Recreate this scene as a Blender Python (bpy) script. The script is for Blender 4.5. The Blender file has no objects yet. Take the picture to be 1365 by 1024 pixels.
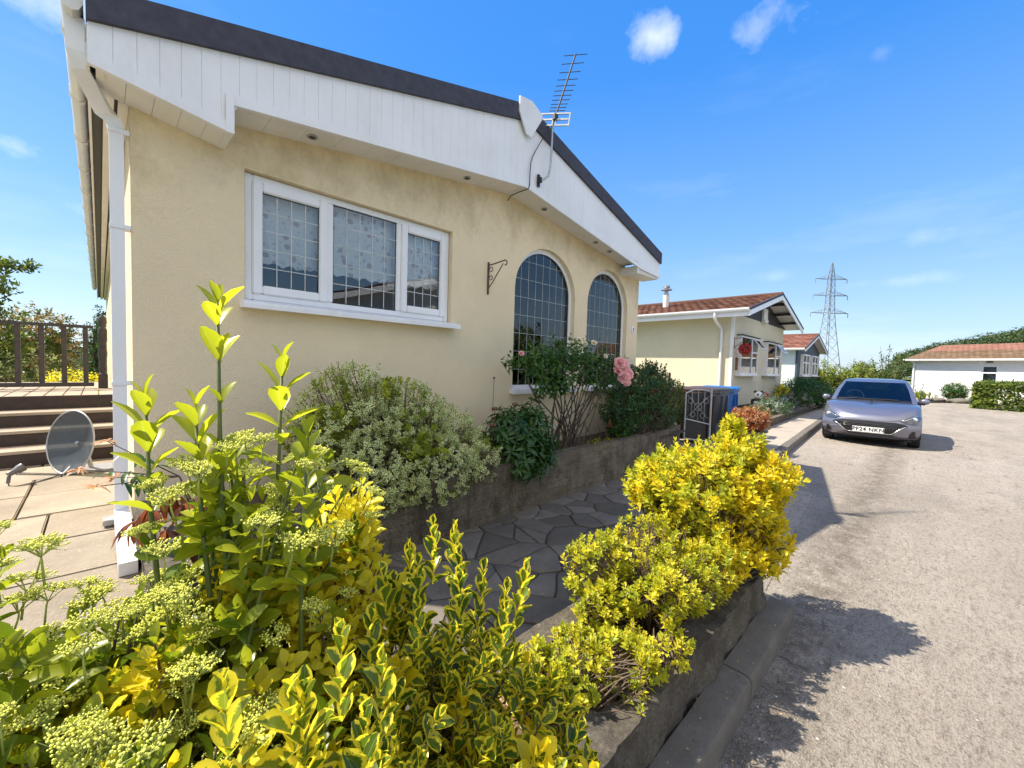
import bpy, bmesh, math, random
import numpy as np
from mathutils import Vector, Matrix, noise, geometry

# ------------------------------------------------------------------ camera, world, sun
SC = bpy.context.scene
C = SC.collection
R = math.radians

F_PX, YAW, PITCH, ROLL = 550.47, R(45.028), R(-2.62), R(1.6464)     # for a 1365 px wide frame
cd = bpy.data.cameras.new('camera')
cd.lens = 36.0 * F_PX / 1365.0
cd.sensor_width = 36.0
cd.clip_start = 0.03
cd.clip_end = 3000
cam = bpy.data.objects.new('camera', cd)
C.objects.link(cam)
_d = Vector((math.cos(YAW) * math.cos(PITCH), math.sin(YAW) * math.cos(PITCH), math.sin(PITCH)))
_r = Vector((math.sin(YAW), -math.cos(YAW), 0))
_u = _r.cross(_d)
_r2 = math.cos(ROLL) * _r + math.sin(ROLL) * _u
_u2 = -math.sin(ROLL) * _r + math.cos(ROLL) * _u
cam.matrix_world = Matrix(((_r2.x, _u2.x, -_d.x, 0), (_r2.y, _u2.y, -_d.y, 0), (_r2.z, _u2.z, -_d.z, 0), (0, 0, 0, 1)))
SC.camera = cam

SUN_DIR = Vector((-2.16, 2.69, 4.45)).normalized()
SKY_STRENGTH, SUN_STRENGTH, EXPOSURE = 0.15, 4.2, 1.15
SC.view_settings.view_transform = 'Standard'
SC.view_settings.look = 'None'
SC.view_settings.exposure = EXPOSURE
SC.view_settings.gamma = 1.0

sl = bpy.data.lights.new('sun', 'SUN')
sl.energy = SUN_STRENGTH
sl.angle = R(0.53)
sl.color = (1.0, 0.91, 0.76)
sun = bpy.data.objects.new('sun', sl)
sun.rotation_euler = SUN_DIR.to_track_quat('Z', 'Y').to_euler()
sun.location = (-20, 25, 40)
C.objects.link(sun)

world = bpy.data.worlds.new('World')
SC.world = world
world.use_nodes = True
wt = world.node_tree
wt.nodes.clear()


def wn(t, **kw):
    n = wt.nodes.new(t)
    for k, v in kw.items():
        setattr(n, k, v)
    return n


def wmath(op, a, b=None, c=None, clamp=False):
    n = wn('ShaderNodeMath', operation=op, use_clamp=clamp)
    for i, v in enumerate((a, b, c)):
        if v is None:
            continue
        if isinstance(v, (int, float)):
            n.inputs[i].default_value = v
        else:
            wt.links.new(v, n.inputs[i])
    return n.outputs[0]


sky = wn('ShaderNodeTexSky', sky_type='NISHITA', sun_disc=False)
sky.sun_elevation = math.asin(SUN_DIR.z)
sky.sun_rotation = math.atan2(SUN_DIR.x, SUN_DIR.y) % (2 * math.pi)
sky.altitude = 0
sky.air_density = 1.0
sky.dust_density = 0.6
sky.ozone_density = 3.0
wtc = wn('ShaderNodeTexCoord')
wsep = wn('ShaderNodeSeparateXYZ')
wt.links.new(wtc.outputs['Generated'], wsep.inputs[0])
wnoise = wn('ShaderNodeTexNoise')
wnoise.inputs['Scale'].default_value = 9.0
wnoise.inputs['Detail'].default_value = 7.0
wnoise.inputs['Roughness'].default_value = 0.6
wt.links.new(wtc.outputs['Generated'], wnoise.inputs['Vector'])
# small fair-weather clouds, then large unseen ones added behind the viewer as fill light: azimuth (deg, ccw from +x), elevation (deg), half widths (deg), density
CLOUDS = [(27.5, 36.5, 4.2, 2.0, 0.85), (17.0, 35.0, 5.5, 3.0, 0.7), (43.5, 43.5, 4.5, 1.6, 0.55), (95.0, 30.0, 10.0, 4.0, 0.75),
          (95.0, 17.5, 3.4, 1.8, 0.95), (91.0, 13.5, 4.0, 1.2, 0.35), (5.0, 30.0, 1.6, 1.2, 0.22), (2.0, 9.5, 6.0, 0.9, 0.28),
          (1.0, 13.5, 3.0, 1.2, 0.28), (32.0, 24.0, 2.2, 0.8, 0.45), (13.0, 11.0, 3.0, 0.8, 0.2), (-45.0, 48.0, 24.0, 8.0, 0.8),
          (-95.0, 50.0, 26.0, 9.0, 0.8), (-140.0, 42.0, 20.0, 8.0, 0.8), (200.0, 34.0, 16.0, 7.0, 0.8)]
cmask = None
for az, el, ha, he, dens in CLOUDS:
    a = R(az)
    right = (math.sin(a), -math.cos(a))
    fwd = (math.cos(a), math.sin(a))
    lat = wmath('ADD', wmath('MULTIPLY', wsep.outputs[0], right[0]), wmath('MULTIPLY', wsep.outputs[1], right[1]))
    fw = wmath('ADD', wmath('MULTIPLY', wsep.outputs[0], fwd[0]), wmath('MULTIPLY', wsep.outputs[1], fwd[1]))
    lat = wmath('DIVIDE', lat, math.cos(R(el)) * math.tan(R(ha)))
    ver = wmath('DIVIDE', wmath('SUBTRACT', wsep.outputs[2], math.sin(R(el))), math.sin(R(he)) * math.cos(R(el)))
    dist = wmath('SQRT', wmath('ADD', wmath('MULTIPLY', lat, lat), wmath('MULTIPLY', ver, ver)))
    m = wmath('ADD', wmath('SUBTRACT', 0.75, dist), wmath('MULTIPLY', wmath('SUBTRACT', wnoise.outputs[0], 0.5), 3.4))
    m = wmath('MULTIPLY', m, 0.55, clamp=True)
    m = wmath('MULTIPLY', wmath('MULTIPLY', m, wmath('GREATER_THAN', fw, 0.0)), dens)
    cmask = m if cmask is None else wmath('MAXIMUM', cmask, m)
wn2 = wn('ShaderNodeTexNoise')
wn2.inputs['Scale'].default_value = 2.2
wn2.inputs['Detail'].default_value = 8.0
wn2.inputs['Roughness'].default_value = 0.62
wmp = wn('ShaderNodeMapping')
wmp.inputs['Scale'].default_value = (1.0, 1.0, 4.5)
wt.links.new(wtc.outputs['Generated'], wmp.inputs[0])
wt.links.new(wmp.outputs[0], wn2.inputs['Vector'])
cirrus = wmath('MULTIPLY', wmath('SUBTRACT', wn2.outputs[0], 0.54), 0.9, clamp=True)
cmask = wmath('ADD', cmask, wmath('MULTIPLY', cirrus, wmath('SUBTRACT', 0.75, wsep.outputs[2])), clamp=True)
cmask = wmath('MULTIPLY', cmask, 0.85, clamp=True)
whs = wn('ShaderNodeHueSaturation')
whs.inputs['Saturation'].default_value = 1.25
wt.links.new(sky.outputs[0], whs.inputs['Color'])
# the clear summer sky, evened out towards a pale blue horizon and a deep blue zenith
wramp = wn('ShaderNodeValToRGB')
wt.links.new(wsep.outputs[2], wramp.inputs[0])
RAMP = [(0.0, (1.75, 2.15, 2.7)), (0.10, (1.45, 2.05, 2.8)), (0.28, (0.72, 1.55, 2.95)), (0.55, (0.16, 0.95, 2.9)), (1.0, (0.08, 0.7, 2.5))]
while len(wramp.color_ramp.elements) < len(RAMP):
    wramp.color_ramp.elements.new(0.5)
for e_, (p_, c_) in zip(wramp.color_ramp.elements, RAMP):
    e_.position = p_
    e_.color = (*c_, 1)
wsk = wn('ShaderNodeMixRGB')
wsk.inputs[0].default_value = 0.8
wt.links.new(whs.outputs[0], wsk.inputs[1])
wt.links.new(wramp.outputs[0], wsk.inputs[2])
# added unseen haze high behind the viewer, to brighten and warm the shade
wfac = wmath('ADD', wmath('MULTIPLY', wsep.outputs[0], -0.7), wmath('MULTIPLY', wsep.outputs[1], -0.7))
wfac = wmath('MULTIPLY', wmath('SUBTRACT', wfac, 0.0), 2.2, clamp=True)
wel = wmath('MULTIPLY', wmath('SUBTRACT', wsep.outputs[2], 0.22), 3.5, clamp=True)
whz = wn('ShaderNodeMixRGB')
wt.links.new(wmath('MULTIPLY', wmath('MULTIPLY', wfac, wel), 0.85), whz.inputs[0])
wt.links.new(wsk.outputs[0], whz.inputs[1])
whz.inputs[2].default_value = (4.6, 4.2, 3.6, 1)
wmix = wn('ShaderNodeMixRGB')
wt.links.new(cmask, wmix.inputs[0])
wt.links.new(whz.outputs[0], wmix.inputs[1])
wmix.inputs[2].default_value = (5.4, 5.3, 5.4, 1)
wbg = wn('ShaderNodeBackground')
wbg.inputs['Strength'].default_value = SKY_STRENGTH
wt.links.new(wmix.outputs[0], wbg.inputs['Color'])
wout = wn('ShaderNodeOutputWorld')
wt.links.new(wbg.outputs[0], wout.inputs['Surface'])

# ------------------------------------------------------------------ helpers: nodes and materials
ROAD, PAVE, PATIO = -1.55, -1.42, -1.10


class NT:
    """Small wrapper to write node trees compactly."""
    def __init__(s, name):
        s.m = bpy.data.materials.new(name)
        s.m.use_nodes = True
        s.t = s.m.node_tree
        s.t.nodes.clear()
        s.out = s.n('ShaderNodeOutputMaterial')

    def n(s, t, **kw):
        n = s.t.nodes.new(t)
        for k, v in kw.items():
            setattr(n, k, v)
        return n

    def put(s, sock, v):
        if v is None:
            return
        if isinstance(v, bpy.types.NodeSocket):
            s.t.links.new(v, sock)
        elif isinstance(v, (tuple, list)) and len(v) == 3 and sock.type == 'RGBA':
            sock.default_value = (*v, 1)
        else:
            sock.default_value = v

    def math(s, op, a, b=None, clamp=False):
        n = s.n('ShaderNodeMath', operation=op, use_clamp=clamp)
        s.put(n.inputs[0], a)
        s.put(n.inputs[1], b)
        return n.outputs[0]

    def mix(s, f, a, b, blend='MIX'):
        n = s.n('ShaderNodeMixRGB', blend_type=blend)
        s.put(n.inputs[0], f)
        s.put(n.inputs[1], a)
        s.put(n.inputs[2], b)
        return n.outputs[0]

    def ramp(s, f, lo, hi):
        n = s.n('ShaderNodeMapRange')
        s.put(n.inputs[0], f)
        n.inputs[1].default_value = lo
        n.inputs[2].default_value = hi
        return n.outputs[0]

    def coord(s, scale=(1, 1, 1), which='Object'):
        tc = s.n('ShaderNodeTexCoord')
        mp = s.n('ShaderNodeMapping')
        mp.inputs['Scale'].default_value = scale
        s.t.links.new(tc.outputs[which], mp.inputs[0])
        return mp.outputs[0]

    def world(s, scale=(1, 1, 1)):
        g = s.n('ShaderNodeNewGeometry')
        mp = s.n('ShaderNodeMapping')
        mp.inputs['Scale'].default_value = scale
        s.t.links.new(g.outputs['Position'], mp.inputs[0])
        return mp.outputs[0]

    def noise(s, scale, detail=4, rough=0.55, vec=None, out=0):
        n = s.n('ShaderNodeTexNoise')
        n.inputs['Scale'].default_value = scale
        n.inputs['Detail'].default_value = detail
        n.inputs['Roughness'].default_value = rough
        s.put(n.inputs['Vector'], vec)
        return n.outputs[out]

    def voro(s, scale, vec=None, feature='F1', out=0):
        n = s.n('ShaderNodeTexVoronoi', feature=feature)
        n.inputs['Scale'].default_value = scale
        s.put(n.inputs['Vector'], vec)
        return n.outputs[out]

    def bump(s, h, strength=0.4, dist=0.01, prev=None):
        n = s.n('ShaderNodeBump')
        n.inputs['Strength'].default_value = strength
        n.inputs['Distance'].default_value = dist
        s.put(n.inputs['Height'], h)
        s.put(n.inputs['Normal'], prev)
        return n.outputs[0]

    def attr(s, name, out='Fac'):
        n = s.n('ShaderNodeAttribute', attribute_name=name)
        return n.outputs[out]

    def bsdf(s, base, rough=0.6, normal=None, metal=0.0, spec=0.5, **kw):
        n = s.n('ShaderNodeBsdfPrincipled')
        s.put(n.inputs['Base Color'], base)
        s.put(n.inputs['Roughness'], rough)
        s.put(n.inputs['Metallic'], metal)
        s.put(n.inputs['Specular IOR Level'], spec)
        s.put(n.inputs['Normal'], normal)
        for k, v in kw.items():
            s.put(n.inputs[k.replace('_', ' ')], v)
        return n.outputs[0]

    def done(s, sh):
        s.t.links.new(sh, s.out.inputs['Surface'])
        return s.m


def plain(name, col, rough=0.5, var=0.12, scale=6.0, metal=0.0, bump=0.0, bscale=60.0, spec=0.5, dirt=None, coat=0.0):
    t = NT(name)
    v = t.world()
    n = t.ramp(t.noise(scale, 5, 0.6, v), 0.3, 0.7)
    dark = tuple(c * (1 - var) for c in col)
    lite = tuple(min(1, c * (1 + var)) for c in col)
    c = t.mix(n, dark, lite)
    if dirt:
        d = t.ramp(t.noise(scale * 0.7, 8, 0.75, t.world((1, 1, 0.35))), 0.55, 0.75)
        c = t.mix(t.math('MULTIPLY', d, 0.5), c, dirt)
    nr = None
    if bump:
        nr = t.bump(t.noise(bscale, 4, 0.6, v), bump, 0.01)
    kw = {'Coat_Weight': coat} if coat else {}
    return t.done(t.bsdf(c, rough, nr, metal, spec, **kw))


def leaf_mat(name, dark, lite, margin=None, mwidth=0.3, trans=0.4, rough=0.4, mnoise=0.25, tip=None, glow=1.3):
    """Leaves: colour between dark and lite per leaf (attribute tint), an optional coloured margin, light shining through."""
    t = NT(name)
    tint = t.attr('tint')
    c = t.mix(tint, dark, lite)
    uv = t.n('ShaderNodeUVMap')
    sp = t.n('ShaderNodeSeparateXYZ')
    t.t.links.new(uv.outputs[0], sp.inputs[0])
    e = t.math('MULTIPLY', t.math('ABSOLUTE', t.math('SUBTRACT', sp.outputs[0], 0.5)), 2.0)
    if margin:
        nz = t.math('MULTIPLY', t.math('SUBTRACT', t.noise(90, 3, 0.6, t.world()), 0.5), mnoise * 4)
        lo = t.math('ADD', t.math('ADD', e, nz), t.math('MULTIPLY', t.math('ABSOLUTE', t.math('SUBTRACT', sp.outputs[1], 0.5)), 0.35))
        f = t.ramp(lo, 1 - mwidth - 0.07, 1 - mwidth + 0.07)
        c = t.mix(f, c, margin)
    if tip:
        c = t.mix(t.ramp(sp.outputs[1], 0.5, 1.0), c, tip)
    vein = t.ramp(e, 0.0, 0.09)
    c = t.mix(t.math('MULTIPLY', t.math('SUBTRACT', 1.0, vein), 0.35), c, (0.45, 0.5, 0.2))
    sh = t.bsdf(c, rough, None, 0, 0.45)
    tr = t.n('ShaderNodeBsdfTranslucent')
    g = t.n('ShaderNodeVectorMath', operation='MULTIPLY')
    t.t.links.new(c, g.inputs[0])
    g.inputs[1].default_value = (glow, glow, glow * 0.7)
    t.t.links.new(g.outputs[0], tr.inputs[0])
    mx = t.n('ShaderNodeMixShader')
    mx.inputs[0].default_value = trans
    t.t.links.new(sh, mx.inputs[1])
    t.t.links.new(tr.outputs[0], mx.inputs[2])
    return t.done(mx.outputs[0])


def glass_mat(name, tint=(0.93, 0.95, 0.96), base_refl=0.015, gain=1.25, ior=1.5):
    t = NT(name)
    fr = t.n('ShaderNodeFresnel')
    fr.inputs['IOR'].default_value = ior
    f = t.math('ADD', t.math('MULTIPLY', fr.outputs[0], gain), base_refl, clamp=True)
    tr = t.n('ShaderNodeBsdfTransparent')
    tr.inputs[0].default_value = (*tint, 1)
    gl = t.n('ShaderNodeBsdfGlossy')
    gl.inputs['Roughness'].default_value = 0.0
    t.t.links.new(t.bump(t.noise(1.3, 2, 0.5, t.world()), 0.03, 0.05), gl.inputs['Normal'])
    mx = t.n('ShaderNodeMixShader')
    t.t.links.new(f, mx.inputs[0])
    t.t.links.new(tr.outputs[0], mx.inputs[1])
    t.t.links.new(gl.outputs[0], mx.inputs[2])
    return t.done(mx.outputs[0])


# ------------------------------------------------------------------ helpers: objects
def tag(o, label=None, cat=None, group=None, kind=None):
    if label:
        o['label'] = label
    if cat:
        o['category'] = cat
    if group:
        o['group'] = group
    if kind:
        o['kind'] = kind
    return o


def thing(name, label, cat, loc=(0, 0, 0), group=None, rz=0):
    o = bpy.data.objects.new(name, None)
    o.empty_display_size = 0.1
    o.location = loc
    o.rotation_euler = (0, 0, rz)
    C.objects.link(o)
    return tag(o, label, cat, group)


def copy_tree(o, parent=None):
    c = o.copy()
    C.objects.link(c)
    c.parent = parent
    for ch in list(o.children):
        copy_tree(ch, c)
    return c


class MB:
    """Collects geometry (world or parent-local coordinates) for one mesh object."""
    def __init__(s):
        s.v = []
        s.f = []
        s.mi = []

    def add(s, verts, faces, mi=0, M=None):
        b = len(s.v)
        if M is not None:
            verts = [M @ Vector(v) for v in verts]
        s.v.extend([tuple(v) for v in verts])
        s.f.extend([tuple(i + b for i in f) for f in faces])
        s.mi.extend([mi] * len(faces))
        return s

    def box(s, a, b, mi=0, M=None, ch=0.0):
        (x0, y0, z0), (x1, y1, z1) = a, b
        x0, x1 = min(x0, x1), max(x0, x1)
        y0, y1 = min(y0, y1), max(y0, y1)
        z0, z1 = min(z0, z1), max(z0, z1)
        if ch > 0:
            bm = bmesh.new()
            bmesh.ops.create_cube(bm, size=1.0)
            for v in bm.verts:
                v.co = Vector(((x0 + x1) / 2 + v.co.x * (x1 - x0), (y0 + y1) / 2 + v.co.y * (y1 - y0), (z0 + z1) / 2 + v.co.z * (z1 - z0)))
            bmesh.ops.bevel(bm, geom=list(bm.edges), offset=ch, segments=2, affect='EDGES')
            bm.verts.index_update()
            vs = [v.co.copy() for v in bm.verts]
            fs = [[v.index for v in f.verts] for f in bm.faces]
            bm.free()
            return s.add(vs, fs, mi, M)
        vs = [(x0, y0, z0), (x1, y0, z0), (x1, y1, z0), (x0, y1, z0), (x0, y0, z1), (x1, y0, z1), (x1, y1, z1), (x0, y1, z1)]
        fs = [(3, 2, 1, 0), (4, 5, 6, 7), (0, 1, 5, 4), (1, 2, 6, 5), (2, 3, 7, 6), (3, 0, 4, 7)]
        return s.add(vs, fs, mi, M)

    def tube(s, pts, r, seg=8, mi=0, cap=True, M=None):
        pts = [Vector(p) for p in pts]
        n = len(pts)
        rs = r if isinstance(r, (list, tuple)) else [r] * n
        vs, fs = [], []
        up = None
        for i, p in enumerate(pts):
            t = (pts[min(i + 1, n - 1)] - pts[max(i - 1, 0)])
            if t.length < 1e-9:
                t = Vector((0, 0, 1))
            t.normalize()
            if up is None:
                up = Vector((0, 0, 1)) if abs(t.z) < 0.9 else Vector((1, 0, 0))
            a = t.cross(up)
            if a.length < 1e-6:
                a = t.orthogonal()
            a.normalize()
            b = a.cross(t)
            up = b
            for k in range(seg):
                an = 2 * math.pi * k / seg
                vs.append(p + rs[i] * (math.cos(an) * a + math.sin(an) * b))
        for i in range(n - 1):
            for k in range(seg):
                k2 = (k + 1) % seg
                fs.append((i * seg + k, (i + 1) * seg + k, (i + 1) * seg + k2, i * seg + k2))
        if cap:
            fs.append(tuple(range(seg)))
            fs.append(tuple(range(n * seg - 1, (n - 1) * seg - 1, -1)))
        return s.add(vs, fs, mi, M)

    def lathe(s, prof, c=(0, 0, 0), seg=20, mi=0, axis='z', M=None):
        vs, fs = [], []
        for (r, h) in prof:
            for k in range(seg):
                a = 2 * math.pi * k / seg
                if axis == 'z':
                    p = (r * math.cos(a), r * math.sin(a), h)
                elif axis == 'y':
                    p = (r * math.cos(a), h, r * math.sin(a))
                else:
                    p = (h, r * math.cos(a), r * math.sin(a))
                vs.append((p[0] + c[0], p[1] + c[1], p[2] + c[2]))
        for i in range(len(prof) - 1):
            for k in range(seg):
                k2 = (k + 1) % seg
                fs.append((i * seg + k, i * seg + k2, (i + 1) * seg + k2, (i + 1) * seg + k))
        fs.append(tuple(range(seg - 1, -1, -1)))
        fs.append(tuple(range((len(prof) - 1) * seg, len(prof) * seg)))
        return s.add(vs, fs, mi, M)

    def ball(s, c, r, sub=2, mi=0, sc=(1, 1, 1), M=None):
        bm = bmesh.new()
        bmesh.ops.create_icosphere(bm, subdivisions=sub, radius=1.0)
        vs = [Vector((v.co.x * r * sc[0], v.co.y * r * sc[1], v.co.z * r * sc[2])) + Vector(c) for v in bm.verts]
        bm.verts.index_update()
        fs = [[v.index for v in f.verts] for f in bm.faces]
        bm.free()
        return s.add(vs, fs, mi, M)

    def prism(s, poly, fn, t0, t1, mi=0, holes=()):
        """poly (u,w) outline with holes; fn(u,w,t) -> point; a plate between t0 and t1."""
        loops = [list(poly)] + [list(h) for h in holes]
        flat = [p for l in loops for p in l]
        tri = geometry.tessellate_polygon([[Vector((p[0], p[1], 0)) for p in l] for l in loops])
        n = len(flat)
        vs = [fn(p[0], p[1], t0) for p in flat] + [fn(p[0], p[1], t1) for p in flat]
        fs = []
        for a, b, c in tri:
            fs.append((a, b, c))
            fs.append((c + n, b + n, a + n))
        b0 = 0
        for l in loops:
            m = len(l)
            for i in range(m):
                j = (i + 1) % m
                fs.append((b0 + i, b0 + j, b0 + j + n, b0 + i + n))
            b0 += m
        return s.add(vs, fs, mi)

    def build(s, name, mats, parent=None, smooth=False, label=None, recalc=True, origin=None):
        me = bpy.data.meshes.new(name)
        vs = s.v
        if origin is not None:
            ox, oy, oz = origin
            vs = [(x - ox, y - oy, z - oz) for x, y, z in vs]
        elif parent is not None:
            l = parent_loc(parent)
            vs = [(x - l[0], y - l[1], z - l[2]) for x, y, z in vs]
        me.from_pydata(vs, [], s.f)
        mats = mats if isinstance(mats, (list, tuple)) else [mats]
        for m in mats:
            me.materials.append(m)
        me.polygons.foreach_set('material_index', s.mi)
        if recalc:
            bm = bmesh.new()
            bm.from_mesh(me)
            bmesh.ops.recalc_face_normals(bm, faces=bm.faces)
            bm.to_mesh(me)
            bm.free()
        if smooth:
            me.shade_smooth()
            if smooth is not True:
                me.set_sharp_from_angle(angle=R(smooth))
        o = bpy.data.objects.new(name, me)
        C.objects.link(o)
        if origin is not None:
            o.location = origin
        o.parent = parent
        if label:
            o['label'] = label
        return o


def parent_loc(p):
    x = Vector((0, 0, 0))
    while p is not None:
        x = x + p.location
        p = p.parent
    return x


def struct(name, mb, m, label=None):
    o = mb.build(name, m)
    return tag(o, label, None, None, 'structure')


# ------------------------------------------------------------------ materials
M = {}


def stucco(name, col, stain=True):
    t = NT(name)
    v = t.world()
    big = t.ramp(t.noise(1.1, 5, 0.6, v), 0.3, 0.7)
    mid = t.ramp(t.noise(9, 6, 0.65, v), 0.3, 0.7)
    fine = t.ramp(t.noise(160, 3, 0.7, v), 0.3, 0.75)
    c = t.mix(big, tuple(k * 0.92 for k in col), tuple(min(1, k * 1.05) for k in col))
    c = t.mix(t.math('MULTIPLY', mid, 0.35), c, tuple(k * 0.88 for k in col))
    c = t.mix(t.math('MULTIPLY', fine, 0.22), c, tuple(k * 0.7 for k in col))
    if stain:
        # algae specks, densest in a band where the wall meets the soffit, and faint runs down the wall
        sp = t.n('ShaderNodeSeparateXYZ')
        t.t.links.new(v, sp.inputs[0])
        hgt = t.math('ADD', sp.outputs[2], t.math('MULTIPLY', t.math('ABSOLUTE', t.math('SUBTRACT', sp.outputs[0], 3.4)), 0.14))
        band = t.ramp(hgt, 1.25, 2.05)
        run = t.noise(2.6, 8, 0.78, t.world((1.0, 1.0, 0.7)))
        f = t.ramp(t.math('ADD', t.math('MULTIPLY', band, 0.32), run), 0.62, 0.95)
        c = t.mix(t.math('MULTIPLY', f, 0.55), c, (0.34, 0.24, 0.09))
        spk = t.ramp(t.noise(38, 4, 0.8, v), 0.66, 0.76)
        c = t.mix(t.math('MULTIPLY', spk, t.math('ADD', t.math('MULTIPLY', band, 0.5), 0.15)), c, (0.25, 0.2, 0.1))
        low = t.ramp(sp.outputs[2], -0.75, -1.35)
        c = t.mix(t.math('MULTIPLY', low, t.math('MULTIPLY', mid, 0.5)), c, (0.3, 0.28, 0.2))
    h = t.math('ADD', t.math('MULTIPLY', t.noise(120, 4, 0.7, v), 0.8), t.math('MULTIPLY', t.voro(170, v), 0.5))
    return t.done(t.bsdf(c, 0.85, t.bump(h, 0.85, 0.009), 0, 0.25))


M['stucco'] = stucco('cream_render', (0.95, 0.795, 0.545))
M['stucco2'] = stucco('pale_cream_render', (0.76, 0.69, 0.52), False)
M['white_render'] = stucco('white_render', (0.80, 0.80, 0.79), False)
M['pale_blue'] = plain('pale_blue_render', (0.68, 0.77, 0.80), 0.8, 0.05)
M['slate_blue'] = plain('slate_blue_render', (0.055, 0.075, 0.105), 0.7, 0.1)
M['pvc'] = plain('white_plastic', (0.82, 0.82, 0.84), 0.35, 0.05, 2.0, dirt=(0.62, 0.6, 0.55))
M['pvc_old'] = plain('weathered_white_plastic', (0.74, 0.72, 0.66), 0.45, 0.08, 3.0, dirt=(0.42, 0.39, 0.31))
M['soffit'] = plain('soffit_board', (0.78, 0.76, 0.72), 0.5, 0.06, 2.5, dirt=(0.55, 0.47, 0.33))
M['felt'] = plain('dark_roof_trim', (0.05, 0.05, 0.072), 0.75, 0.25, 12, bump=0.3, bscale=90)
M['black_wood'] = plain('black_timber', (0.02, 0.02, 0.028), 0.6, 0.2, 9)
M['black_metal'] = plain('black_painted_iron', (0.015, 0.015, 0.017), 0.42, 0.3, 20, spec=0.5)
M['grey_metal'] = plain('galvanised_metal', (0.42, 0.43, 0.44), 0.42, 0.18, 20, metal=0.7)
M['alu_dark'] = plain('weathered_aluminium', (0.055, 0.055, 0.06), 0.65, 0.25, 20, metal=0.1, spec=0.3)
M['rust'] = plain('rusty_iron', (0.10, 0.07, 0.05), 0.7, 0.4, 30)
M['deck_dark'] = plain('dark_brown_deck_stain', (0.035, 0.022, 0.018), 0.55, 0.3, 14, bump=0.2, bscale=40)
M['deck_rail'] = plain('dark_stained_rail', (0.05, 0.04, 0.035), 0.5, 0.35, 16)
M['soil'] = plain('dry_garden_soil', (0.09, 0.062, 0.042), 0.95, 0.45, 18, bump=0.8, bscale=30)
M['bark'] = plain('shrub_bark', (0.14, 0.10, 0.07), 0.85, 0.3, 30, bump=0.4, bscale=60)
M['green_stem'] = plain('green_stem', (0.10, 0.13, 0.03), 0.6, 0.25, 30)
M['interior'] = plain('room_plaster', (0.32, 0.32, 0.30), 0.9, 0.05)
M['carpet'] = plain('room_carpet', (0.10, 0.11, 0.10), 0.95, 0.2)
M['glass'] = glass_mat('window_glass')
M['glass_old'] = glass_mat('dark_window_glass', (0.86, 0.93, 0.91), 0.03, 1.4)
M['lead'] = plain('lead_strip', (0.52, 0.53, 0.52), 0.45, 0.2, 8, metal=0.2)
M['gasket'] = plain('black_window_gasket', (0.02, 0.025, 0.03), 0.5)


def mk_plank(name, col, gap_scale):
    t = NT(name)
    v = t.world()
    n = t.noise(3.0, 6, 0.7, t.world((0.6, 8, 8)))
    c = t.mix(t.ramp(n, 0.3, 0.7), tuple(k * 0.7 for k in col), tuple(k * 1.2 for k in col))
    return t.done(t.bsdf(c, 0.8, t.bump(t.noise(60, 4, 0.6, t.world((0.2, 1, 1))), 0.4, 0.005), 0, 0.3))


M['deck_board'] = mk_plank('weathered_deck_board', (0.36, 0.30, 0.24), 1)


def mk_slab(name, cols, scale, bumpk=0.35, grit=0.3):
    t = NT(name)
    v = t.world()
    tint = t.attr('tint')
    c = t.mix(tint, cols[0], cols[1])
    n = t.ramp(t.noise(scale, 7, 0.65, v), 0.32, 0.68)
    c = t.mix(t.math('MULTIPLY', n, 0.6), c, cols[2])
    sp = t.ramp(t.noise(scale * 14, 4, 0.75, v), 0.55, 0.72)
    c = t.mix(t.math('MULTIPLY', sp, grit), c, cols[3])
    h = t.math('ADD', t.noise(scale * 3, 8, 0.7, v), t.math('MULTIPLY', t.noise(scale * 40, 3, 0.6, v), 0.3))
    return t.done(t.bsdf(c, 0.82, t.bump(h, bumpk, 0.012), 0, 0.35))


M['crazy'] = mk_slab('grey_crazy_paving_stone', ((0.115, 0.10, 0.08), (0.24, 0.21, 0.17), (0.085, 0.074, 0.06), (0.34, 0.305, 0.255)), 5.0, 0.9)
M['mortar'] = mk_slab('paving_mortar', ((0.075, 0.064, 0.048), (0.075, 0.064, 0.048), (0.04, 0.035, 0.026), (0.16, 0.14, 0.11)), 8.0, 0.9)
M['patio'] = mk_slab('sandy_patio_slab', ((0.27, 0.225, 0.165), (0.37, 0.315, 0.24), (0.155, 0.13, 0.10), (0.44, 0.39, 0.315)), 2.6, 0.9, .5)
M['pavement'] = mk_slab('concrete_pavement', ((0.361, 0.316, 0.262), (0.410, 0.361, 0.303), (0.279, 0.242, 0.193), (0.476, 0.435, 0.369)), 2.2, 0.3)
M['kerb'] = mk_slab('kerb_concrete', ((0.180, 0.160, 0.133), (0.225, 0.200, 0.167), (0.081, 0.072, 0.059), (0.324, 0.297, 0.252)), 7.0, 0.8, .4)


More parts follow.
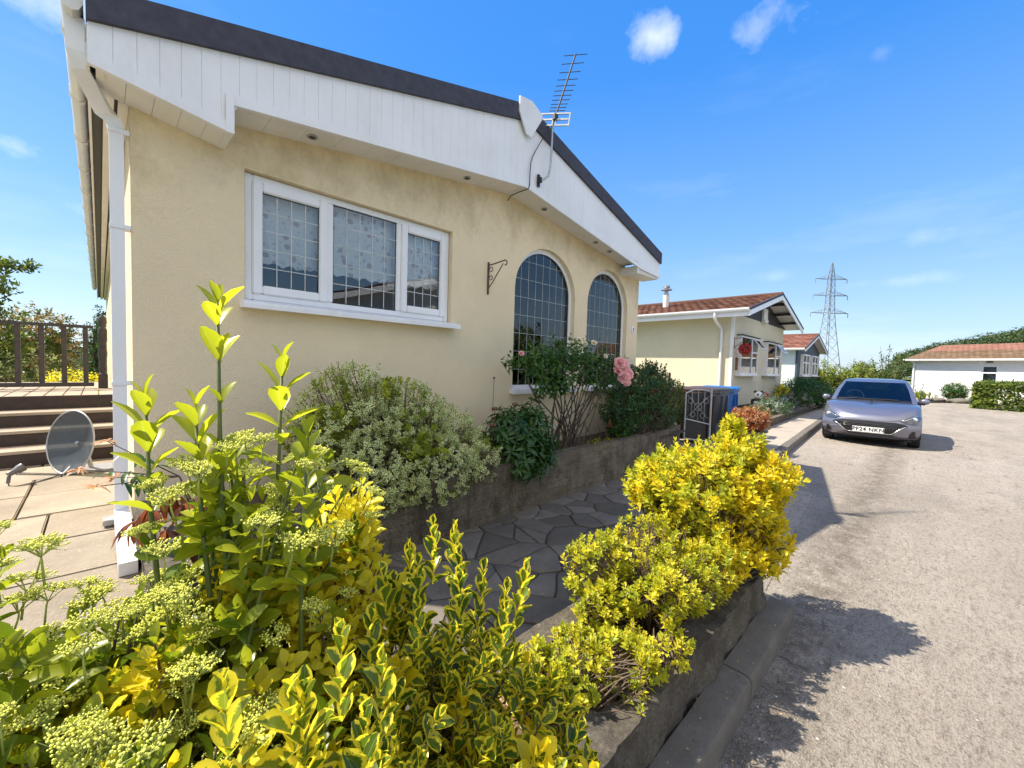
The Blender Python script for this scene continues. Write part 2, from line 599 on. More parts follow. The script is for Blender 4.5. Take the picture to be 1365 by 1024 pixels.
def mk_road():
    t = NT('worn_road_surface')
    v = t.world()
    big = t.ramp(t.noise(0.55, 6, 0.6, v), 0.3, 0.7)
    c = t.mix(big, (0.35, 0.305, 0.255), (0.44, 0.39, 0.335))
    mid = t.ramp(t.noise(3.2, 8, 0.7, v), 0.38, 0.7)
    c = t.mix(t.math('MULTIPLY', mid, 0.5), c, (0.25, 0.215, 0.175))
    # wheel-worn streaks along the road
    st = t.ramp(t.noise(1.6, 7, 0.7, t.world((0.22, 2.2, 1))), 0.5, 0.75)
    c = t.mix(t.math('MULTIPLY', st, 0.45), c, (0.50, 0.445, 0.38))
    dk = t.ramp(t.noise(3.4, 9, 0.8, t.world((0.45, 1.9, 1))), 0.58, 0.68)
    pz = t.ramp(t.noise(0.9, 5, 0.6, t.world((0.6, 1.3, 1))), 0.5, 0.6)
    c = t.mix(t.math('MULTIPLY', pz, 0.28), c, (0.15, 0.132, 0.112))
    c = t.mix(t.math('MULTIPLY', dk, 0.85), c, (0.099, 0.089, 0.080))
    fg = t.ramp(t.noise(22, 7, 0.82, t.world((0.5, 1.4, 1))), 0.5, 0.62)
    c = t.mix(t.math('MULTIPLY', fg, 0.58), c, (0.12, 0.105, 0.088))
    fp = t.ramp(t.noise(34, 6, 0.8, t.world((1, 1, 1))), 0.56, 0.7)
    c = t.mix(t.math('MULTIPLY', fp, 0.55), c, (0.50, 0.455, 0.395))
    sg_ = t.n('ShaderNodeSeparateXYZ')
    t.t.links.new(v, sg_.inputs[0])
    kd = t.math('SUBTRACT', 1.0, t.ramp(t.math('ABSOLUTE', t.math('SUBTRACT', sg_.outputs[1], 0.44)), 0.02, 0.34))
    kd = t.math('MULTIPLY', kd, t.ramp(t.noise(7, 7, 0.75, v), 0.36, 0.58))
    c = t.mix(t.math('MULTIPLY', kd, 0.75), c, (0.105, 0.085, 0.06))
    # aggregate: pale and dark stones
    cell = t.voro(120, v, 'F1', 1)
    sp = t.n('ShaderNodeSeparateColor')
    t.t.links.new(cell, sp.inputs[0])
    c = t.mix(t.math('MULTIPLY', t.ramp(sp.outputs[0], 0.68, 0.95), 0.34), c, (0.410, 0.377, 0.328))
    c = t.mix(t.math('MULTIPLY', t.ramp(sp.outputs[1], 0.72, 0.97), 0.5), c, (0.084, 0.071, 0.058))
    wob = t.n('ShaderNodeMixRGB', blend_type='ADD')
    wob.inputs[0].default_value = 0.5
    t.put(wob.inputs[1], v)
    t.put(wob.inputs[2], t.noise(2.5, 4, 0.6, v, 1))
    e = t.voro(0.33, wob.outputs[0], 'DISTANCE_TO_EDGE')
    crack = t.math('SUBTRACT', 1.0, t.ramp(e, 0.0, 0.006))
    crack = t.math('MULTIPLY', crack, t.ramp(t.noise(0.8, 3, 0.5, v), 0.45, 0.6))
    c = t.mix(t.math('MULTIPLY', crack, 0.7), c, (0.053, 0.046, 0.040))
    h = t.math('ADD', t.math('MULTIPLY', t.voro(120, v), 0.6), t.math('MULTIPLY', t.noise(14, 9, 0.8, v), 1.9))
    return t.done(t.bsdf(c, 0.85, t.bump(h, 0.9, 0.014), 0, 0.3))


M['road'] = mk_road()


def mk_wallblock(name, a, b, stain, moss, joint=0.22):
    t = NT(name)
    v = t.world()
    n = t.ramp(t.noise(5, 7, 0.7, v), 0.3, 0.7)
    c = t.mix(n, a, b)
    run = t.ramp(t.noise(5, 6, 0.75, t.world((1.8, 1.8, 0.18))), 0.5, 0.68)
    c = t.mix(t.math('MULTIPLY', run, 0.75), c, stain)
    m = t.ramp(t.noise(12, 6, 0.75, v), 0.58, 0.7)
    c = t.mix(t.math('MULTIPLY', m, 0.75), c, moss)
    pt_ = t.ramp(t.noise(3.0, 6, 0.7, v), 0.5, 0.62)
    c = t.mix(t.math('MULTIPLY', pt_, 0.6), c, tuple(k * 1.2 for k in stain))
    br = t.n('ShaderNodeTexBrick')
    br.inputs['Scale'].default_value = 1.0
    br.inputs['Brick Width'].default_value = 0.215
    br.inputs['Row Height'].default_value = 0.075
    br.inputs['Mortar Size'].default_value = 0.007
    br.inputs['Mortar Smooth'].default_value = 0.6
    g = t.n('ShaderNodeNewGeometry')
    sp = t.n('ShaderNodeSeparateXYZ')
    t.t.links.new(g.outputs['Position'], sp.inputs[0])
    cb = t.n('ShaderNodeCombineXYZ')
    t.t.links.new(t.math('ADD', sp.outputs[0], sp.outputs[1]), cb.inputs[0])
    t.t.links.new(sp.outputs[2], cb.inputs[1])
    ad = t.n('ShaderNodeMixRGB', blend_type='ADD')
    ad.inputs[0].default_value = 0.05
    t.t.links.new(cb.outputs[0], ad.inputs[1])
    t.put(ad.inputs[2], t.noise(7, 3, 0.6, v, 1))
    t.t.links.new(ad.outputs[0], br.inputs['Vector'])
    c = t.mix(t.math('MULTIPLY', br.outputs['Fac'], joint), c, (0.06, 0.05, 0.04))
    lc = t.math('MULTIPLY', t.math('SUBTRACT', 1.0, t.ramp(t.voro(22, v), 0.16, 0.24)), t.ramp(t.noise(5, 4, .6, v), 0.48, 0.6))
    c = t.mix(t.math('MULTIPLY', lc, 0.55), c, (0.40, 0.38, 0.31))
    gr_ = t.ramp(t.noise(70, 6, 0.85, v), 0.42, 0.6)
    c = t.mix(t.math('MULTIPLY', t.math('SUBTRACT', 1.0, gr_), 0.55), c, tuple(k * .7 for k in stain))
    h = t.math('ADD', t.math('ADD', t.noise(26, 8, 0.75, v), t.math('MULTIPLY', t.noise(75, 6, .85, v), .6)), t.math('MULTIPLY', br.outputs['Fac'], -joint))
    return t.done(t.bsdf(c, 0.9, t.bump(h, 0.8, 0.02), 0, 0.25))


M['planter'] = mk_wallblock('weathered_planter_brick', (0.17, 0.135, 0.095), (0.32, 0.265, 0.19), (0.06, 0.05, 0.035), (0.12, 0.10, 0.05))
M['planter_front'] = mk_wallblock('stone_edging', (0.12, 0.102, 0.078), (0.26, 0.228, 0.18), (0.06, 0.052, 0.04), (0.09, 0.08, 0.05), 0.12)


def mk_tiles(name, a, b, c3):
    t = NT(name)
    uv = t.n('ShaderNodeUVMap')
    tint = t.attr('tint')
    c = t.mix(tint, a, b)
    n = t.ramp(t.noise(6, 6, 0.7, t.world()), 0.4, 0.7)
    c = t.mix(t.math('MULTIPLY', n, 0.6), c, c3)
    return t.done(t.bsdf(c, 0.8, t.bump(t.noise(50, 4, 0.6, t.world()), 0.4, 0.01), 0, 0.3))


M['tile_brown'] = mk_tiles('brown_roof_tile', (0.11, 0.05, 0.034), (0.29, 0.145, 0.10), (0.075, 0.045, 0.035))
M['tile_red'] = mk_tiles('red_roof_tile', (0.15, 0.058, 0.038), (0.34, 0.15, 0.10), (0.10, 0.05, 0.04))
M['tile_mossy'] = mk_tiles('mossy_brown_roof_tile', (0.15, 0.095, 0.055), (0.26, 0.165, 0.10), (0.12, 0.09, 0.05))
M['tile_pink'] = mk_tiles('salmon_ridge_tile', (0.27, 0.135, 0.095), (0.35, 0.18, 0.13), (0.21, 0.10, 0.07))


def mk_blind():
    t = NT('floral_blind_fabric')
    v = t.world((1, 0.0, 1))
    c = (0.90, 0.92, 0.92)
    w = t.noise(9, 3, 0.5, v, 1)
    ad = t.n('ShaderNodeMixRGB', blend_type='ADD')
    ad.inputs[0].default_value = 0.06
    t.put(ad.inputs[1], v)
    t.put(ad.inputs[2], w)
    d = t.voro(13.0, ad.outputs[0])
    col = t.voro(13.0, ad.outputs[0], 'F1', 1)
    sp = t.n('ShaderNodeSeparateColor')
    t.t.links.new(col, sp.inputs[0])
    petal = t.math('SUBTRACT', 1.0, t.ramp(d, 0.30, 0.36))
    petal = t.math('MULTIPLY', petal, t.ramp(sp.outputs[0], 0.35, 0.4))
    flower = t.mix(t.ramp(t.noise(60, 3, 0.6, v), 0.4, 0.6), (0.50, 0.22, 0.20), (0.34, 0.22, 0.30))
    c = t.mix(t.math('MULTIPLY', petal, 0.62), c, flower)
    d2 = t.voro(21.0, ad.outputs[0])
    leaf = t.math('MULTIPLY', t.math('SUBTRACT', 1.0, t.ramp(d2, 0.22, 0.34)), t.ramp(t.noise(16, 3, 0.6, v), 0.45, 0.55))
    c = t.mix(t.math('MULTIPLY', leaf, 0.55), c, (0.36, 0.42, 0.46))
    return t.done(t.bsdf(c, 0.85, None, 0, 0.2))


M['blind'] = mk_blind()


def tint_faces(o, vals):
    a = o.data.attributes.new('tint', 'FLOAT', 'FACE')
    a.data.foreach_set('value', np.asarray(vals, dtype=np.float32))
    return o


# ------------------------------------------------------------------ the setting: ground, road, pavement, path, patio
g = MB()
g.add([(-900, -900, ROAD - 0.03), (1400, -900, ROAD - 0.03), (1400, 900, ROAD - 0.03), (-900, 900, ROAD - 0.03)], [(0, 1, 2, 3)])
t = NT('rough_grass_ground')
_n = t.ramp(t.noise(0.4, 8, 0.7, t.world()), 0.3, 0.7)
M['grass_ground'] = t.done(t.bsdf(t.mix(_n, (0.07, 0.10, 0.03), (0.14, 0.16, 0.06)), 0.9, t.bump(t.noise(12, 6, 0.7, t.world()), 0.8, 0.05), 0, 0.2))
struct('ground', g, M['grass_ground'])


def kerb_y(x):
    return 1.34 + 0.058 * (x - 1.0) - 0.06 if x > 3 else 0.50


rd = MB()
pts = [(-30, -5.2), (60, -5.2), (60, -2.2), (38, -1.9), (36, 0.2), (30, 2.9), (15.3, 2.14), (8.4, 1.74), (6.4, 1.62), (6.4, 2.56), (5.0, 1.25), (3.02, 1.2), (3.02, 0.50), (-30, 0.50)]
rd.add([(x, y, ROAD) for x, y in pts], [tuple(range(len(pts)))])
struct('road', rd, M['road'])

# pavement along the far plots: a kerbed slab with joints, and the drive that meets it
pv = MB()
edge = [(6.4, 1.62), (8.4, 1.74), (15.3, 2.14), (30, 2.9)]
for i in range(len(edge) - 1):
    (xa, ya), (xb, yb) = edge[i], edge[i + 1]
    n = max(1, int(round((xb - xa) / 1.7)))
    for k in range(n):
        f0, f1 = k / n, (k + 1) / n
        x0, x1 = xa + (xb - xa) * f0 + 0.006, xa + (xb - xa) * f1 - 0.006
        y0, y1 = ya + (yb - ya) * f0 + 0.14, ya + (yb - ya) * f1 + 0.14
        w = 0.85 if x0 > 6.3 else 0.05
        zt = PAVE + (0.004 if (i + k) % 2 else 0.0)
        vs = [(x0, y0, ROAD - .02), (x1, y1, ROAD - .02), (x1, y1 + w, ROAD - .02), (x0, y0 + w, ROAD - .02)]
        pv.add(vs + [(a, b, zt) for a, b, _ in vs], [(4, 5, 6, 7), (0, 1, 5, 4), (1, 2, 6, 5), (2, 3, 7, 6), (3, 0, 4, 7)])
pav = struct('pavement', pv, M['pavement'])
rng0 = random.Random(3)
tv = []
for k in range(len(pv.f) // 5):
    tv += [rng0.random()] * 5
tint_faces(pav, tv)

kb = MB()


def kerb_run(mb, a, b, w=0.13, z0=ROAD - 0.03, z1=PAVE - 0.01, L=0.9, side=1):
    a, b = Vector(a), Vector(b)
    d = (b - a)
    n = max(1, int(round(d.length / L)))
    u = d.normalized()
    nrm = Vector((-u.y, u.x)) * side
    for k in range(n):
        p = a + d * (k / n) + u * 0.004
        q = a + d * ((k + 1) / n) - u * 0.004
        jz = noise.noise(Vector((p.x, p.y, 3.1))) * 0.006
        prof = [(0, z0), (0.0, z1 - 0.03), (0.012, z1 - 0.008), (0.035, z1), (w, z1), (w, z0)]
        m = 7
        vs = []
        for i in range(m):
            c = p.lerp(q, i / (m - 1))
            for (o, z) in prof:
                wv = noise.noise(Vector((c.x * 6, c.y * 6, z * 9))) * 0.006
                cc = c + nrm * (o + wv)
                vs.append((cc.x, cc.y, z + jz + (wv if z > z0 else 0)))
        fs = []
        K = len(prof)
        for i in range(m - 1):
            for k2 in range(K - 1):
                fs.append((i * K + k2, (i + 1) * K + k2, (i + 1) * K + k2 + 1, i * K + k2 + 1))
        fs.append(tuple(range(K)))
        fs.append(tuple(range(len(vs) - K, len(vs)))[::-1])
        mb.add(vs, fs)


kerb_run(kb, (-4.0, 0.50), (3.02, 0.50))
for i in range(len(edge) - 1):
    kerb_run(kb, edge[i], edge[i + 1], z1=PAVE + 0.002)
kbo = kb.build('kerb', M['kerb'], smooth=40)
tag(kbo, kind='structure')

# concrete apron round the bins and gate, path base under the crazy paving
ap = MB()
ap.box((6.3, 2.55, ROAD - 0.02), (12.5, 7.5, PAVE - 0.006))
struct('yard', ap, M['pavement'])
ap2 = MB()
ap2.box((-0.4, 0.9, ROAD - 0.02), (3.05, 3.0, PAVE - 0.009))
ap2.box((3.05, 1.45, ROAD - 0.02), (6.295, 3.0, PAVE - 0.009))
ap2.add([(2.99, 0.70, ROAD + .004), (6.5, 0.95, ROAD + .004), (6.295, 1.45, PAVE - .008), (3.05, 1.45, PAVE - .008)], [(0, 1, 2, 3)], 1)
struct('path_bed', ap2, [M['mortar'], M['road']])

# crazy paving: irregular stones cut as cells between random seeds, each raised above the mortar
rngp = random.Random(11)
seeds = []
nx, ny = 29, 8
for i in range(nx):
    for j in range(ny):
        seeds.append((-0.5 + (i + 0.5 + rngp.uniform(-.6, .6)) * 7.3 / nx, 1.1 + (j + 0.5 + rngp.uniform(-.6, .6)) * 1.72 / ny))
seeds = [s for s in seeds if rngp.random() > 0.27]


def clip_half(poly, nx_, ny_, c):
    out = []
    for i in range(len(poly)):
        p, q = poly[i], poly[(i + 1) % len(poly)]
        dp, dq = p[0] * nx_ + p[1] * ny_ - c, q[0] * nx_ + q[1] * ny_ - c
        if dp <= 0:
            out.append(p)
        if dp * dq < 0:
            f = dp / (dp - dq)
            out.append((p[0] + (q[0] - p[0]) * f, p[1] + (q[1] - p[1]) * f))
    return out


cz = MB()
cvals = []
for i, (sx, sy) in enumerate(seeds):
    poly = [(-0.4, 1.2), (3.05, 1.2), (3.06, 1.46), (6.29, 1.2 + .25), (6.29, 2.9), (-0.4, 2.9)]
    for k, (ox, oy) in enumerate(seeds):
        if k == i or (ox - sx) ** 2 + (oy - sy) ** 2 > 1.7:
            continue
        dx, dy = ox - sx, oy - sy
        L = math.hypot(dx, dy)
        c = ((ox * ox + oy * oy) - (sx * sx + sy * sy)) / 2 / L - 0.007
        poly = clip_half(poly, dx / L, dy / L, c)
        if len(poly) < 3:
            break
    if len(poly) < 3:
        continue
    # subdivide the outline and roughen it a little
    pl = []
    for a in range(len(poly)):
        p, q = poly[a], poly[(a + 1) % len(poly)]
        m = max(1, int(math.hypot(q[0] - p[0], q[1] - p[1]) / 0.06))
        for s in range(m):
            x, y = p[0] + (q[0] - p[0]) * s / m, p[1] + (q[1] - p[1]) * s / m
            pl.append((x + noise.noise(Vector((x * 14, y * 14, 1))) * 0.009, y + noise.noise(Vector((x * 14, y * 14, 7))) * 0.009))
    n = len(pl)
    cx, cy = sum(p[0] for p in pl) / n, sum(p[1] for p in pl) / n
    zt = PAVE + rngp.uniform(-.004, .005)
    tx, ty = rngp.uniform(-.012, .012), rngp.uniform(-.012, .012)
    rings = [(1.0, -0.016), (1.0, -0.004), (0.965, 0.0), (0.6, 0.001)]
    vs = []
    for sc_, dz in rings:
        for (x, y) in pl:
            X, Y = cx + (x - cx) * sc_, cy + (y - cy) * sc_
            vs.append((X, Y, zt + dz + tx * (X - cx) + ty * (Y - cy) + noise.noise(Vector((X * 5, Y * 5, 2))) * 0.003))
    fs = []
    for r_ in range(len(rings) - 1):
        for a in range(n):
            b = (a + 1) % n
            fs.append((r_ * n + a, r_ * n + b, (r_ + 1) * n + b, (r_ + 1) * n + a))
    fs.append(tuple(range(3 * n, 4 * n)))
    cz.add(vs, fs)
    cvals += [rngp.random()] * len(fs)
cp = struct('crazy_paving', cz, M['crazy'])
cp.data.shade_smooth()
cp.data.set_sharp_from_angle(angle=R(45))
tint_faces(cp, cvals)

# sandy slab patio on the left, a step above the path
pt = MB()
ptv = []
rows = [(1.75, 2.35), (2.36, 2.95), (2.96, 3.55), (3.56, 4.15), (4.16, 4.75), (4.76, 5.35), (5.36, 5.95), (5.96, 6.5)]
for j, (y0, y1) in enumerate(rows):
    x = -5.2 + (j % 3) * 0.3
    while x < 0.11:
        w = [0.9, 0.6, 0.75][(j * 7 + int(x * 10)) % 3]
        x1 = min(x + w, 0.172)
        zt = PATIO + rngp.uniform(-.006, .004)
        pt.box((x, y0, ROAD - .02), (x1 - 0.012, y1, zt), ch=0.006)
        x = x + w
nb = len(pt.f) // 26
pto = struct('patio', pt, M['patio'])
vals = []
fper = len(pt.f)
isl = {}
for f in pt.f:
    pass
nslab = sum(1 for _ in pt.v) // (len(pt.v) // max(1, nb)) if nb else 1
vals = [((i // 26) * 0.37) % 1.0 for i in range(fper)]
tint_faces(pto, vals)

# ------------------------------------------------------------------ the cream park home
WX0, WX1, WY, RX0, RX1, FY, AX = 0.15, 6.64, 3.60, -0.028, 6.75, 3.289, 3.41
BACK = 17.0
home = thing('park_home', 'cream rendered bungalow with arched leaded windows and a deep white fascia', 'house', (0, 0, 0))
FW = lambda u, w, t: (u, WY + t, w)


def arch(x0, x1, zb, zs, n=20):
    c, r = (x0 + x1) / 2, (x1 - x0) / 2
    top = 1.53
    p = [(x0, zb), (x1, zb), (x1, zs)]
    for i in range(1, n):
        a = math.pi * i / n
        p.append((c + r * math.cos(a), zs + (top - zs) * math.sin(a)))
    p.append((x0, zs))
    return p


def soff_z(x):
    """height of the underside of the fascia along the gable"""
    return 1.572 + (2.012 - 1.572) * (1 - abs(x - AX) / 3.4)


win_hole = [(0.767, 0.40), (2.65, 0.40), (2.65, 1.385), (0.767, 1.385)]
A1 = arch(3.60, 4.82, -0.30, 0.95)
A2 = arch(5.13, 6.28, -0.30, 0.95)
wl = MB()
outer = [(WX0, ROAD), (WX1, ROAD), (WX1, soff_z(WX1) + .02), (AX, soff_z(AX) + .02), (WX0, soff_z(WX0) + .02)]
wl.prism(outer, FW, 0.0, 0.14, 0, [win_hole, A1, A2])
wl.box((WX0, WY + .14, ROAD), (WX0 + 0.12, BACK, 1.62))
# right side wall with an arched opening near the front
side = [(WY + .14, ROAD), (BACK, ROAD), (BACK, 1.62), (WY + .14, 1.62)]
sh = [(3.84, 0.0), (4.9, 0.0), (4.9, 0.75)]
for i in range(1, 12):
    a = math.pi * i / 12
    sh.append((4.37 + 0.53 * math.cos(a), 0.75 + 0.56 * math.sin(a)))
sh.append((3.84, 0.75))
wl.prism(side, lambda u, w, t: (WX1 - t, u, w), 0.0, 0.12, 0, [sh])
wl.box((WX0 + .12, BACK - .12, ROAD), (WX1 - .12, BACK, 1.62))
wall = wl.build('wall', M['stucco'], home)

# rooms behind the glass
rm = MB()
rm.box((WX0 + .13, WY + .15, -0.62), (WX1 - .13, 9.0, -0.56), 1)
rm.box((WX0 + .13, WY + .15, 1.60), (WX1 - .13, 9.0, 1.64), 0)
rm.box((WX0 + .13, 7.6, -0.56), (WX1 - .13, 7.7, 1.6), 0)
rm.box((3.05, WY + .15, -0.56), (3.12, 7.6, 1.6), 0)
rm.build('interior', [M['interior'], M['carpet']], home)


def frame_rect(mb, x0, x1, z0, z1, w, y0, y1, ch=0.006):
    mb.box((x0, y0, z0), (x0 + w, y1, z1), ch=ch)
    mb.box((x1 - w, y0, z0), (x1, y1, z1), ch=ch)
    mb.box((x0 + w, y0 + .001, z0), (x1 - w, y1, z0 + w), ch=ch)
    mb.box((x0 + w, y0 + .001, z1 - w), (x1 - w, y1, z1), ch=ch)


# three-light window
w1 = MB()
frame_rect(w1, 0.775, 2.645, 0.44, 1.38, 0.055, 3.655, 3.72)
w1.box((1.378, 3.653, 0.495), (1.432, 3.72, 1.325), ch=.006)
w1.box((2.03, 3.653, 0.495), (2.082, 3.72, 1.325), ch=.006)
win1 = w1.build('window', M['pvc'], home, smooth=35)
s1 = MB()
frame_rect(s1, 0.826, 1.382, 0.490, 1.330, 0.068, 3.636, 3.70, .008)
s1.build('sash', M['pvc'], win1, smooth=35)
s2 = MB()
frame_rect(s2, 2.078, 2.596, 0.490, 1.330, 0.068, 3.636, 3.70, .008)
s2.build('sash', M['pvc'], win1, smooth=35)
sl_ = MB()
sl_.prism([(3.48, 0.362), (3.66, 0.37), (3.66, 0.44), (3.56, 0.425), (3.485, 0.405), (3.48, 0.395)], lambda u, w, t: (t, u, w), 0.735, 2.69)
sl_.build('sill', M['pvc'], win1)
panes = [(0.894, 1.314, 0.558, 1.262, 4, 5), (1.432, 2.03, 0.495, 1.325, 5, 5), (2.146, 2.528, 0.558, 1.262, 4, 5)]
for (x0, x1, z0, z1, nxp, nzp) in panes:
    gp = MB()
    gp.box((x0 - .012, 3.668, z0 - .012), (x1 + .012, 3.674, z1 + .012))
    gp.build('pane', M['glass'], win1)
    gs = MB()
    frame_rect(gs, x0 - .004, x1 + .004, z0 - .004, z1 + .004, 0.009, 3.660, 3.667, 0)
    gs.build('gasket', M['gasket'], win1)
    ld = MB()
    for k in range(1, nxp):
        x = x0 + (x1 - x0) * k / nxp
        ld.box((x - .0035, 3.6640, z0), (x + .0035, 3.6675, z1))
    for k in range(1, nzp):
        z = z1 - (z1 - z0) * k / nzp
        ld.box((x0, 3.6632, z - .0035), (x1, 3.6668, z + .0035))
    ld.build('lead_lattice', M['lead'], win1)

# floral blind with a scalloped lower edge hanging inside the window
for (x0, x1, zb) in ((0.86, 1.36, 0.752), (1.40, 2.06, 0.758), (2.11, 2.62, 0.775)):
    n = 60
    pl = []
    for i in range(n + 1):
        x = x0 + (x1 - x0) * i / n
        pl.append((x, zb + 0.018 * abs(math.sin((x - x0) / 0.105 * math.pi)) - 0.012 + 0.008 * math.sin(x * 40)))
    pl += [(x1, 1.36), (x0, 1.36)]
    b = MB()
    b.prism(pl, lambda u, w, t: (u, 3.765 + t + 0.012 * math.sin(u * 23), w), 0.0, 0.004)
    bo = b.build('window_blind', M['blind'])
    bo['category'] = 'blind'
    bo['label'] = {0.86: 'floral blind behind the left casement of the three-part window', 1.40: 'floral blind behind the wide middle pane of the three-part window',
                   2.11: 'floral blind behind the narrow right casement of the three-part window'}[x0]
    bo['group'] = 'floral blinds in the wide window'


def arched_window(A, x0, x1, zb, zs, label):
    c, r = (x0 + x1) / 2, (x1 - x0) / 2
    inner = []
    w = 0.05
    fr = MB()
    hole = [(x0 + w, zb + w), (x1 - w, zb + w), (x1 - w, zs)]
    n = 20
    for i in range(1, n):
        a = math.pi * i / n
        hole.append((c + (r - w) * math.cos(a), zs + (1.53 - w - zs) * math.sin(a)))
    hole.append((x0 + w, zs))
    fr.prism(A, lambda u, w_, t: (u, t, w_), 3.668, 3.725, 0, [hole])
    fo = fr.build('arched_window', M['pvc'], home, label=label)
    gp = MB()
    gp.prism(hole, lambda u, w_, t: (u, t, w_), 3.690, 3.696)
    gp.build('pane', M['glass_old'], fo)
    gk = MB()
    hole2 = [(c + (u - c) * (1 - .014 / r), w_ if w_ < zs else zs + (w_ - zs) * .98) for u, w_ in hole]
    gk.prism(hole, lambda u, w_, t: (u, t, w_), 3.680, 3.6885, 0, [hole2])
    gk.build('gasket', M['gasket'], fo)
    ld = MB()
    nxl = 8
    for k in range(1, nxl):
        x = x0 + w + (x1 - x0 - 2 * w) * k / nxl
        s = (x - c) / (r - w)
        zt = zs + (1.53 - w - zs) * math.sqrt(max(0, 1 - s * s))
        ld.box((x - .0022, 3.6855, zb + w), (x + .0022, 3.6885, zt - .01))
    z = zb + w + 0.2
    while z < 1.42:
        hw = r - w if z < zs else (r - w) * math.sqrt(max(0, 1 - ((z - zs) / (1.53 - w - zs)) ** 2))
        ld.box((c - hw + .01, 3.6848, z - .0022), (c + hw - .01, 3.688, z + .0022))
        z += 0.23
    ld.build('lead_lattice', M['lead'], fo)
    sb = MB()
    sb.box((x0 - .05, 3.50, zb - .055), (x1 + .05, 3.668, zb + .002), ch=.008)
    sb.build('sill', M['pvc'], fo)


arched_window(A1, 3.60, 4.82, -0.30, 0.95, 'wider arched window behind the rose bush')
arched_window(A2, 5.13, 6.28, -0.30, 0.95, 'narrower arched window nearest the house corner')
net = plain('green_grey_net', (0.30, 0.44, 0.39), 0.9, 0.25, 5)
for (xa, xb, lab) in ((3.62, 4.80, 'teal half-height curtain across the wider arched window'), (6.09, 6.26, 'sheer curtain inside the arched window nearest the house corner')):
    cu = MB()
    n = 40
    vs = []
    for i in range(n + 1):
        x = xa + (xb - xa) * i / n
        y = 3.90 + 0.025 * math.sin(i * 1.25)
        zt_ = .93 if xa < 5 else 1.45
        vs += [(x, y, -0.5), (x, y, zt_), (x, y + .004, -0.5), (x, y + .004, zt_)]
    fs = []
    for i in range(n):
        a, b = i * 4, (i + 1) * 4
        fs += [(a, b, b + 1, a + 1), (a + 2, a + 3, b + 3, b + 2)]
    cu.add(vs, fs)
    tag(cu.build('net_curtain', net, smooth=True), lab, 'curtain', 'sheer curtains in the arched windows')

# fascia: upright white planks, a trim board along the lower edge, the dark roof edge on top
TB0, TBA, TTH = 1.784, 2.714, 0.175


def trim_b(x):
    return TB0 + (TBA - TB0) * (1 - abs(x - AX) / (AX - RX0)) if x <= AX else TB0 + (TBA - TB0) * (1 - (x - AX) / (RX1 - AX))


def fas_b(x):
    if x < 0.61:
        return 1.582 - (x - RX0) * 0.172
    if x > 6.05:
        return 1.60 - (x - 6.05) * 0.055
    return soff_z(x) + (0.0)


fb = MB()
x = RX0
pw = 0.1
while x < RX1 - 1e-6:
    x1 = min(x + pw, RX1)
    if x < AX < x1:
        x1 = AX
    xm0, xm1 = x + 0.0002, x1 - 0.0002
    y = FY
    prof = [(xm0, y + .003), (xm0 + .0022, y), (xm1 - .0022, y), (xm1, y + .003)]
    vs = []
    for (px_, py_) in prof:
        vs += [(px_, py_, fas_b(px_)), (px_, py_, trim_b(px_) + .03)]
    n = len(prof)
    vs += [(xm1, y + .02, fas_b(xm1)), (xm1, y + .02, trim_b(xm1) + .03), (xm0, y + .02, fas_b(xm0)), (xm0, y + .02, trim_b(xm0) + .03)]
    fs = [(2 * i, 2 * i + 2, 2 * i + 3, 2 * i + 1) for i in range(n - 1)] + [(6, 8, 9, 7), (8, 10, 11, 9), (10, 0, 1, 11)]
    fb.add(vs, fs)
    x = x1
fb.prism([(RX0 + .002, 1.6), (0.6, 1.6), (0.6, soff_z(0.6) + .02), (AX, soff_z(AX) + .02), (RX1 - .002, soff_z(RX1) + .06), (RX1 - .002, TB0 + .01), (AX, TBA + .01), (RX0 + .002, TB0 + .01)],
         lambda u, w, t: (u, t, w), FY + .0205, FY + .05)
fascia = fb.build('fascia', M['pvc'], home)
tb_ = MB()
for (xa, xb) in ((RX0, 0.605), (0.605, AX), (AX, RX1 - .68), (RX1 - .68, RX1)):
    n = 2
    za, zb = fas_b(xa + .012), fas_b(xb - .001)
    if xa == AX:
        za = soff_z(AX)
    h = 0.05
    y0, y1 = FY - .012, FY - .001
    vs = []
    for (xx, zz) in ((xa, za), (xb, zb)):
        vs += [(xx, y0, zz - .014), (xx, y0, zz + h), (xx, y1, zz + h), (xx, y1 + .02, zz - .014)]
    tb_.add(vs, [(0, 4, 5, 1), (1, 5, 6, 2), (2, 6, 7, 3), (3, 7, 4, 0), (0, 1, 2, 3), (7, 6, 5, 4)])
tb_.box((0.595, FY - .02, 1.455), (0.640, FY - .0125, 1.70))
tb_.build('trim_board', M['pvc'], fascia)

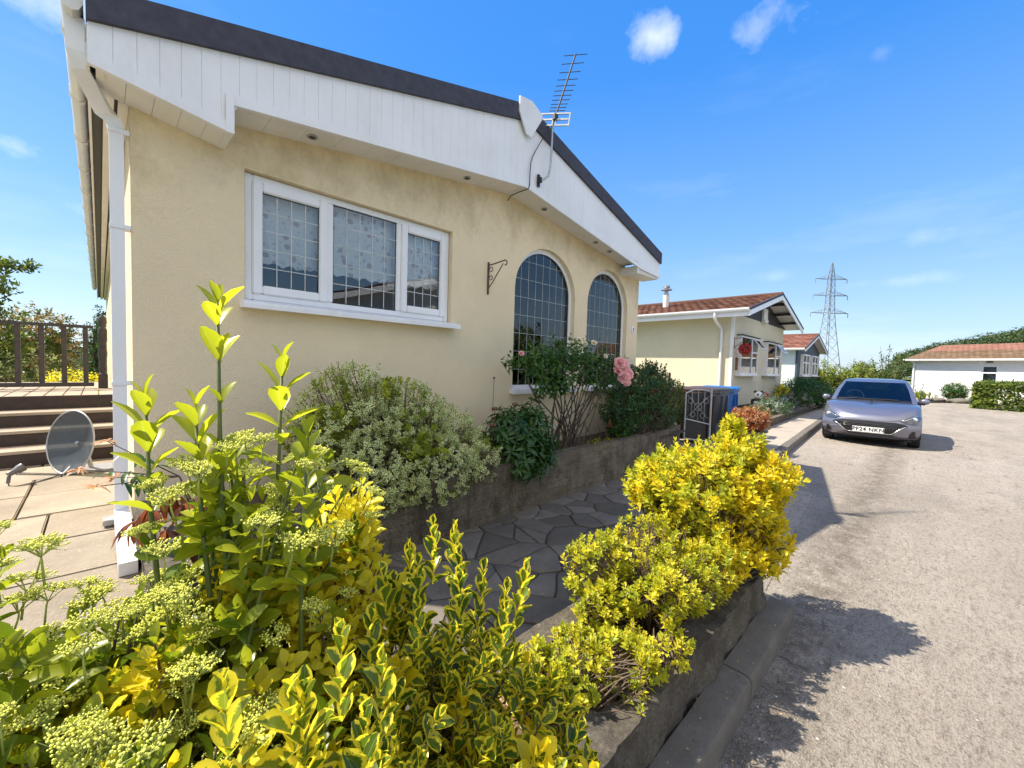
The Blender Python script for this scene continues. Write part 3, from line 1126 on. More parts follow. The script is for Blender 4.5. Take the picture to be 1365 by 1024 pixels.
# soffit: boxed lower at both ends
sf = MB()
nseg = 22
for (xa, xb, zf) in ((0.62, AX, None), (AX, 6.05, None)):
    m = 11
    for i in range(m):
        u0, u1 = xa + (xb - xa) * i / m, xa + (xb - xa) * (i + 1) / m
        z0, z1 = soff_z(u0), soff_z(u1)
        vs = [(u0 + .001, FY + .021, z0), (u1 - .001, FY + .021, z1), (u1 - .001, WY - .001, z1), (u0 + .001, WY - .001, z0)]
        vs += [(a, b, c + .02) for a, b, c in vs]
        sf.add(vs, [(3, 2, 1, 0), (4, 5, 6, 7), (0, 1, 5, 4), (1, 2, 6, 5), (2, 3, 7, 6), (3, 0, 4, 7)])
for i in range(5):
    u0, u1 = RX0 + .03 + i * 0.125, RX0 + .03 + (i + 1) * 0.125
    vs = [(u0 + .001, FY + .021, fas_b(u0) - .004), (min(u1, .6) - .001, FY + .021, fas_b(min(u1, .6)) - .004), (min(u1, .6) - .001, WY - .001, fas_b(min(u1, .6)) - .004), (u0 + .001, WY - .001, fas_b(u0) - .004)]
    vs += [(a, b, 1.62) for a, b, c in vs]
    sf.add(vs, [(3, 2, 1, 0), (4, 5, 6, 7), (0, 1, 5, 4), (1, 2, 6, 5), (2, 3, 7, 6), (3, 0, 4, 7)])
sf.box((0.60, FY + .0, 1.468), (0.645, WY - .002, 1.66))
sf.box((6.05, FY + .021, 1.52), (RX1 - .02, WY - .002, 1.585))
sf.box((6.0, FY - .0, 1.50), (6.049, WY - .002, 1.62))
sf.build('soffit', M['soffit'], home)

sp_mats = [M['grey_metal'], M['gasket']]
for x in (1.184, 2.705, 3.925, 5.063, 5.44):
    s = MB()
    z = soff_z(x) - .012
    s.lathe([(0.036, z + .012), (0.04, z + .004), (0.036, z), (0.026, z + .001)], (x, 3.45, 0), 20, 0)
    s.lathe([(0.025, z + .0012), (0.02, z - .001)], (x, 3.45, 0), 16, 1)
    s.build('downlight', sp_mats, home, smooth=40)

# roof: two slopes, the dark edge trim over the gable and its white ridge cap
rf = MB()
zr0, zra = TB0 + TTH - .02, TBA + TTH - .02
for (xa, za, xb, zb) in ((RX0, zr0, AX, zra), (AX, zra, RX1, zr0)):
    rf.add([(xa, FY + .02, za), (xb, FY + .02, zb), (xb, BACK + .3, zb), (xa, BACK + .3, za), (xa, FY + .02, za - .09), (xb, FY + .02, zb - .09), (xb, BACK + .3, zb - .09), (xa, BACK + .3, za - .09)],
           [(0, 1, 2, 3), (7, 6, 5, 4), (0, 4, 5, 1), (1, 5, 6, 2), (2, 6, 7, 3), (3, 7, 4, 0)])
roof = rf.build('roof', M['felt'], home)
rt = MB()
for (xa, za, xb, zb) in ((RX0 - .004, TB0, AX, TBA), (AX, TBA, RX1 + .004, TB0)):
    y0, y1 = FY - .03, FY + .019
    rt.add([(xa, y0, za), (xb, y0, zb), (xb, y0, zb + TTH), (xa, y0, za + TTH), (xa, y1, za), (xb, y1, zb), (xb, y1, zb + TTH), (xa, y1, za + TTH)],
           [(0, 1, 2, 3), (7, 6, 5, 4), (0, 4, 5, 1), (1, 5, 6, 2), (2, 6, 7, 3), (3, 7, 4, 0)])
rt.build('edge_trim', M['felt'], roof)
cp_ = MB()
cp_.prism([(3.235, 2.90), (3.235, 2.74), (3.355, 2.545), (3.43, 2.535), (3.60, 2.80), (3.60, 2.85), (3.43, 2.925)], lambda u, w, t: (u, t, w), FY - .052, FY - .034)
cp_.build('ridge_cap', M['pvc'], roof)

# side eaves: gutter in lengths with brackets, fascia and vents below
gt = MB()
prof = [(-0.128, 1.925), (-0.128, 1.86), (-0.112, 1.825), (-0.085, 1.812), (-0.058, 1.825), (-0.042, 1.86), (-0.042, 1.925)]
for k in range(4):
    y0, y1 = 3.292 + k * 3.45, 3.292 + (k + 1) * 3.45 - .004
    gt.prism(prof, lambda u, w, t: (u, t, w), y0, y1)
gut = gt.build('gutter', M['pvc_old'], home, smooth=40)
y = 3.6
while y < 17:
    gb = MB()
    p2 = [(u - .007 if u < -.085 else u + .006, w - .009) for u, w in prof]
    gb.prism(p2, lambda u, w, t: (u, t, w), y, y + .035)
    y += 0.82
    gb.build('gutter_bracket', M['pvc_old'], gut)
ef = MB()
ef.box((-0.034, FY + .055, 1.58), (-0.02, BACK + .2, 1.80))
ef.box((0.035, FY + .055, 1.565), (0.082, BACK, 1.60))
ef.box((0.10, FY + .32, 1.555), (0.148, BACK, 1.60))
ef.build('eaves_board', M['pvc_old'], home)
ev = MB()
ev.box((-0.018, FY + .056, 1.61), (0.149, BACK, 1.64))
ev.build('eaves_gap', M['gasket'], home)

# square downpipe with a swan neck at the corner, the shoe lying out over the patio
dp = MB()


def sq_tube(mb, pts, w, d):
    pts = [Vector(p) for p in pts]
    vs = []
    for i, p in enumerate(pts):
        t_ = (pts[min(i + 1, len(pts) - 1)] - pts[max(i - 1, 0)]).normalized()
        a = Vector((1, 0, 0)) if abs(t_.x) < 0.75 else Vector((0, 0, 1))
        a = (a - t_ * a.dot(t_)).normalized()
        if abs(t_.x) >= 0.75:
            a = -a
        b = a.cross(t_).normalized()
        for su, sv in ((-1, -1), (1, -1), (1, 1), (-1, 1)):
            vs.append(p + a * su * w / 2 + b * sv * d / 2)
    fs = []
    for i in range(len(pts) - 1):
        for k in range(4):
            fs.append((i * 4 + k, i * 4 + (k + 1) % 4, i * 4 + 4 + (k + 1) % 4, i * 4 + 4 + k))
    fs.append((0, 1, 2, 3))
    n = len(pts) * 4
    fs.append((n - 1, n - 2, n - 3, n - 4))
    mb.add(vs, fs)


sq_tube(dp, [(0.088, 3.63, 1.40), (0.088, 3.63, -1.03)], 0.066, 0.066)
sq_tube(dp, [(0.088, 3.615, -1.03), (0.088, 2.75, -1.065)], 0.072, 0.066)
pipe = dp.build('downpipe', M['pvc'], home)
sn = MB()
sq_tube(sn, [(-0.075, 3.40, 1.83), (-0.075, 3.41, 1.66), (-0.06, 3.43, 1.60), (0.03, 3.60, 1.47), (0.075, 3.628, 1.44), (0.088, 3.63, 1.39)], 0.076, 0.072)
sn.build('swan_neck', M['pvc'], pipe)
for z in (0.78, -0.2, 1.36):
    c = MB()
    c.box((0.050, 3.590, z), (0.150, 3.672, z + .028), ch=.003)
    c.build('pipe_clip', M['pvc'], pipe)
c = MB()
c.box((0.0, 3.60, -1.09), (0.13, 3.72, -1.055), ch=.004)
c.build('pipe_bracket', M['grey_metal'], pipe)

# wrought iron basket bracket on the wall
bk = MB()
bk.box((3.146, 3.582, 0.80), (3.166, 3.599, 1.165), ch=.002)
bk.tube([(3.156, 3.585, 1.13), (3.165, 3.50, 1.135), (3.175, 3.38, 1.15), (3.18, 3.34, 1.155), (3.182, 3.315, 1.135), (3.18, 3.32, 1.105), (3.178, 3.345, 1.10)], 0.007, 6)
bk.tube([(3.156, 3.585, 0.87), (3.166, 3.53, 0.93), (3.172, 3.44, 1.04), (3.176, 3.37, 1.12)], 0.006, 6)
for (y, z, r) in ((3.55, 1.08, 0.028), (3.55, 0.985, 0.024)):
    bk.tube([(3.16, y + r * math.cos(a), z + r * math.sin(a)) for a in [i * 0.6 for i in range(10)]], 0.005, 5)
tag(bk.build('hanging_bracket', M['rust'], None, smooth=40), 'empty wrought iron basket bracket on the cream wall left of the arched windows', 'bracket')
pq = MB()
pq.lathe([(0.062, 0.0), (0.062, -0.012), (0.05, -0.016)], (0, 0, 0), 24, 0, 'y')
pq.lathe([(0.018, -0.0165), (0.016, -0.02)], (0.004, 0, 0.012), 12, 1, 'y')
pq.lathe([(0.013, -0.0165), (0.011, -0.02)], (-0.004, 0, -0.022), 12, 1, 'y')
po = pq.build('door_plaque', [M['pvc'], M['gasket']], home)
po.location = (6.48, 3.598, 0.66)
po.scale = (0.8, 1, 1.15)

# ------------------------------------------------------------------ television aerial on the fascia
ae = thing('tv_aerial', 'television aerial with many short rods on a bent pole fixed to the white fascia', 'aerial', (3.60, 3.277, 2.13))
m = MB()
m.box((3.585, 3.262, 2.06), (3.625, 3.277, 2.20), ch=.003)
m.box((3.59, 3.225, 2.10), (3.62, 3.262, 2.16), ch=.003)
m.build('mounting_plate', M['black_metal'], ae)
m = MB()
m.tube([(3.605, 3.24, 2.13), (3.64, 3.215, 2.145), (3.69, 3.20, 2.19), (3.72, 3.20, 2.29), (3.735, 3.20, 2.50), (3.742, 3.20, 2.86)], 0.0125, 10)
m.build('mast', M['grey_metal'], ae, smooth=40)
bx = Vector((3.752, 3.18, 2.86))
tipv = Vector((4.10, 3.18, 3.76))
ax_ = (tipv - bx).normalized()
perp = Vector((0.40, -0.90, -0.156))
perp = (perp - ax_ * perp.dot(ax_)).normalized()
m = MB()
m.tube([bx - ax_ * .05, tipv], 0.0095, 6)
m.build('boom', M['alu_dark'], ae)
for k in range(12):
    f = [0.07, 0.105, 0.15, 0.20, 0.26, 0.325, 0.395, 0.47, 0.56, 0.67, 0.80, 0.93][k] * 1.06
    p = bx + (tipv - bx) * f
    hw = 0.085 + 0.06 * (f ** 0.8)
    m = MB()
    m.tube([p - perp * hw, p + perp * hw], 0.0045, 6)
    m.build('director_rod', M['alu_dark'], ae)
rc = bx - ax_ * 0.02
n2 = ax_.cross(perp).normalized()
for sgn in (-1, 1):
    m = MB()
    w_, h_ = 0.175, 0.085
    cen = rc + perp * (sgn * 0.098)
    pv_ = Vector((perp.x, perp.y, perp.z))
    up_ = (ax_ * 0.55 + n2 * 0.0 + Vector((0, 0, 0.5))).normalized()
    for a0, a1, b0, b1 in ((-.5, .5, -.95, -.75), (-.5, .5, .75, .95), (-.5, -.42, -.75, .75), (.42, .5, -.75, .75), (-.42, .42, -.12, .12)):
        q = [cen + pv_ * (w_ * a0) + up_ * (h_ * b0), cen + pv_ * (w_ * a1) + up_ * (h_ * b0), cen + pv_ * (w_ * a1) + up_ * (h_ * b1), cen + pv_ * (w_ * a0) + up_ * (h_ * b1)]
        nn = pv_.cross(up_).normalized() * 0.006
        m.add([p + nn for p in q] + [p - nn for p in q], [(0, 1, 2, 3), (7, 6, 5, 4), (0, 4, 5, 1), (1, 5, 6, 2), (2, 6, 7, 3), (3, 7, 4, 0)])
    m.build('reflector', M['grey_metal'], ae)
m = MB()
m.box(tuple(bx - Vector((.028, .03, .03))), tuple(bx + Vector((.028, .02, .04))), ch=.006)
m.build('dipole_box', M['gasket'], ae)
m = MB()
m.tube([(3.74, 3.185, 2.80), (3.70, 3.215, 2.72), (3.64, 3.25, 2.62), (3.55, 3.262, 2.47), (3.49, 3.266, 2.36), (3.465, 3.268, 2.29), (3.455, 3.268, 2.18), (3.452, 3.266, 2.03), (3.445, 3.275, 1.99), (3.43, 3.40, 1.985), (3.42, 3.53, 1.975), (3.42, 3.585, 1.93)], 0.0055, 6)
m.build('cable', M['gasket'], ae, smooth=True)

# ------------------------------------------------------------------ garden: planters
def rough_wall(mb, a, b, z0, z1, w, amp=0.012, step=0.05, side=1, cap=0.0):
    """a low masonry wall from a to b with an uneven face; w is its thickness to the left of a->b"""
    a, b = Vector(a), Vector(b)
    d = b - a
    u = d.normalized()
    nr = Vector((-u.y, u.x)) * side
    n = max(2, int(d.length / step))
    mz = max(2, int((z1 - z0) / step))
    mw = max(1, int(w / step))
    prof = [(0, z0 + (z1 - z0) * k / mz) for k in range(mz)] + [(w * k / mw, z1) for k in range(mw)] + [(w, z1 - (z1 - z0) * k / mz) for k in range(mz + 1)]
    K = len(prof)
    vs = []
    for i in range(n + 1):
        c = a + d * (i / n)
        for (o, z) in prof:
            p = Vector((c.x + nr.x * o, c.y + nr.y * o, z))
            k = noise.noise(p * 4.0) * amp + noise.noise(p * 13.0) * amp * 0.7 + noise.noise(p * 35.0) * amp * 0.35
            ov = (o / w - 0.5) * 2
            vs.append((p.x + nr.x * k * ov, p.y + nr.y * k * ov, p.z + (k if z >= z1 - .001 else 0)))
    fs = []
    for i in range(n):
        for k in range(K - 1):
            fs.append((i * K + k, (i + 1) * K + k, (i + 1) * K + k + 1, i * K + k + 1))
    fs.append(tuple(range(K)))
    fs.append(tuple(range(n * K, (n + 1) * K))[::-1])
    mb.add(vs, fs)


def soil_sheet(mb, poly, z, amp=0.02, step=0.08):
    xs = [p[0] for p in poly]
    ys = [p[1] for p in poly]
    x0, x1, y0, y1 = min(xs), max(xs), min(ys), max(ys)
    nx_, ny_ = max(2, int((x1 - x0) / step)), max(2, int((y1 - y0) / step))
    vs, fs = [], []
    for i in range(nx_ + 1):
        for j in range(ny_ + 1):
            X, Y = x0 + (x1 - x0) * i / nx_, y0 + (y1 - y0) * j / ny_
            vs.append((X, Y, z + noise.noise(Vector((X * 4, Y * 4, 3))) * amp + noise.noise(Vector((X * 14, Y * 14, 3))) * amp * 0.5))
    for i in range(nx_):
        for j in range(ny_):
            a = i * (ny_ + 1) + j
            fs.append((a, a + ny_ + 1, a + ny_ + 2, a + 1))
    mb.add(vs, fs)


pl1 = thing('garden_planter', 'long raised bed of stained brick along the foot of the cream wall', 'planter', (3.7, 2.75, PAVE))
m = MB()
rough_wall(m, (0.30, 2.70), (5.4, 2.74), PAVE - .05, -0.93, 0.13, 0.010)
rough_wall(m, (5.38, 2.74), (7.15, 2.98), PAVE - .05, -0.96, 0.13, 0.010)
rough_wall(m, (7.15, 2.98), (7.15, 3.50), PAVE - .05, -0.96, 0.13, 0.010)
m.build('brick_wall', M['planter'], pl1, smooth=50)
m = MB()
soil_sheet(m, [(0.28, 2.80), (7.05, 3.62)], -1.03, 0.03)
m.build('soil_bed', M['soil'], pl1, smooth=True)
m = MB()
rough_wall(m, (0.135, 2.30), (0.135, 3.52), ROAD, -0.95, 0.15, 0.018, 0.035, side=-1)
rough_wall(m, (0.27, 2.60), (0.36, 2.62), ROAD, -0.96, 0.12, 0.014, 0.035)
m.build('end_pier', M['planter_front'], pl1, smooth=50)
m = MB()
m.box((0.20, 2.52, -0.945), (0.44, 2.86, -0.90), ch=.012)
m.build('coping_slab', M['kerb'], pl1, smooth=40)

pl2 = thing('kerbside_planter', 'low stone-edged bed of golden shrubs between the paved path and the road', 'planter', (1.2, 0.9, PAVE))
m = MB()
rough_wall(m, (-1.6, 0.635), (2.86, 0.635), ROAD + .05, -1.215, 0.13, 0.026, 0.03)
m.build('stone_edging', M['planter_front'], pl2, smooth=50)
m = MB()
rough_wall(m, (-1.6, 1.10), (2.86, 1.10), ROAD + .05, -1.205, 0.12, 0.010, 0.04)
rough_wall(m, (2.86, 0.64), (2.86, 1.22), ROAD + .05, -1.21, 0.12, 0.012, 0.04)
m.build('stone_edging', M['planter_front'], pl2, smooth=50)
m = MB()
soil_sheet(m, [(-1.55, 0.72), (2.82, 1.14)], -1.26, 0.025)
m.build('soil_bed', M['soil'], pl2, smooth=True)

# dry leaf litter and gravel lying on the soil, the kerb and the road edge
def scatter_chips(name, n, region, zf, size, mats, seed, dens=None, flat=0.5):
    rg = random.Random(seed)
    mb = MB()
    k = 0
    while k < n:
        x, y = rg.uniform(region[0], region[1]), rg.uniform(region[2], region[3])
        if dens and rg.random() > dens(x, y):
            continue
        k += 1
        s = size * rg.uniform(0.4, 1.3)
        z = zf(x, y)
        a = rg.uniform(0, 6.28)
        vs = []
        for i in range(5):
            an = a + i * 1.2566
            rr = s * rg.uniform(0.6, 1.1)
            vs.append((x + math.cos(an) * rr, y + math.sin(an) * rr, z + rg.uniform(0, s * flat * .4)))
        vs.append((x + rg.uniform(-.2, .2) * s, y + rg.uniform(-.2, .2) * s, z + s * flat))
        mb.add(vs, [(i, (i + 1) % 5, 5) for i in range(5)], rg.randrange(len(mats)))
    return tag(mb.build(name, mats), kind='stuff')


LIT = [plain('dry_leaf_tan', (0.42, 0.28, 0.14), 0.8, 0.3, 40), plain('dry_leaf_brown', (0.20, 0.11, 0.06), 0.8, 0.3, 40), plain('pale_stone_chip', (0.52, 0.48, 0.42), 0.8, 0.2, 40)]
scatter_chips('leaf_litter', 1500, (-.4, 2.85, 0.76, 1.12), lambda x, y: -1.262, 0.017, LIT, 5)
scatter_chips('leaf_litter', 170, (-.2, 3.3, 0.38, 0.66), lambda x, y: (PAVE - .008) if y > .515 and x < 3.0 else ROAD + .002, 0.007, LIT[:2], 8)
GRV = [plain('gravel_grey', (0.24, 0.225, 0.2), 0.85, 0.2, 40), plain('gravel_dark', (0.11, 0.10, 0.09), 0.85, 0.2, 40), plain('gravel_pale', (0.46, 0.43, 0.38), 0.85, 0.2, 40)]
scatter_chips('road_gravel', 2000, (0.8, 9.0, -1.8, 1.5), lambda x, y: ROAD + .001, 0.0065, GRV, 9,
              lambda x, y: max(0.05, 1 - abs(y - 0.40) / 0.5) if y < .5 else (1.0 if x > 3.05 and y < 1.35 + 0.05 * (x - 3) else 0))
scatter_chips('path_grit', 260, (0.8, 6.5, 1.24, 2.68), lambda x, y: PAVE + .002, 0.006, [GRV[2], LIT[0]], 19, lambda x, y: 1.0 if y > 2.5 else .25)

# ------------------------------------------------------------------ plants
def leaf_template(n, wide, fold, curl, shape='ovate'):
    """unit leaf along +y: (verts, quads, uvs)"""
    vs, uv = [], []
    for i in range(n + 1):
        t_ = i / n
        if shape == 'ovate':
            w = wide * (math.sin(math.pi * min(1, t_ ** 0.8 * 0.97 + 0.015)) ** 0.75)
        elif shape == 'obovate':
            w = wide * (math.sin(math.pi * min(1, t_ ** 1.35 * 0.93 + 0.02)) ** 0.8)
        else:
            w = wide * (math.sin(math.pi * min(1, t_ * 0.96 + 0.02)) ** 1.1)
        z0 = -curl * t_ * t_
        vs += [(-w, t_, z0 + fold * w), (0, t_, z0), (w, t_, z0 + fold * w)]
        uv += [(0, t_), (0.5, t_), (1, t_)]
    fs = []
    for i in range(n):
        a, b = i * 3, (i + 1) * 3
        fs += [(a, a + 1, b + 1, b), (a + 1, a + 2, b + 2, b + 1)]
    return np.array(vs), np.array(fs), np.array(uv)


T_BIG = leaf_template(5, 0.24, 0.5, 0.16, 'obovate')
T_SPOON = leaf_template(5, 0.33, 0.62, 0.10, 'obovate')
T_MID = leaf_template(4, 0.27, 0.5, 0.14, 'obovate')
T_SMALL = leaf_template(2, 0.30, 0.4, 0.12)
T_ROUND = leaf_template(2, 0.37, 0.35, 0.1)
T_LONG = leaf_template(5, 0.15, 0.4, 0.45, 'lance')
T_TREE = leaf_template(2, 0.33, 0.25, 0.1)


def leaves_mesh(name, pos, dirs, nrm, size, tint, tpl, mats, parent=None, mat_idx=None, kind=None):
    pos, dirs, nrm, size, tint = map(lambda a: np.asarray(a, float), (pos, dirs, nrm, size, tint))
    tv_, tf, tuv = tpl
    dirs = dirs / np.linalg.norm(dirs, axis=1)[:, None]
    side = np.cross(dirs, nrm)
    ln = np.linalg.norm(side, axis=1)
    side[ln < 1e-6] = (1, 0, 0)
    side = side / np.maximum(np.linalg.norm(side, axis=1), 1e-9)[:, None]
    nn = np.cross(side, dirs)
    N, K, Fq = len(pos), len(tv_), len(tf)
    V = pos[:, None, :] + size[:, None, None] * (tv_[None, :, 0:1] * side[:, None, :] + tv_[None, :, 1:2] * dirs[:, None, :] + tv_[None, :, 2:3] * nn[:, None, :])
    V = V.reshape(-1, 3)
    base = (0, 0, 0) if parent is None else tuple(parent_loc(parent))
    V = V - np.array(base)
    Fc = (tf[None, :, :] + (np.arange(N) * K)[:, None, None]).reshape(-1, 4)
    me = bpy.data.meshes.new(name)
    me.vertices.add(len(V))
    me.vertices.foreach_set('co', V.astype(np.float32).ravel())
    me.loops.add(Fc.size)
    me.loops.foreach_set('vertex_index', Fc.astype(np.int32).ravel())
    me.polygons.add(len(Fc))
    me.polygons.foreach_set('loop_start', (np.arange(len(Fc)) * 4).astype(np.int32))
    mats = mats if isinstance(mats, (list, tuple)) else [mats]
    for m_ in mats:
        me.materials.append(m_)
    if mat_idx is not None:
        me.polygons.foreach_set('material_index', np.repeat(np.asarray(mat_idx, np.int32), Fq))
    uvl = me.uv_layers.new(name='UVMap')
    uvl.data.foreach_set('uv', tuv[Fc.ravel() % K].astype(np.float32).ravel())
    at = me.attributes.new('tint', 'FLOAT', 'POINT')
    at.data.foreach_set('value', np.repeat(tint, K).astype(np.float32))
    me.update()
    me.validate()
    me.shade_smooth()
    o = bpy.data.objects.new(name, me)
    C.objects.link(o)
    o.parent = parent
    if kind:
        o['kind'] = kind
    return o


class Leafer:
    def __init__(s, seed):
        s.r = random.Random(seed)
        s.p, s.d, s.n, s.s, s.t, s.m = [], [], [], [], [], []

    def leaf(s, p, d, n, size, tint, mi=0):
        s.p.append(tuple(p))
        s.d.append(tuple(d))
        s.n.append(tuple(n))
        s.s.append(size)
        s.t.append(tint)
        s.m.append(mi)

    def shoot(s, tip, axis, length, pairs, size, a0=18, a1=72, tint=None, jit=12, whorl=2, mi=0, small_tip=0.55):
        """leaves in whorls down a stem; the youngest stand up round the tip"""
        axis = Vector(axis).normalized()
        o = axis.orthogonal().normalized()
        q = axis.cross(o)
        ph = s.r.uniform(0, 6.28)
        tb = s.r.random() if tint is None else tint
        for j in range(pairs):
            f = j / max(1, pairs - 1)
            p = Vector(tip) - axis * (length * f)
            a = R(a0 + (a1 - a0) * f ** 0.7)
            for k in range(whorl):
                an = ph + j * (math.pi / whorl) + k * 2 * math.pi / whorl + R(s.r.uniform(-jit, jit))
                rad = o * math.cos(an) + q * math.sin(an)
                aa = a + R(s.r.uniform(-jit, jit))
                d = axis * math.cos(aa) + rad * math.sin(aa)
                n = axis * math.sin(aa) - rad * math.cos(aa)
                n = n + Vector((s.r.uniform(-.25, .25), s.r.uniform(-.25, .25), s.r.uniform(-.25, .25)))
                sz = size * (small_tip + (1 - small_tip) * min(1, f * 2.2 + .15)) * s.r.uniform(0.8, 1.15)
                s.leaf(p, d, n, sz, min(1, max(0, tb + s.r.uniform(-.25, .25))), mi)

    def build(s, name, tpl, mats, parent=None, kind=None):
        return leaves_mesh(name, s.p, s.d, s.n, s.s, s.t, tpl, mats, parent, s.m, kind)


def crown_tips(blobs, n, seed, up=0.5, inner=0.25, zmin=-9, gaps=None):
    """random shoot tips on and inside a crown made of ellipsoids (c, r); returns (tip, axis, depth)"""
    rg = random.Random(seed)
    wts = [(b[1][0] * b[1][1] + b[1][0] * b[1][2] + b[1][1] * b[1][2]) * (b[2] if len(b) > 2 else 1) for b in blobs]
    out = []
    guard = 0
    while len(out) < n and guard < n * 40:
        guard += 1
        c, r = rg.choices(blobs, wts)[0][:2]
        u = Vector((rg.gauss(0, 1), rg.gauss(0, 1), rg.gauss(0, 1))).normalized()
        if rg.random() < inner:
            k = rg.uniform(0.35, 0.85)
        else:
            k = rg.uniform(0.86, 1.06)
        p = Vector((c[0] + u.x * r[0] * k, c[1] + u.y * r[1] * k, c[2] + u.z * r[2] * k))
        k *= 1 + 0.16 * noise.noise(p * (2.2 / max(r)) * 1.6)
        p = Vector((c[0] + u.x * r[0] * k, c[1] + u.y * r[1] * k, c[2] + u.z * r[2] * k))
        if p.z < zmin:
            continue
        if gaps and noise.noise(p * gaps[0]) > gaps[1]:
            continue
        nrm = Vector((u.x / r[0], u.y / r[1], u.z / r[2])).normalized()
        ax = (nrm * (1 - up) + Vector((0, 0, up)) + Vector((rg.uniform(-.3, .3), rg.uniform(-.3, .3), rg.uniform(-.2, .2)))).normalized()
        out.append((p, ax, k))
    return out


def stems_mesh(name, tips, base, mat, parent, r0=0.012, r1=0.002, frac=0.4, seed=1, seg=5):
    """woody stems from around the base up to a share of the shoot tips"""
    rg = random.Random(seed)
    mb = MB()
    for (p, ax, k) in tips:
        if rg.random() > frac:
            continue
        b = Vector(base) + Vector((rg.uniform(-.05, .05), rg.uniform(-.05, .05), 0))
        b = b.lerp(Vector((p.x, p.y, b.z)), rg.uniform(0.1, 0.55))
        mid = b.lerp(p, 0.5) + Vector((rg.uniform(-.03, .03), rg.uniform(-.03, .03), 0.03))
        q = p - ax * min(0.06, (p - b).length * .25)
        mb.tube([b, mid, q, p], [r0 * rg.uniform(.5, 1), r0 * .45, r1 * 1.4, r1], seg, cap=False)
    if mb.v:
        return mb.build(name, mat, parent, smooth=True, recalc=False)


LM = {
    'green': leaf_mat('fresh_green_leaf', (0.10, 0.16, 0.008), (0.48, 0.50, 0.03), None, trans=0.5, rough=0.3, glow=1.5),
    'gold': leaf_mat('golden_leaf', (0.60, 0.50, 0.015), (0.82, 0.66, 0.02), None, trans=0.4, rough=0.45),
    'lime': leaf_mat('lime_leaf', (0.30, 0.36, 0.02), (0.74, 0.66, 0.04), None, trans=0.42, rough=0.45),
    'varieg': leaf_mat('gold_edged_leaf', (0.05, 0.11, 0.012), (0.16, 0.23, 0.02), (0.82, 0.70, 0.05), 0.38, 0.45, 0.3),
    'goldedge': leaf_mat('broad_gold_leaf', (0.12, 0.19, 0.02), (0.24, 0.30, 0.03), (0.86, 0.74, 0.05), 0.5, 0.45, 0.3),
    'yellowin': leaf_mat('yellow_leaf', (0.70, 0.60, 0.02), (0.86, 0.78, 0.06), None, trans=0.45, rough=0.45),
    'cream': leaf_mat('cream_edged_leaf', (0.08, 0.17, 0.02), (0.18, 0.28, 0.04), (0.92, 0.90, 0.50), 0.5, 0.35, 0.5, 0.3),
    'deep': leaf_mat('deep_green_leaf', (0.02, 0.075, 0.015), (0.065, 0.15, 0.03), None, trans=0.3, rough=0.35),
    'rose': leaf_mat('rose_leaf', (0.03, 0.10, 0.018), (0.10, 0.20, 0.035), None, trans=0.35, rough=0.35),
    'olive': leaf_mat('olive_leaf', (0.05, 0.085, 0.02), (0.16, 0.19, 0.05), None, trans=0.35, rough=0.4),
    'rust': leaf_mat('rust_red_leaf', (0.17, 0.035, 0.012), (0.42, 0.13, 0.04), None, trans=0.4, rough=0.3),
    'bronze': leaf_mat('bronze_leaf', (0.34, 0.14, 0.06), (0.62, 0.36, 0.20), None, trans=0.35, rough=0.5),
    'tree': leaf_mat('tree_leaf', (0.04, 0.08, 0.015), (0.13, 0.19, 0.035), None, trans=0.4, rough=0.5),
    'treelight': leaf_mat('light_tree_leaf', (0.16, 0.22, 0.03), (0.38, 0.42, 0.07), None, trans=0.45, rough=0.5),
    'autumn': leaf_mat('turning_tree_leaf', (0.22, 0.17, 0.05), (0.42, 0.26, 0.10), None, trans=0.4, rough=0.5),
    'wood': leaf_mat('far_wood_leaf', (0.022, 0.05, 0.014), (0.07, 0.11, 0.03), None, trans=0.2, rough=0.7),
    'grey': leaf_mat('grey_green_leaf', (0.14, 0.19, 0.15), (0.30, 0.36, 0.30), None, trans=0.3, rough=0.6),
}
M['bud'] = plain('pale_green_bud', (0.76, 0.76, 0.13), 0.55, 0.18, 60)
M['pale_stem'] = plain('pale_flower_stalk', (0.36, 0.40, 0.10), .6, .2, 40)
M['pink'] = plain('pink_petal', (0.88, 0.42, 0.42), 0.6, 0.25, 25)
M['cream_petal'] = plain('cream_petal', (0.80, 0.72, 0.52), 0.6, 0.15, 25)
M['seed_brown'] = plain('brown_seed_head', (0.16, 0.08, 0.05), 0.8, 0.35, 60)


def flower_mesh(seed, n=120, rad=0.032):
    rg = random.Random(seed)
    mb = MB()
    mb.tube([(0, 0, -0.075), (0.002, 0, -0.03), (0, 0, -0.018)], [0.0022, 0.0018, 0.0015], 5)
    arms = 6
    for a in range(arms):
        an = a * 6.28 / arms + rg.uniform(-.3, .3)
        rr = rad * rg.uniform(0.45, 0.85)
        hub = Vector((math.cos(an) * rr, math.sin(an) * rr, 0.004))
        mb.tube([(0, 0, -0.022), hub * 0.6 + Vector((0, 0, -.008)), hub], 0.0011, 4, cap=False)
        for k in range(n // arms + 1):
            q = hub + Vector((rg.gauss(0, .0078), rg.gauss(0, .0078), rg.uniform(-.002, .010)))
            mb.tube([hub - Vector((0, 0, .004)), q], 0.0006, 3, 0, cap=False)
            mb.ball(q, rg.uniform(.0014, .0024), 1, 1)
    me_o = mb.build('flower_head', [M['pale_stem'], M['bud']], None, smooth=True)
    me = me_o.data
    bpy.data.objects.remove(me_o)
    return me


FLOWERS = [flower_mesh(s) for s in (1, 2, 3, 4)]


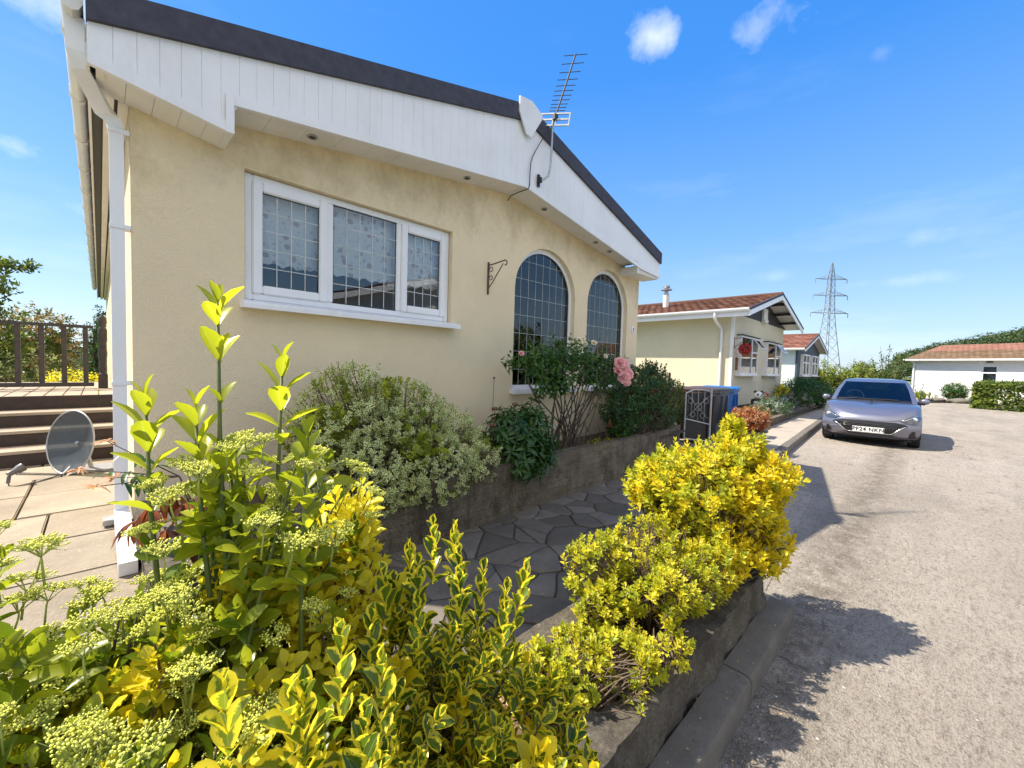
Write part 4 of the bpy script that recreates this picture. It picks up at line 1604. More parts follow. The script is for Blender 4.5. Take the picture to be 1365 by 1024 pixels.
def add_flower(parent, p, up, scale, rg):
    o = bpy.data.objects.new('flower_head', rg.choice(FLOWERS))
    C.objects.link(o)
    o.parent = parent
    o.location = Vector(p) - parent_loc(parent)
    o.rotation_euler = (Vector(up).normalized().to_track_quat('Z', 'Y') @ Matrix.Rotation(rg.uniform(0, 6.28), 4, 'Z').to_quaternion()).to_euler()
    o.scale = (scale,) * 3


# 1. the tall flowering shrub at the left, fresh green with pale flower heads and long upright shoots
rg = random.Random(21)
fs1 = thing('flowering_shrub', 'tall fresh green shrub with pale yellow flower heads nearest the white downpipe', 'shrub', (0.15, 1.05, -1.25))
L = Leafer(31)
st = MB()
stems = [((0.10, 1.02, -1.2), (0.20, 1.10, -.55), (0.183, 1.098, 0.115)), ((0.2, 1.0, -1.2), (0.30, 1.08, -.55), (0.315, 1.11, -0.01)),
         ((0.25, .95, -1.2), (0.31, .95, -.75), (0.318, 0.944, -0.17)), ((0.0, 1.1, -1.2), (0.09, 1.16, -.6), (0.07, 1.22, -0.10)),
         ((0.05, 1.05, -1.2), (0.17, 1.08, -.6), (0.15, 1.15, -0.12))]
for si, (b, mid, tip) in enumerate(stems):
    b, mid, tip = Vector(b), Vector(mid), Vector(tip)
    pts_ = [b, b.lerp(mid, .5) + Vector((.01, 0, 0)), mid, mid.lerp(tip, .5) + Vector((-.004, .004, 0)), tip]
    st.tube(pts_, [.009, .0075, .006, .005, .003], 7)
    ax = (tip - mid).normalized()
    if si == 0:
        L.shoot(tip, ax, 0.05, 3, 0.085, 12, 38, 0.75, 6)
        L.shoot(tip - ax * 0.11, ax, 0.02, 2, 0.085, 16, 26, 0.85, 6)
        L.shoot(tip - ax * 0.22, ax, 0.01, 1, 0.09, 26, 30, 0.6, 6)
        L.shoot(tip - ax * 0.33, ax, 0.05, 2, 0.09, 22, 40, 0.7, 8)
        L.shoot(tip - ax * 0.45, ax, 0.05, 2, 0.085, 40, 60, 0.4, 8)
    else:
        L.shoot(tip, ax, 0.16, 5, 0.085, 14, 46, 0.7, 9)
        L.shoot(tip - ax * 0.20, ax, 0.10, 3, 0.085, 40, 62, 0.5, 10)
blobs1 = [((0.20, 1.14, -0.44), (0.15, 0.15, 0.22)), ((0.28, 1.06, -0.45), (0.20, 0.18, 0.24)), ((-0.08, 1.18, -0.80), (0.26, 0.22, 0.16)),
          ((0.12, 0.98, -0.78), (0.34, 0.24, 0.2)), ((0.28, 0.84, -0.86), (0.26, 0.2, 0.2)), ((-0.05, 1.02, -0.86), (0.3, 0.26, 0.22))]
tips1 = crown_tips(blobs1, 240, 5, 0.62, 0.25, -1.1)
for (p, ax, k) in tips1:
    L.shoot(p, ax, 0.09 + 0.06 * rg.random(), rg.choice((3, 4, 5)), 0.066 * rg.uniform(.8, 1.2), 18, 66, rg.uniform(.0, .8), 14)
L.build('foliage', T_BIG, [LM['green']], fs1)
for (p, ax, k) in tips1:
    b = Vector((0.13 + rg.uniform(-.2, .2), 1.05 + rg.uniform(-.1, .1), -1.2))
    if rg.random() < .45:
        st.tube([b, b.lerp(p, .5) + Vector((rg.uniform(-.03, .03), rg.uniform(-.03, .03), .02)), p - ax * .05, p], [.008, .005, .003, .002], 6, cap=False)
st.build('stem', M['green_stem'], fs1, smooth=True, recalc=False)
ftips = [t_ for t_ in crown_tips([(b[0], b[1], 2.5 if i < 2 else .6) for i, b in enumerate(blobs1)], 330, 77, 0.7, 0.0, -0.95)]
nf = 0
for (p, ax, k) in ftips:
    if ax.z < 0.3 or nf >= 96:
        continue
    add_flower(fs1, p + ax * 0.045, ax + Vector((0, 0, .6)), rg.uniform(0.75, 1.1), rg)
    nf += 1

# 2. the same kind further left, lower, right under the viewer
fs2 = thing('flowering_shrub', 'lower flowering shrub beside the sandy patio slabs, at the very edge of the view', 'shrub', (-0.1, 1.1, -1.25))
L = Leafer(32)
blobs2 = [((-0.17, 1.14, -0.54), (0.15, 0.18, 0.17)), ((-0.02, 1.06, -0.64), (0.2, 0.2, 0.14)), ((0.0, 1.22, -0.66), (0.16, 0.14, 0.12)), ((-0.14, 0.86, -0.72), (0.22, 0.2, 0.15)), ((0.02, 0.80, -0.72), (0.22, 0.14, 0.14))]
tips2 = crown_tips(blobs2, 165, 15, 0.6, 0.2, -1.0)
for (p, ax, k) in tips2:
    L.shoot(p, ax, 0.09, rg.choice((3, 4)), 0.062 * rg.uniform(.8, 1.2), 20, 66, rg.uniform(.0, .6), 14)
L.build('foliage', T_BIG, [LM['green']], fs2)
stems_mesh('stem', tips2, (-0.1, 1.0, -1.25), M['bark'], fs2, 0.012, .002, 0.6, 4)
nf = 0
for (p, ax, k) in crown_tips(blobs2, 260, 78, 0.7, 0.0, -0.9):
    if ax.z > 0.3 and nf < 92:
        add_flower(fs2, p + ax * 0.045, ax + Vector((0, 0, .6)), rg.uniform(0.75, 1.1), rg)
        nf += 1


def shrub(name, label, cat, base, blobs, n, seed, tpl, mats, size, pairs=4, length=0.07, up=0.5, inner=0.25, angs=(18, 70), whorl=2,
          stem=True, stem_r=0.01, zmin=-1.3, group=None, mi=None, jit=14, stem_frac=.35, stem_mat='bark', small_tip=.55, extra=None, gaps=None):
    o = thing(name, label, cat, base, group)
    Lf = Leafer(seed)
    rg_ = random.Random(seed + 100)
    tips = crown_tips(blobs, n, seed, up, inner, zmin, gaps)
    for (p, ax, k) in tips:
        mm = mi(p, k, rg_) if mi else 0
        Lf.shoot(p, ax, length * rg_.uniform(.7, 1.3), pairs, size * rg_.uniform(.8, 1.2), angs[0], angs[1], rg_.random(), jit, whorl, mm, small_tip)
    if extra:
        extra(Lf, rg_)
    Lf.build('foliage', tpl, mats, o)
    if stem:
        stems_mesh('stem', tips, base, M[stem_mat], o, stem_r, .0018, stem_frac, seed + 5)
    return o, tips


# 3. bright yellow-leaved shrubs glowing between the green ones
shrub('golden_shrub', 'bright yellow leaved shrub glowing under the tall flowering shrub', 'shrub', (0.42, 1.0, -1.25),
      [((0.34, 0.98, -0.78), (0.2, 0.16, 0.2)), ((0.46, 1.02, -0.72), (0.18, 0.14, 0.2)), ((0.22, 1.12, -0.86), (0.2, 0.12, 0.16)), ((0.10, 0.92, -0.90), (0.22, 0.16, 0.12)), ((0.42, 1.08, -0.54), (0.14, 0.1, 0.13), 2), ((0.50, 1.14, -0.45), (0.08, 0.08, 0.10), 3), ((0.25, 1.12, -0.54), (0.09, 0.08, 0.10), 2)], 330, 41, T_MID, [LM['yellowin']], 0.045, 4, 0.08, 0.55)
shrub('golden_shrub', 'small clear yellow shrub low down among the flower heads', 'shrub', (0.0, 0.80, -1.25),
      [((0.02, 0.86, -0.84), (0.24, 0.12, 0.10)), ((-0.06, 0.98, -0.90), (0.2, 0.12, 0.10)), ((0.17, 0.70, -0.72), (0.10, 0.08, 0.10)), ((-0.08, 1.15, -0.72), (0.13, 0.10, 0.09), 3), ((0.07, 1.0, -0.64), (0.09, 0.08, 0.09), 3), ((-.02, .84, -.70), (.10, .07, .08), 2)], 330, 43, T_MID, [LM['yellowin']], 0.042, 4, 0.07, 0.55)


# 4. gold-edged spindle bush, bottom centre
def xt(Lf, rg_):
    for (tip, base) in (((0.62, 0.90, -0.43), (0.60, 0.86, -.75)), ((0.69, 0.90, -0.47), (0.66, 0.85, -.75)), ((0.80, 0.73, -0.55), (0.72, 0.72, -.80)), ((0.76, 0.76, -0.60), (0.70, 0.74, -.85)),
                        ((0.52, 0.92, -0.56), (0.52, 0.86, -.8)), ((0.58, 0.95, -.50), (.56, .9, -.8)), ((0.66, 0.84, -.50), (.64, .8, -.8)), ((0.73, 0.82, -.56), (.68, .8, -.85)), ((0.55, 0.86, -.50), (.54, .82, -.8)), ((0.48, 0.90, -.52), (.48, .86, -.8)), ((0.60, 0.76, -.52), (.6, .74, -.8)), ((0.70, 0.70, -.60), (.68, .7, -.85)), ((0.50, 0.78, -.55), (.5, .76, -.85)), ((0.40, 0.80, -.55), (.4, .78, -.85)), ((0.36, 0.68, -.55), (.36, .68, -.85)), ((0.30, 0.72, -.50), (.3, .7, -.8)), ((0.46, 1.02, -0.42), (0.46, 1.0, -.75)), ((0.22, 0.66, -0.52), (0.22, 0.66, -.85)), ((0.29, 0.60, -0.56), (0.28, 0.6, -.85)), ((0.12, .66, -.60), (0.12, .66, -.8))):
        t_, b_ = Vector(tip), Vector(base)
        Lf.shoot(t_, (t_ - b_), 0.15, 6, 0.056, 10, 44, rg_.random(), 9)
    for (tip, sz) in (((0.125, 0.715, -0.50), .064), ((0.20, 0.665, -0.52), .060)):
        Lf.shoot(tip, (rg_.uniform(-.1, .1), rg_.uniform(-.1, .1), 1), 0.13, 5, sz, 12, 52, .8, 9, 2, 2)


vb, vtips = shrub('variegated_spindle', 'dense bush of gold-edged dark green leaves leaning over the near corner of the path', 'shrub', (0.5, 0.78, -1.25),
                  [((0.55, 0.82, -0.80), (0.22, 0.2, 0.2)), ((0.62, 0.70, -0.92), (0.25, 0.2, 0.2)), ((0.40, 0.72, -0.86), (0.24, 0.2, 0.2)), ((0.24, 0.66, -0.86), (0.22, 0.15, 0.2)), ((0.52, 0.58, -0.98), (0.26, 0.14, 0.18)), ((0.70, 0.60, -1.02), (0.2, 0.14, 0.16)), ((0.08, .62, -.86), (0.2, 0.12, 0.16))],
                  600, 51, T_SPOON, [LM['varieg'], LM['gold'], LM['goldedge']], 0.047, 5, 0.085, 0.6, 0.25, (14, 66), mi=lambda p, k, r_: 1 if r_.random() < .10 else 0, extra=xt)

def xt2(Lf, rg_):
    for (x, y, z) in ((2.95, .86, -.30), (2.90, .90, -.38), (3.0, .82, -.42), (2.84, .96, -.44), (2.55, 1.2, -.50), (2.62, 1.12, -.46), (2.48, 1.28, -.58), (3.08, .60, -.52), (3.02, .56, -.60), (2.74, 1.02, -.44), (3.12, .66, -.60), (2.45, 1.22, -.72), (2.68, .62, -.62), (2.86, .56, -.66)):
        t_ = Vector((x, y, z))
        Lf.shoot(t_, Vector((rg_.uniform(-.25, .25), rg_.uniform(-.25, .25), 1)), .17, 7, .05, 12, 58, rg_.random(), 12, 2, 1 if y < .7 else 0)


# 5. golden shrubs further along the kerbside bed
shrub('golden_privet', 'large upright golden bush at the road end of the kerbside bed', 'shrub', (2.65, 0.92, -1.25),
      [((2.62, 0.98, -0.72), (0.33, 0.34, 0.26), 1.3), ((2.82, 0.82, -0.68), (0.30, 0.30, 0.24), 1.2), ((2.55, 0.90, -0.98), (0.34, 0.28, 0.22)), ((2.88, 0.82, -0.50), (0.16, 0.16, 0.14)), ((2.90, 0.64, -0.62), (0.22, 0.16, 0.12)), ((2.72, 0.68, -0.84), (0.26, 0.14, 0.2)), ((2.50, 1.22, -0.72), (0.16, 0.16, 0.16)), ((2.95, 0.88, -0.38), (0.07, 0.07, 0.09), 3), ((2.42, 0.74, -1.02), (0.2, 0.13, 0.16)), ((2.74, 0.58, -0.98), (0.22, 0.1, 0.16))],
      1750, 61, T_SMALL, [LM['lime'], LM['gold']], 0.043, 5, 0.075, 0.55, 0.3, (16, 68), mi=lambda p, k, r_: 1 if (p.y < 0.72 and r_.random() < .7) or r_.random() < .2 else 0, gaps=(5.0, .26), extra=xt2)
pr, ptips = shrub('golden_privet', 'sprawling low golden bush with bare twigs at the middle of the kerbside bed', 'shrub', (1.95, 0.92, -1.25),
      [((1.75, 1.12, -0.98), (0.20, 0.16, 0.14)), ((2.02, 1.02, -0.92), (0.24, 0.16, 0.14)), ((2.08, 0.84, -0.99), (0.24, 0.14, 0.12)), ((1.86, 0.92, -1.04), (0.22, 0.16, 0.10)), ((2.22, 0.80, -1.06), (0.14, 0.12, 0.10)), ((1.62, 1.02, -1.10), (0.12, 0.12, 0.08)), ((1.82, .76, -0.99), (0.22, 0.11, 0.12), 1.3), ((2.0, .70, -1.02), (0.16, 0.09, 0.10)), ((2.24, .72, -1.04), (0.18, 0.11, 0.13)), ((1.58, .68, -1.12), (0.16, 0.08, 0.08)), ((2.30, 1.0, -.98), (0.16, 0.14, 0.14))],
      1200, 62, T_SMALL, [LM['lime']], 0.028, 5, 0.035, 0.6, 0.10, (16, 66), gaps=(7.0, .08), stem_frac=.9, stem_r=.006)
shrub('golden_privet', 'lowest mat of golden leaves beside the gold-edged spindle', 'shrub', (1.2, 0.9, -1.25),
      [((1.12, 0.96, -1.13), (0.14, 0.12, 0.09)), ((1.25, 0.88, -1.14), (0.16, 0.12, 0.09)), ((1.38, 0.96, -1.16), (0.14, 0.12, 0.08)), ((1.50, 0.80, -1.14), (0.14, 0.10, 0.09)), ((1.38, .70, -1.12), (0.14, 0.08, 0.09))],
      460, 63, T_SMALL, [LM['lime']], 0.028, 5, 0.035, 0.6, 0.08, (16, 66), gaps=(9.0, .1), stem_frac=.9, stem_r=.005)

# 6. plants in the raised bed by the wall
shrub('variegated_euonymus', 'big rounded bush of small cream-edged leaves under the wide window', 'shrub', (1.7, 3.0, -1.02),
      [((1.35, 3.08, -0.42), (0.42, 0.38, 0.40)), ((1.75, 3.06, -0.48), (0.42, 0.38, 0.36)), ((2.15, 3.02, -0.68), (0.38, 0.36, 0.32)), ((1.45, 2.80, -0.80), (0.40, 0.28, 0.32)), ((1.85, 2.76, -0.84), (0.42, 0.26, 0.30)), ((2.35, 2.88, -0.86), (0.30, 0.28, 0.24)), ((1.12, 2.95, -0.70), (0.26, 0.3, 0.4))],
      3600, 71, T_ROUND, [LM['cream'], LM['green']], 0.034, 4, 0.045, 0.4, 0.22, (24, 76), zmin=-1.25, mi=lambda p, k, r_: 1 if noise.noise(p * 2.6) > .28 and r_.random() < .7 else 0)
for x in (1.18, 1.28, 1.46, 1.60, 1.78, 2.0, 2.15):
    pass
shrub('peony', 'dark green drooping peony with long leaves and brown seed heads', 'plant', (3.05, 2.95, -1.02),
      [((2.92, 2.92, -0.66), (0.30, 0.28, 0.22)), ((3.20, 2.98, -0.64), (0.30, 0.28, 0.22)), ((2.95, 2.74, -0.88), (0.26, 0.20, 0.24)), ((3.15, 2.78, -0.84), (0.22, 0.2, 0.2))],
      210, 72, T_LONG, [LM['deep']], 0.115, 3, 0.05, 0.35, 0.2, (40, 100), 3, zmin=-1.2, jit=18, stem_frac=.5)
pd = MB()
rgq = random.Random(5)
for (x, y, z) in ((2.72, 2.95, -.43), (2.66, 2.9, -.58), (2.74, 2.85, -.68), (3.0, 2.95, -.40), (3.3, 2.92, -.48), (3.42, 3.0, -.50)):
    for k in range(4):
        a = k * 1.57 + rgq.random()
        pd.ball((x + .018 * math.cos(a), y + .018 * math.sin(a), z), .016, 1, 0, (1, 1, 1.3))
    pd.tube([(x, y, z), (x + .03, y + .03, z - .25)], .004, 5, 0)
pd.tube([(2.92, 3.2, -.5), (2.93, 3.2, -.15)], .003, 5, 0)
pd.ball((2.93, 3.2, -.14), .014, 1, 0)
pdo = pd.build('seed_head', M['seed_brown'], [o for o in bpy.data.objects if o.name == 'peony'][0], smooth=True)

# rose bush: bare crossing stems below, leafy above, with pink and cream blooms
rose = thing('rose_bush', 'open rose bush with bare dark stems, pink and cream blooms before the arched windows', 'rose', (3.85, 3.0, -1.02))
rs = MB()
rgr = random.Random(14)
Lr = Leafer(15)
rblobs = [((3.35, 3.02, 0.05), (0.28, 0.24, 0.20)), ((3.75, 3.02, 0.16), (0.40, 0.28, 0.22)), ((4.25, 3.02, 0.14), (0.40, 0.28, 0.24)), ((3.9, 2.95, -0.10), (0.55, 0.26, 0.18)), ((4.6, 2.9, -0.05), (0.34, 0.26, 0.26)), ((3.05, 3.05, 0.06), (0.12, 0.12, 0.10)), ((3.55, 2.95, -.2), (.3, .2, .15))]
rtips = crown_tips(rblobs, 420, 16, 0.4, 0.35)
for (p, ax, k) in rtips:
    Lr.shoot(p, ax, 0.11, 3, 0.062 * rgr.uniform(.8, 1.2), 30, 85, rgr.random(), 20, 2)
Lr.build('foliage', T_MID, [LM['rose']], rose)
for k in range(26):
    p = rgr.choice(rtips)[0]
    b = Vector((3.85 + rgr.uniform(-.22, .35), 3.02 + rgr.uniform(-.1, .1), -1.03))
    m1 = b.lerp(p, .35) + Vector((rgr.uniform(-.1, .1), rgr.uniform(-.06, .06), .05))
    m2 = b.lerp(p, .7) + Vector((rgr.uniform(-.06, .06), rgr.uniform(-.05, .05), .05))
    rs.tube([b, m1, m2, p], [.011, .008, .006, .003], 6, cap=False)
for k in range(30):
    b = Vector((3.7 + rgr.uniform(-.6, 1.0), 2.95 + rgr.uniform(-.12, .2), -1.02))
    e = b + Vector((rgr.uniform(-.3, .3), rgr.uniform(-.12, .12), rgr.uniform(.15, .45)))
    rs.tube([b, b.lerp(e, .5) + Vector((.03, 0, .03)), e], [.006, .004, .002], 5, cap=False)
rs.build('stem', plain('dark_rose_stem', (0.075, 0.055, 0.04), 0.8, 0.3, 30), rose, smooth=True, recalc=False)


def bloom(mb, c, r, mi, rg_):
    """a many-petalled bloom of cupped petals, its face turned outwards from the wall"""
    q_ = Vector((-.45 + rg_.uniform(-.3, .3), -.75, .45 + rg_.uniform(-.3, .3))).normalized().to_track_quat('Z', 'Y')
    for ring, (np_, rr, tilt) in enumerate(((4, .42, 80), (5, .62, 66), (6, .85, 46), (7, 1.0, 24))):
        for k in range(np_):
            an = k * 6.283 / np_ + ring * .55 + rg_.uniform(-.2, .2)
            t_ = R(tilt + rg_.uniform(-10, 10))
            vs = []
            for i in range(5):
                for j in range(-1, 2):
                    f = i / 4
                    w = .5 * math.sin(min(1, f * .72 + .14) * math.pi) ** .7 * r
                    a_ = t_ * (1.25 - .55 * f)
                    x_ = f * r * rr * math.cos(a_) + .04 * r
                    z_ = f * r * .8 * math.sin(a_) - .12 * r + .10 * r * abs(j)
                    x_ -= .10 * r * abs(j)
                    y_ = j * w
                    p = Vector((x_ * math.cos(an) - y_ * math.sin(an), x_ * math.sin(an) + y_ * math.cos(an), z_))
                    vs.append(Vector(c) + q_ @ p)
            fs = []
            for i in range(4):
                for j in range(2):
                    a = i * 3 + j
                    fs.append((a, a + 1, a + 4, a + 3))
            mb.add(vs, fs, mi)


for (x, y, z, r, mt) in ((4.44, 2.60, -.01, .10, 'pink'), (4.36, 2.57, 0.06, .085, 'pink'), (4.52, 2.56, -.06, .10, 'pink'), (4.42, 2.54, -.11, .095, 'pink'), (4.34, 2.58, -.04, .08, 'pink'), (4.50, 2.60, .05, .08, 'pink'), (4.50, 2.56, -.16, .075, 'pink'), (3.02, 2.9, 0.12, .035, 'pink'),
                         (3.86, 2.80, 0.30, .05, 'cream_petal'), (3.95, 2.78, 0.27, .035, 'cream_petal'), (4.15, 2.80, 0.29, .045, 'cream_petal'), (4.38, 2.78, 0.14, .035, 'cream_petal')):
    b = MB()
    bloom(b, (x, y, z), r * .9, 0, rgr)
    b.build('bloom', M[mt], rose, smooth=True, recalc=False)

shrub('garden_shrub', 'broad dark green bush with reddish tips between the pink roses and the iron gate', 'shrub', (5.9, 3.1, -1.02),
      [((5.2, 3.05, -0.45), (0.45, 0.30, 0.40)), ((5.75, 3.10, -0.36), (0.50, 0.34, 0.42)), ((6.35, 3.18, -0.30), (0.46, 0.34, 0.40)), ((6.75, 3.25, -0.42), (0.34, 0.30, 0.40)), ((6.2, 3.0, -0.70), (0.7, 0.26, 0.26)), ((5.2, 2.95, -.75), (.4, .2, .2))],
      760, 81, T_SMALL, [LM['deep'], LM['olive'], LM['rust']], 0.058, 5, 0.12, 0.5, 0.3, (16, 68), zmin=-1.02, mi=lambda p, k, r_: 2 if r_.random() < .035 else (1 if p.x > 6.1 and r_.random() < .65 else 0))
shrub('garden_shrub', 'wispy olive bush with thin upright sprays above the dark bush', 'shrub', (6.8, 3.3, -1.02),
      [((6.7, 3.30, -0.15), (0.34, 0.2, 0.22)), ((7.1, 3.32, -0.30), (0.28, 0.2, 0.26)), ((7.35, 3.30, -0.50), (0.22, 0.16, 0.34)), ((7.68, 3.26, -0.55), (0.22, 0.14, 0.36)), ((6.55, 3.3, 0.02), (0.14, 0.14, 0.16))],
      420, 82, T_SMALL, [LM['olive'], LM['treelight']], 0.05, 6, 0.22, 0.75, 0.2, (14, 50), zmin=-1.0, mi=lambda p, k, r_: 1 if r_.random() < .3 else 0)
shrub('ground_cover', 'low bright green creeping plant on the bed under the roses', 'plant', (4.4, 2.9, -1.02),
      [((4.45, 2.86, -0.98), (0.3, 0.14, 0.08)), ((5.0, 2.9, -0.98), (0.3, 0.14, 0.08)), ((3.5, 2.9, -1.0), (.25, .12, .06))], 130, 83, T_SMALL, [LM['green']], 0.035, 3, 0.04, .6, .2, zmin=-1.04, stem=False)

# plant with drooping rust-red leaves at the corner of the wall
pi = thing('pieris', 'plant with drooping rust-red leaves beside the downpipe', 'plant', (0.42, 2.9, -1.02))
Lp = Leafer(91)
rgp2 = random.Random(92)
pst = MB()
for (tx, ty, tz, mi_) in ((0.16, 2.62, -.74, 1), (0.24, 2.70, -.70, 1), (0.30, 2.66, -.76, 1), (0.36, 2.72, -.82, 1), (0.22, 2.6, -.86, 1), (0.34, 2.6, -.92, 1), (0.42, 2.7, -.70, 1), (0.28, 2.56, -.95, 1), (.12, 2.66, -.80, 1)):
    tp = Vector((tx, ty, tz))
    pst.tube([(0.42, 2.9, -1.0), Vector((0.42, 2.9, -1.0)).lerp(tp, .6) + Vector((0, 0, .08)), tp], [.008, .006, .003], 6, cap=False)
    for k in range(9):
        a = rgp2.uniform(0, 6.28)
        d = Vector((math.cos(a) * .6, math.sin(a) * .6, rgp2.uniform(-1.1, -.2)))
        Lp.leaf(tp, d, (math.cos(a) * .5, math.sin(a) * .5, .8), rgp2.uniform(.10, .15), rgp2.random(), 0)
for (tx, ty, tz) in ((0.02, 2.75, -.42), (-.08, 2.85, -.56), (-0.02, 2.7, -.62), (.05, 2.75, -.60)):
    tp = Vector((tx, ty, tz))
    pst.tube([(0.42, 2.9, -1.0), (0.3, 2.85, -.66), tp], [.006, .004, .002], 5, cap=False)
    for k in range(9):
        a = rgp2.uniform(0, 6.28)
        Lp.leaf(tp, Vector((math.cos(a), math.sin(a), rgp2.uniform(-.3, .7))), (0, 0, 1), rgp2.uniform(.04, .065), rgp2.random(), 2)
    for f in (.35, .55, .7):
        q = Vector((0.3, 2.85, -.66)).lerp(tp, f)
        for k in range(3):
            a = rgp2.uniform(0, 6.28)
            Lp.leaf(q, Vector((math.cos(a), math.sin(a), rgp2.uniform(-.9, .1))), (0, 0, 1), rgp2.uniform(.07, .10), rgp2.random(), 1)
Lp.build('foliage', T_LONG, [LM['rust'], LM['deep'], LM['bronze']], pi)
pst.build('stem', M['bark'], pi, smooth=True, recalc=False)

# ------------------------------------------------------------------ deck, steps, railing and dish on the left
dk = thing('deck', 'raised timber deck with dark brown steps and a dark railing beside the house', 'deck', (-1.5, 7.5, PATIO))
DZ, DY, DX1 = -0.50, 7.05, 0.13
for k in range(14):
    x1 = DX1 - k * 0.148
    m = MB()
    m.box((x1 - 0.140, DY + .002, DZ - .032), (x1, DY + 3.2, DZ), ch=.004)
    m.build('deck_board', M['deck_board'], dk)
m = MB()
m.box((-5.2, DY + .002, DZ - .032), (DX1 - 14 * .148, DY + 3.2, DZ - .002))
m.build('deck_floor', M['deck_board'], dk)
for k in range(4):
    yk = DY - 0.33 * k
    zk = DZ - 0.15 * k
    m = MB()
    m.box((-5.2, yk - .024, zk - 0.15 - (0.02 if k < 3 else 0)), (DX1, yk, zk - .034), ch=.002)
    m.build('riser', M['deck_dark'], dk)
    if k:
        m = MB()
        m.box((-5.2, yk - .035, zk - .03), (DX1, yk + .165, zk), ch=.004)
        m.box((-5.2, yk + .171, zk - .03), (DX1, yk + .328, zk), ch=.004)
        m.build('tread', M['deck_board'], dk)
    else:
        m = MB()
        m.box((-5.2, yk - .03, zk - .034), (DX1, yk + .001, zk - .001), ch=.003)
        m.build('nosing', M['deck_dark'], dk)
RY = 8.35
m = MB()
m.box((-5.2, RY - .035, 0.345), (-0.06, RY + .035, 0.385), ch=.006)
m.box((-5.2, RY - .028, DZ + .03), (-0.06, RY + .028, DZ + .085), ch=.005)
m.build('handrail', M['deck_rail'], dk)
x = -0.14
while x > -5:
    m = MB()
    m.box((x - .026, RY - .022, DZ + .085), (x + .026, RY + .022, 0.345), ch=.004)
    m.build('baluster', M['deck_rail'], dk)
    x -= 0.205
m = MB()
m.box((-.02, RY - .05, DZ), (.08, RY + .05, DZ + .20), ch=.008)
m.lathe([(.05, DZ + .2), (.032, DZ + .23), (.045, DZ + .27), (.036, DZ + .32), (.05, DZ + .50), (.036, DZ + .64), (.05, DZ + .68), (.05, DZ + .84), (.03, DZ + .88), (.05, DZ + .94), (.045, DZ + 1.0), (.01, DZ + 1.05)], (.03, RY, 0), 16)
m.build('newel_post', M['deck_rail'], dk, smooth=40)

ds = thing('satellite_dish', 'grey satellite dish standing on the sandy patio before the steps', 'dish', (-0.18, 5.55, PATIO))
ds.location = (-0.20, 5.45, PATIO)
dc = Vector((-0.20, 5.45, -0.815))
face = Vector((-0.80, -0.55, 0.14)).normalized()
sd = face.cross(Vector((0, 0, 1))).normalized()
up_ = sd.cross(face)
t = NT('smoked_mesh_dish')
_tr = t.n('ShaderNodeBsdfTransparent')
_tr.inputs[0].default_value = (.75, .8, .82, 1)
_mx = t.n('ShaderNodeMixShader')
_mx.inputs[0].default_value = .62
t.t.links.new(_tr.outputs[0], _mx.inputs[1])
t.t.links.new(t.bsdf((.10, .115, .13), .4), _mx.inputs[2])
dish_m = t.done(_mx.outputs[0])
vs, fs = [], []
NR, NS = 7, 40
for i in range(NR + 1):
    rr = i / NR
    for k in range(NS):
        a = 2 * math.pi * k / NS
        lx, lz = 0.265 * rr * math.cos(a), 0.285 * rr * math.sin(a)
        vs.append(dc + sd * lx + up_ * lz + face * (0.055 * rr * rr - .055))
for i in range(NR):
    for k in range(NS):
        k2 = (k + 1) % NS
        fs.append((i * NS + k, i * NS + k2, (i + 1) * NS + k2, (i + 1) * NS + k))
nv = len(vs)
vs += [v - face * 0.006 for v in vs]
fs += [tuple(q + nv for q in f[::-1]) for f in fs]
for k in range(NS):
    k2 = (k + 1) % NS
    fs.append((NR * NS + k, NR * NS + k2, nv + NR * NS + k2, nv + NR * NS + k))
m = MB()
m.add(vs, fs)
m.build('reflector', dish_m, ds, smooth=50)
m = MB()
rim = [dc + sd * 0.267 * math.cos(a) + up_ * 0.287 * math.sin(a) for a in [2 * math.pi * k / 40 for k in range(41)]]
m.tube(rim, 0.007, 6, cap=False)
m.build('rim', M['grey_metal'], ds, smooth=True)
m = MB()
lnb = dc + face * 0.33 - up_ * 0.215
m.tube([dc - face * .07 - up_ * .17, dc - up_ * .285 + face * .02, lnb - up_ * .03], 0.011, 8)
m.build('feed_arm', M['grey_metal'], ds)
m = MB()
dirl = (dc - lnb).normalized()
m.tube([lnb - dirl * .06, lnb - dirl * .01, lnb + dirl * .012, lnb + dirl * .04], [.02, .024, .034, .036], 14)
m.tube([lnb - dirl * .05 - up_ * .02, lnb - dirl * .05 - up_ * .075], .012, 8)
m.build('receiver', plain('black_white_lnb', (0.10, 0.10, 0.11), 0.35, 0.4, 30), ds, smooth=40)
m = MB()
m.tube([dc - face * .05, dc - face * .12 - up_ * .05, Vector((dc.x + .13, dc.y + .09, PATIO + .02))], .019, 10)
m.box((dc.x - .02, dc.y - .06, PATIO), (dc.x + .28, dc.y + .24, PATIO + .018), ch=.004)
m.build('foot', M['grey_metal'], ds, smooth=40)
m = MB()
lp = [lnb - dirl * .05 - up_ * .075]
m.tube([lp[0], lp[0] + Vector((.02, -.03, -.05)), lp[0] + Vector((.09, -.05, -.06)), lp[0] + Vector((.13, -.02, -.02)), Vector((dc.x + .02, dc.y + .05, PATIO + .012)), Vector((.06, 5.7, PATIO + .01)), Vector((.10, 4.4, PATIO + .01))], .0045, 6)
m.build('cable', M['gasket'], ds, smooth=True)
st_ = MB()
sphere = thing('glass_globe', 'small clear glass globe lying on the bed among the rust-red leaves', 'ornament', (0.45, 2.62, -1.0))
m = MB()
m.ball((0.45, 2.62, -0.90), .055, 3)
m.build('globe', plain('mirrored_globe', (0.7, 0.72, 0.75), 0.08, 0.03, 3, metal=0.8), sphere, smooth=True)
m = MB()
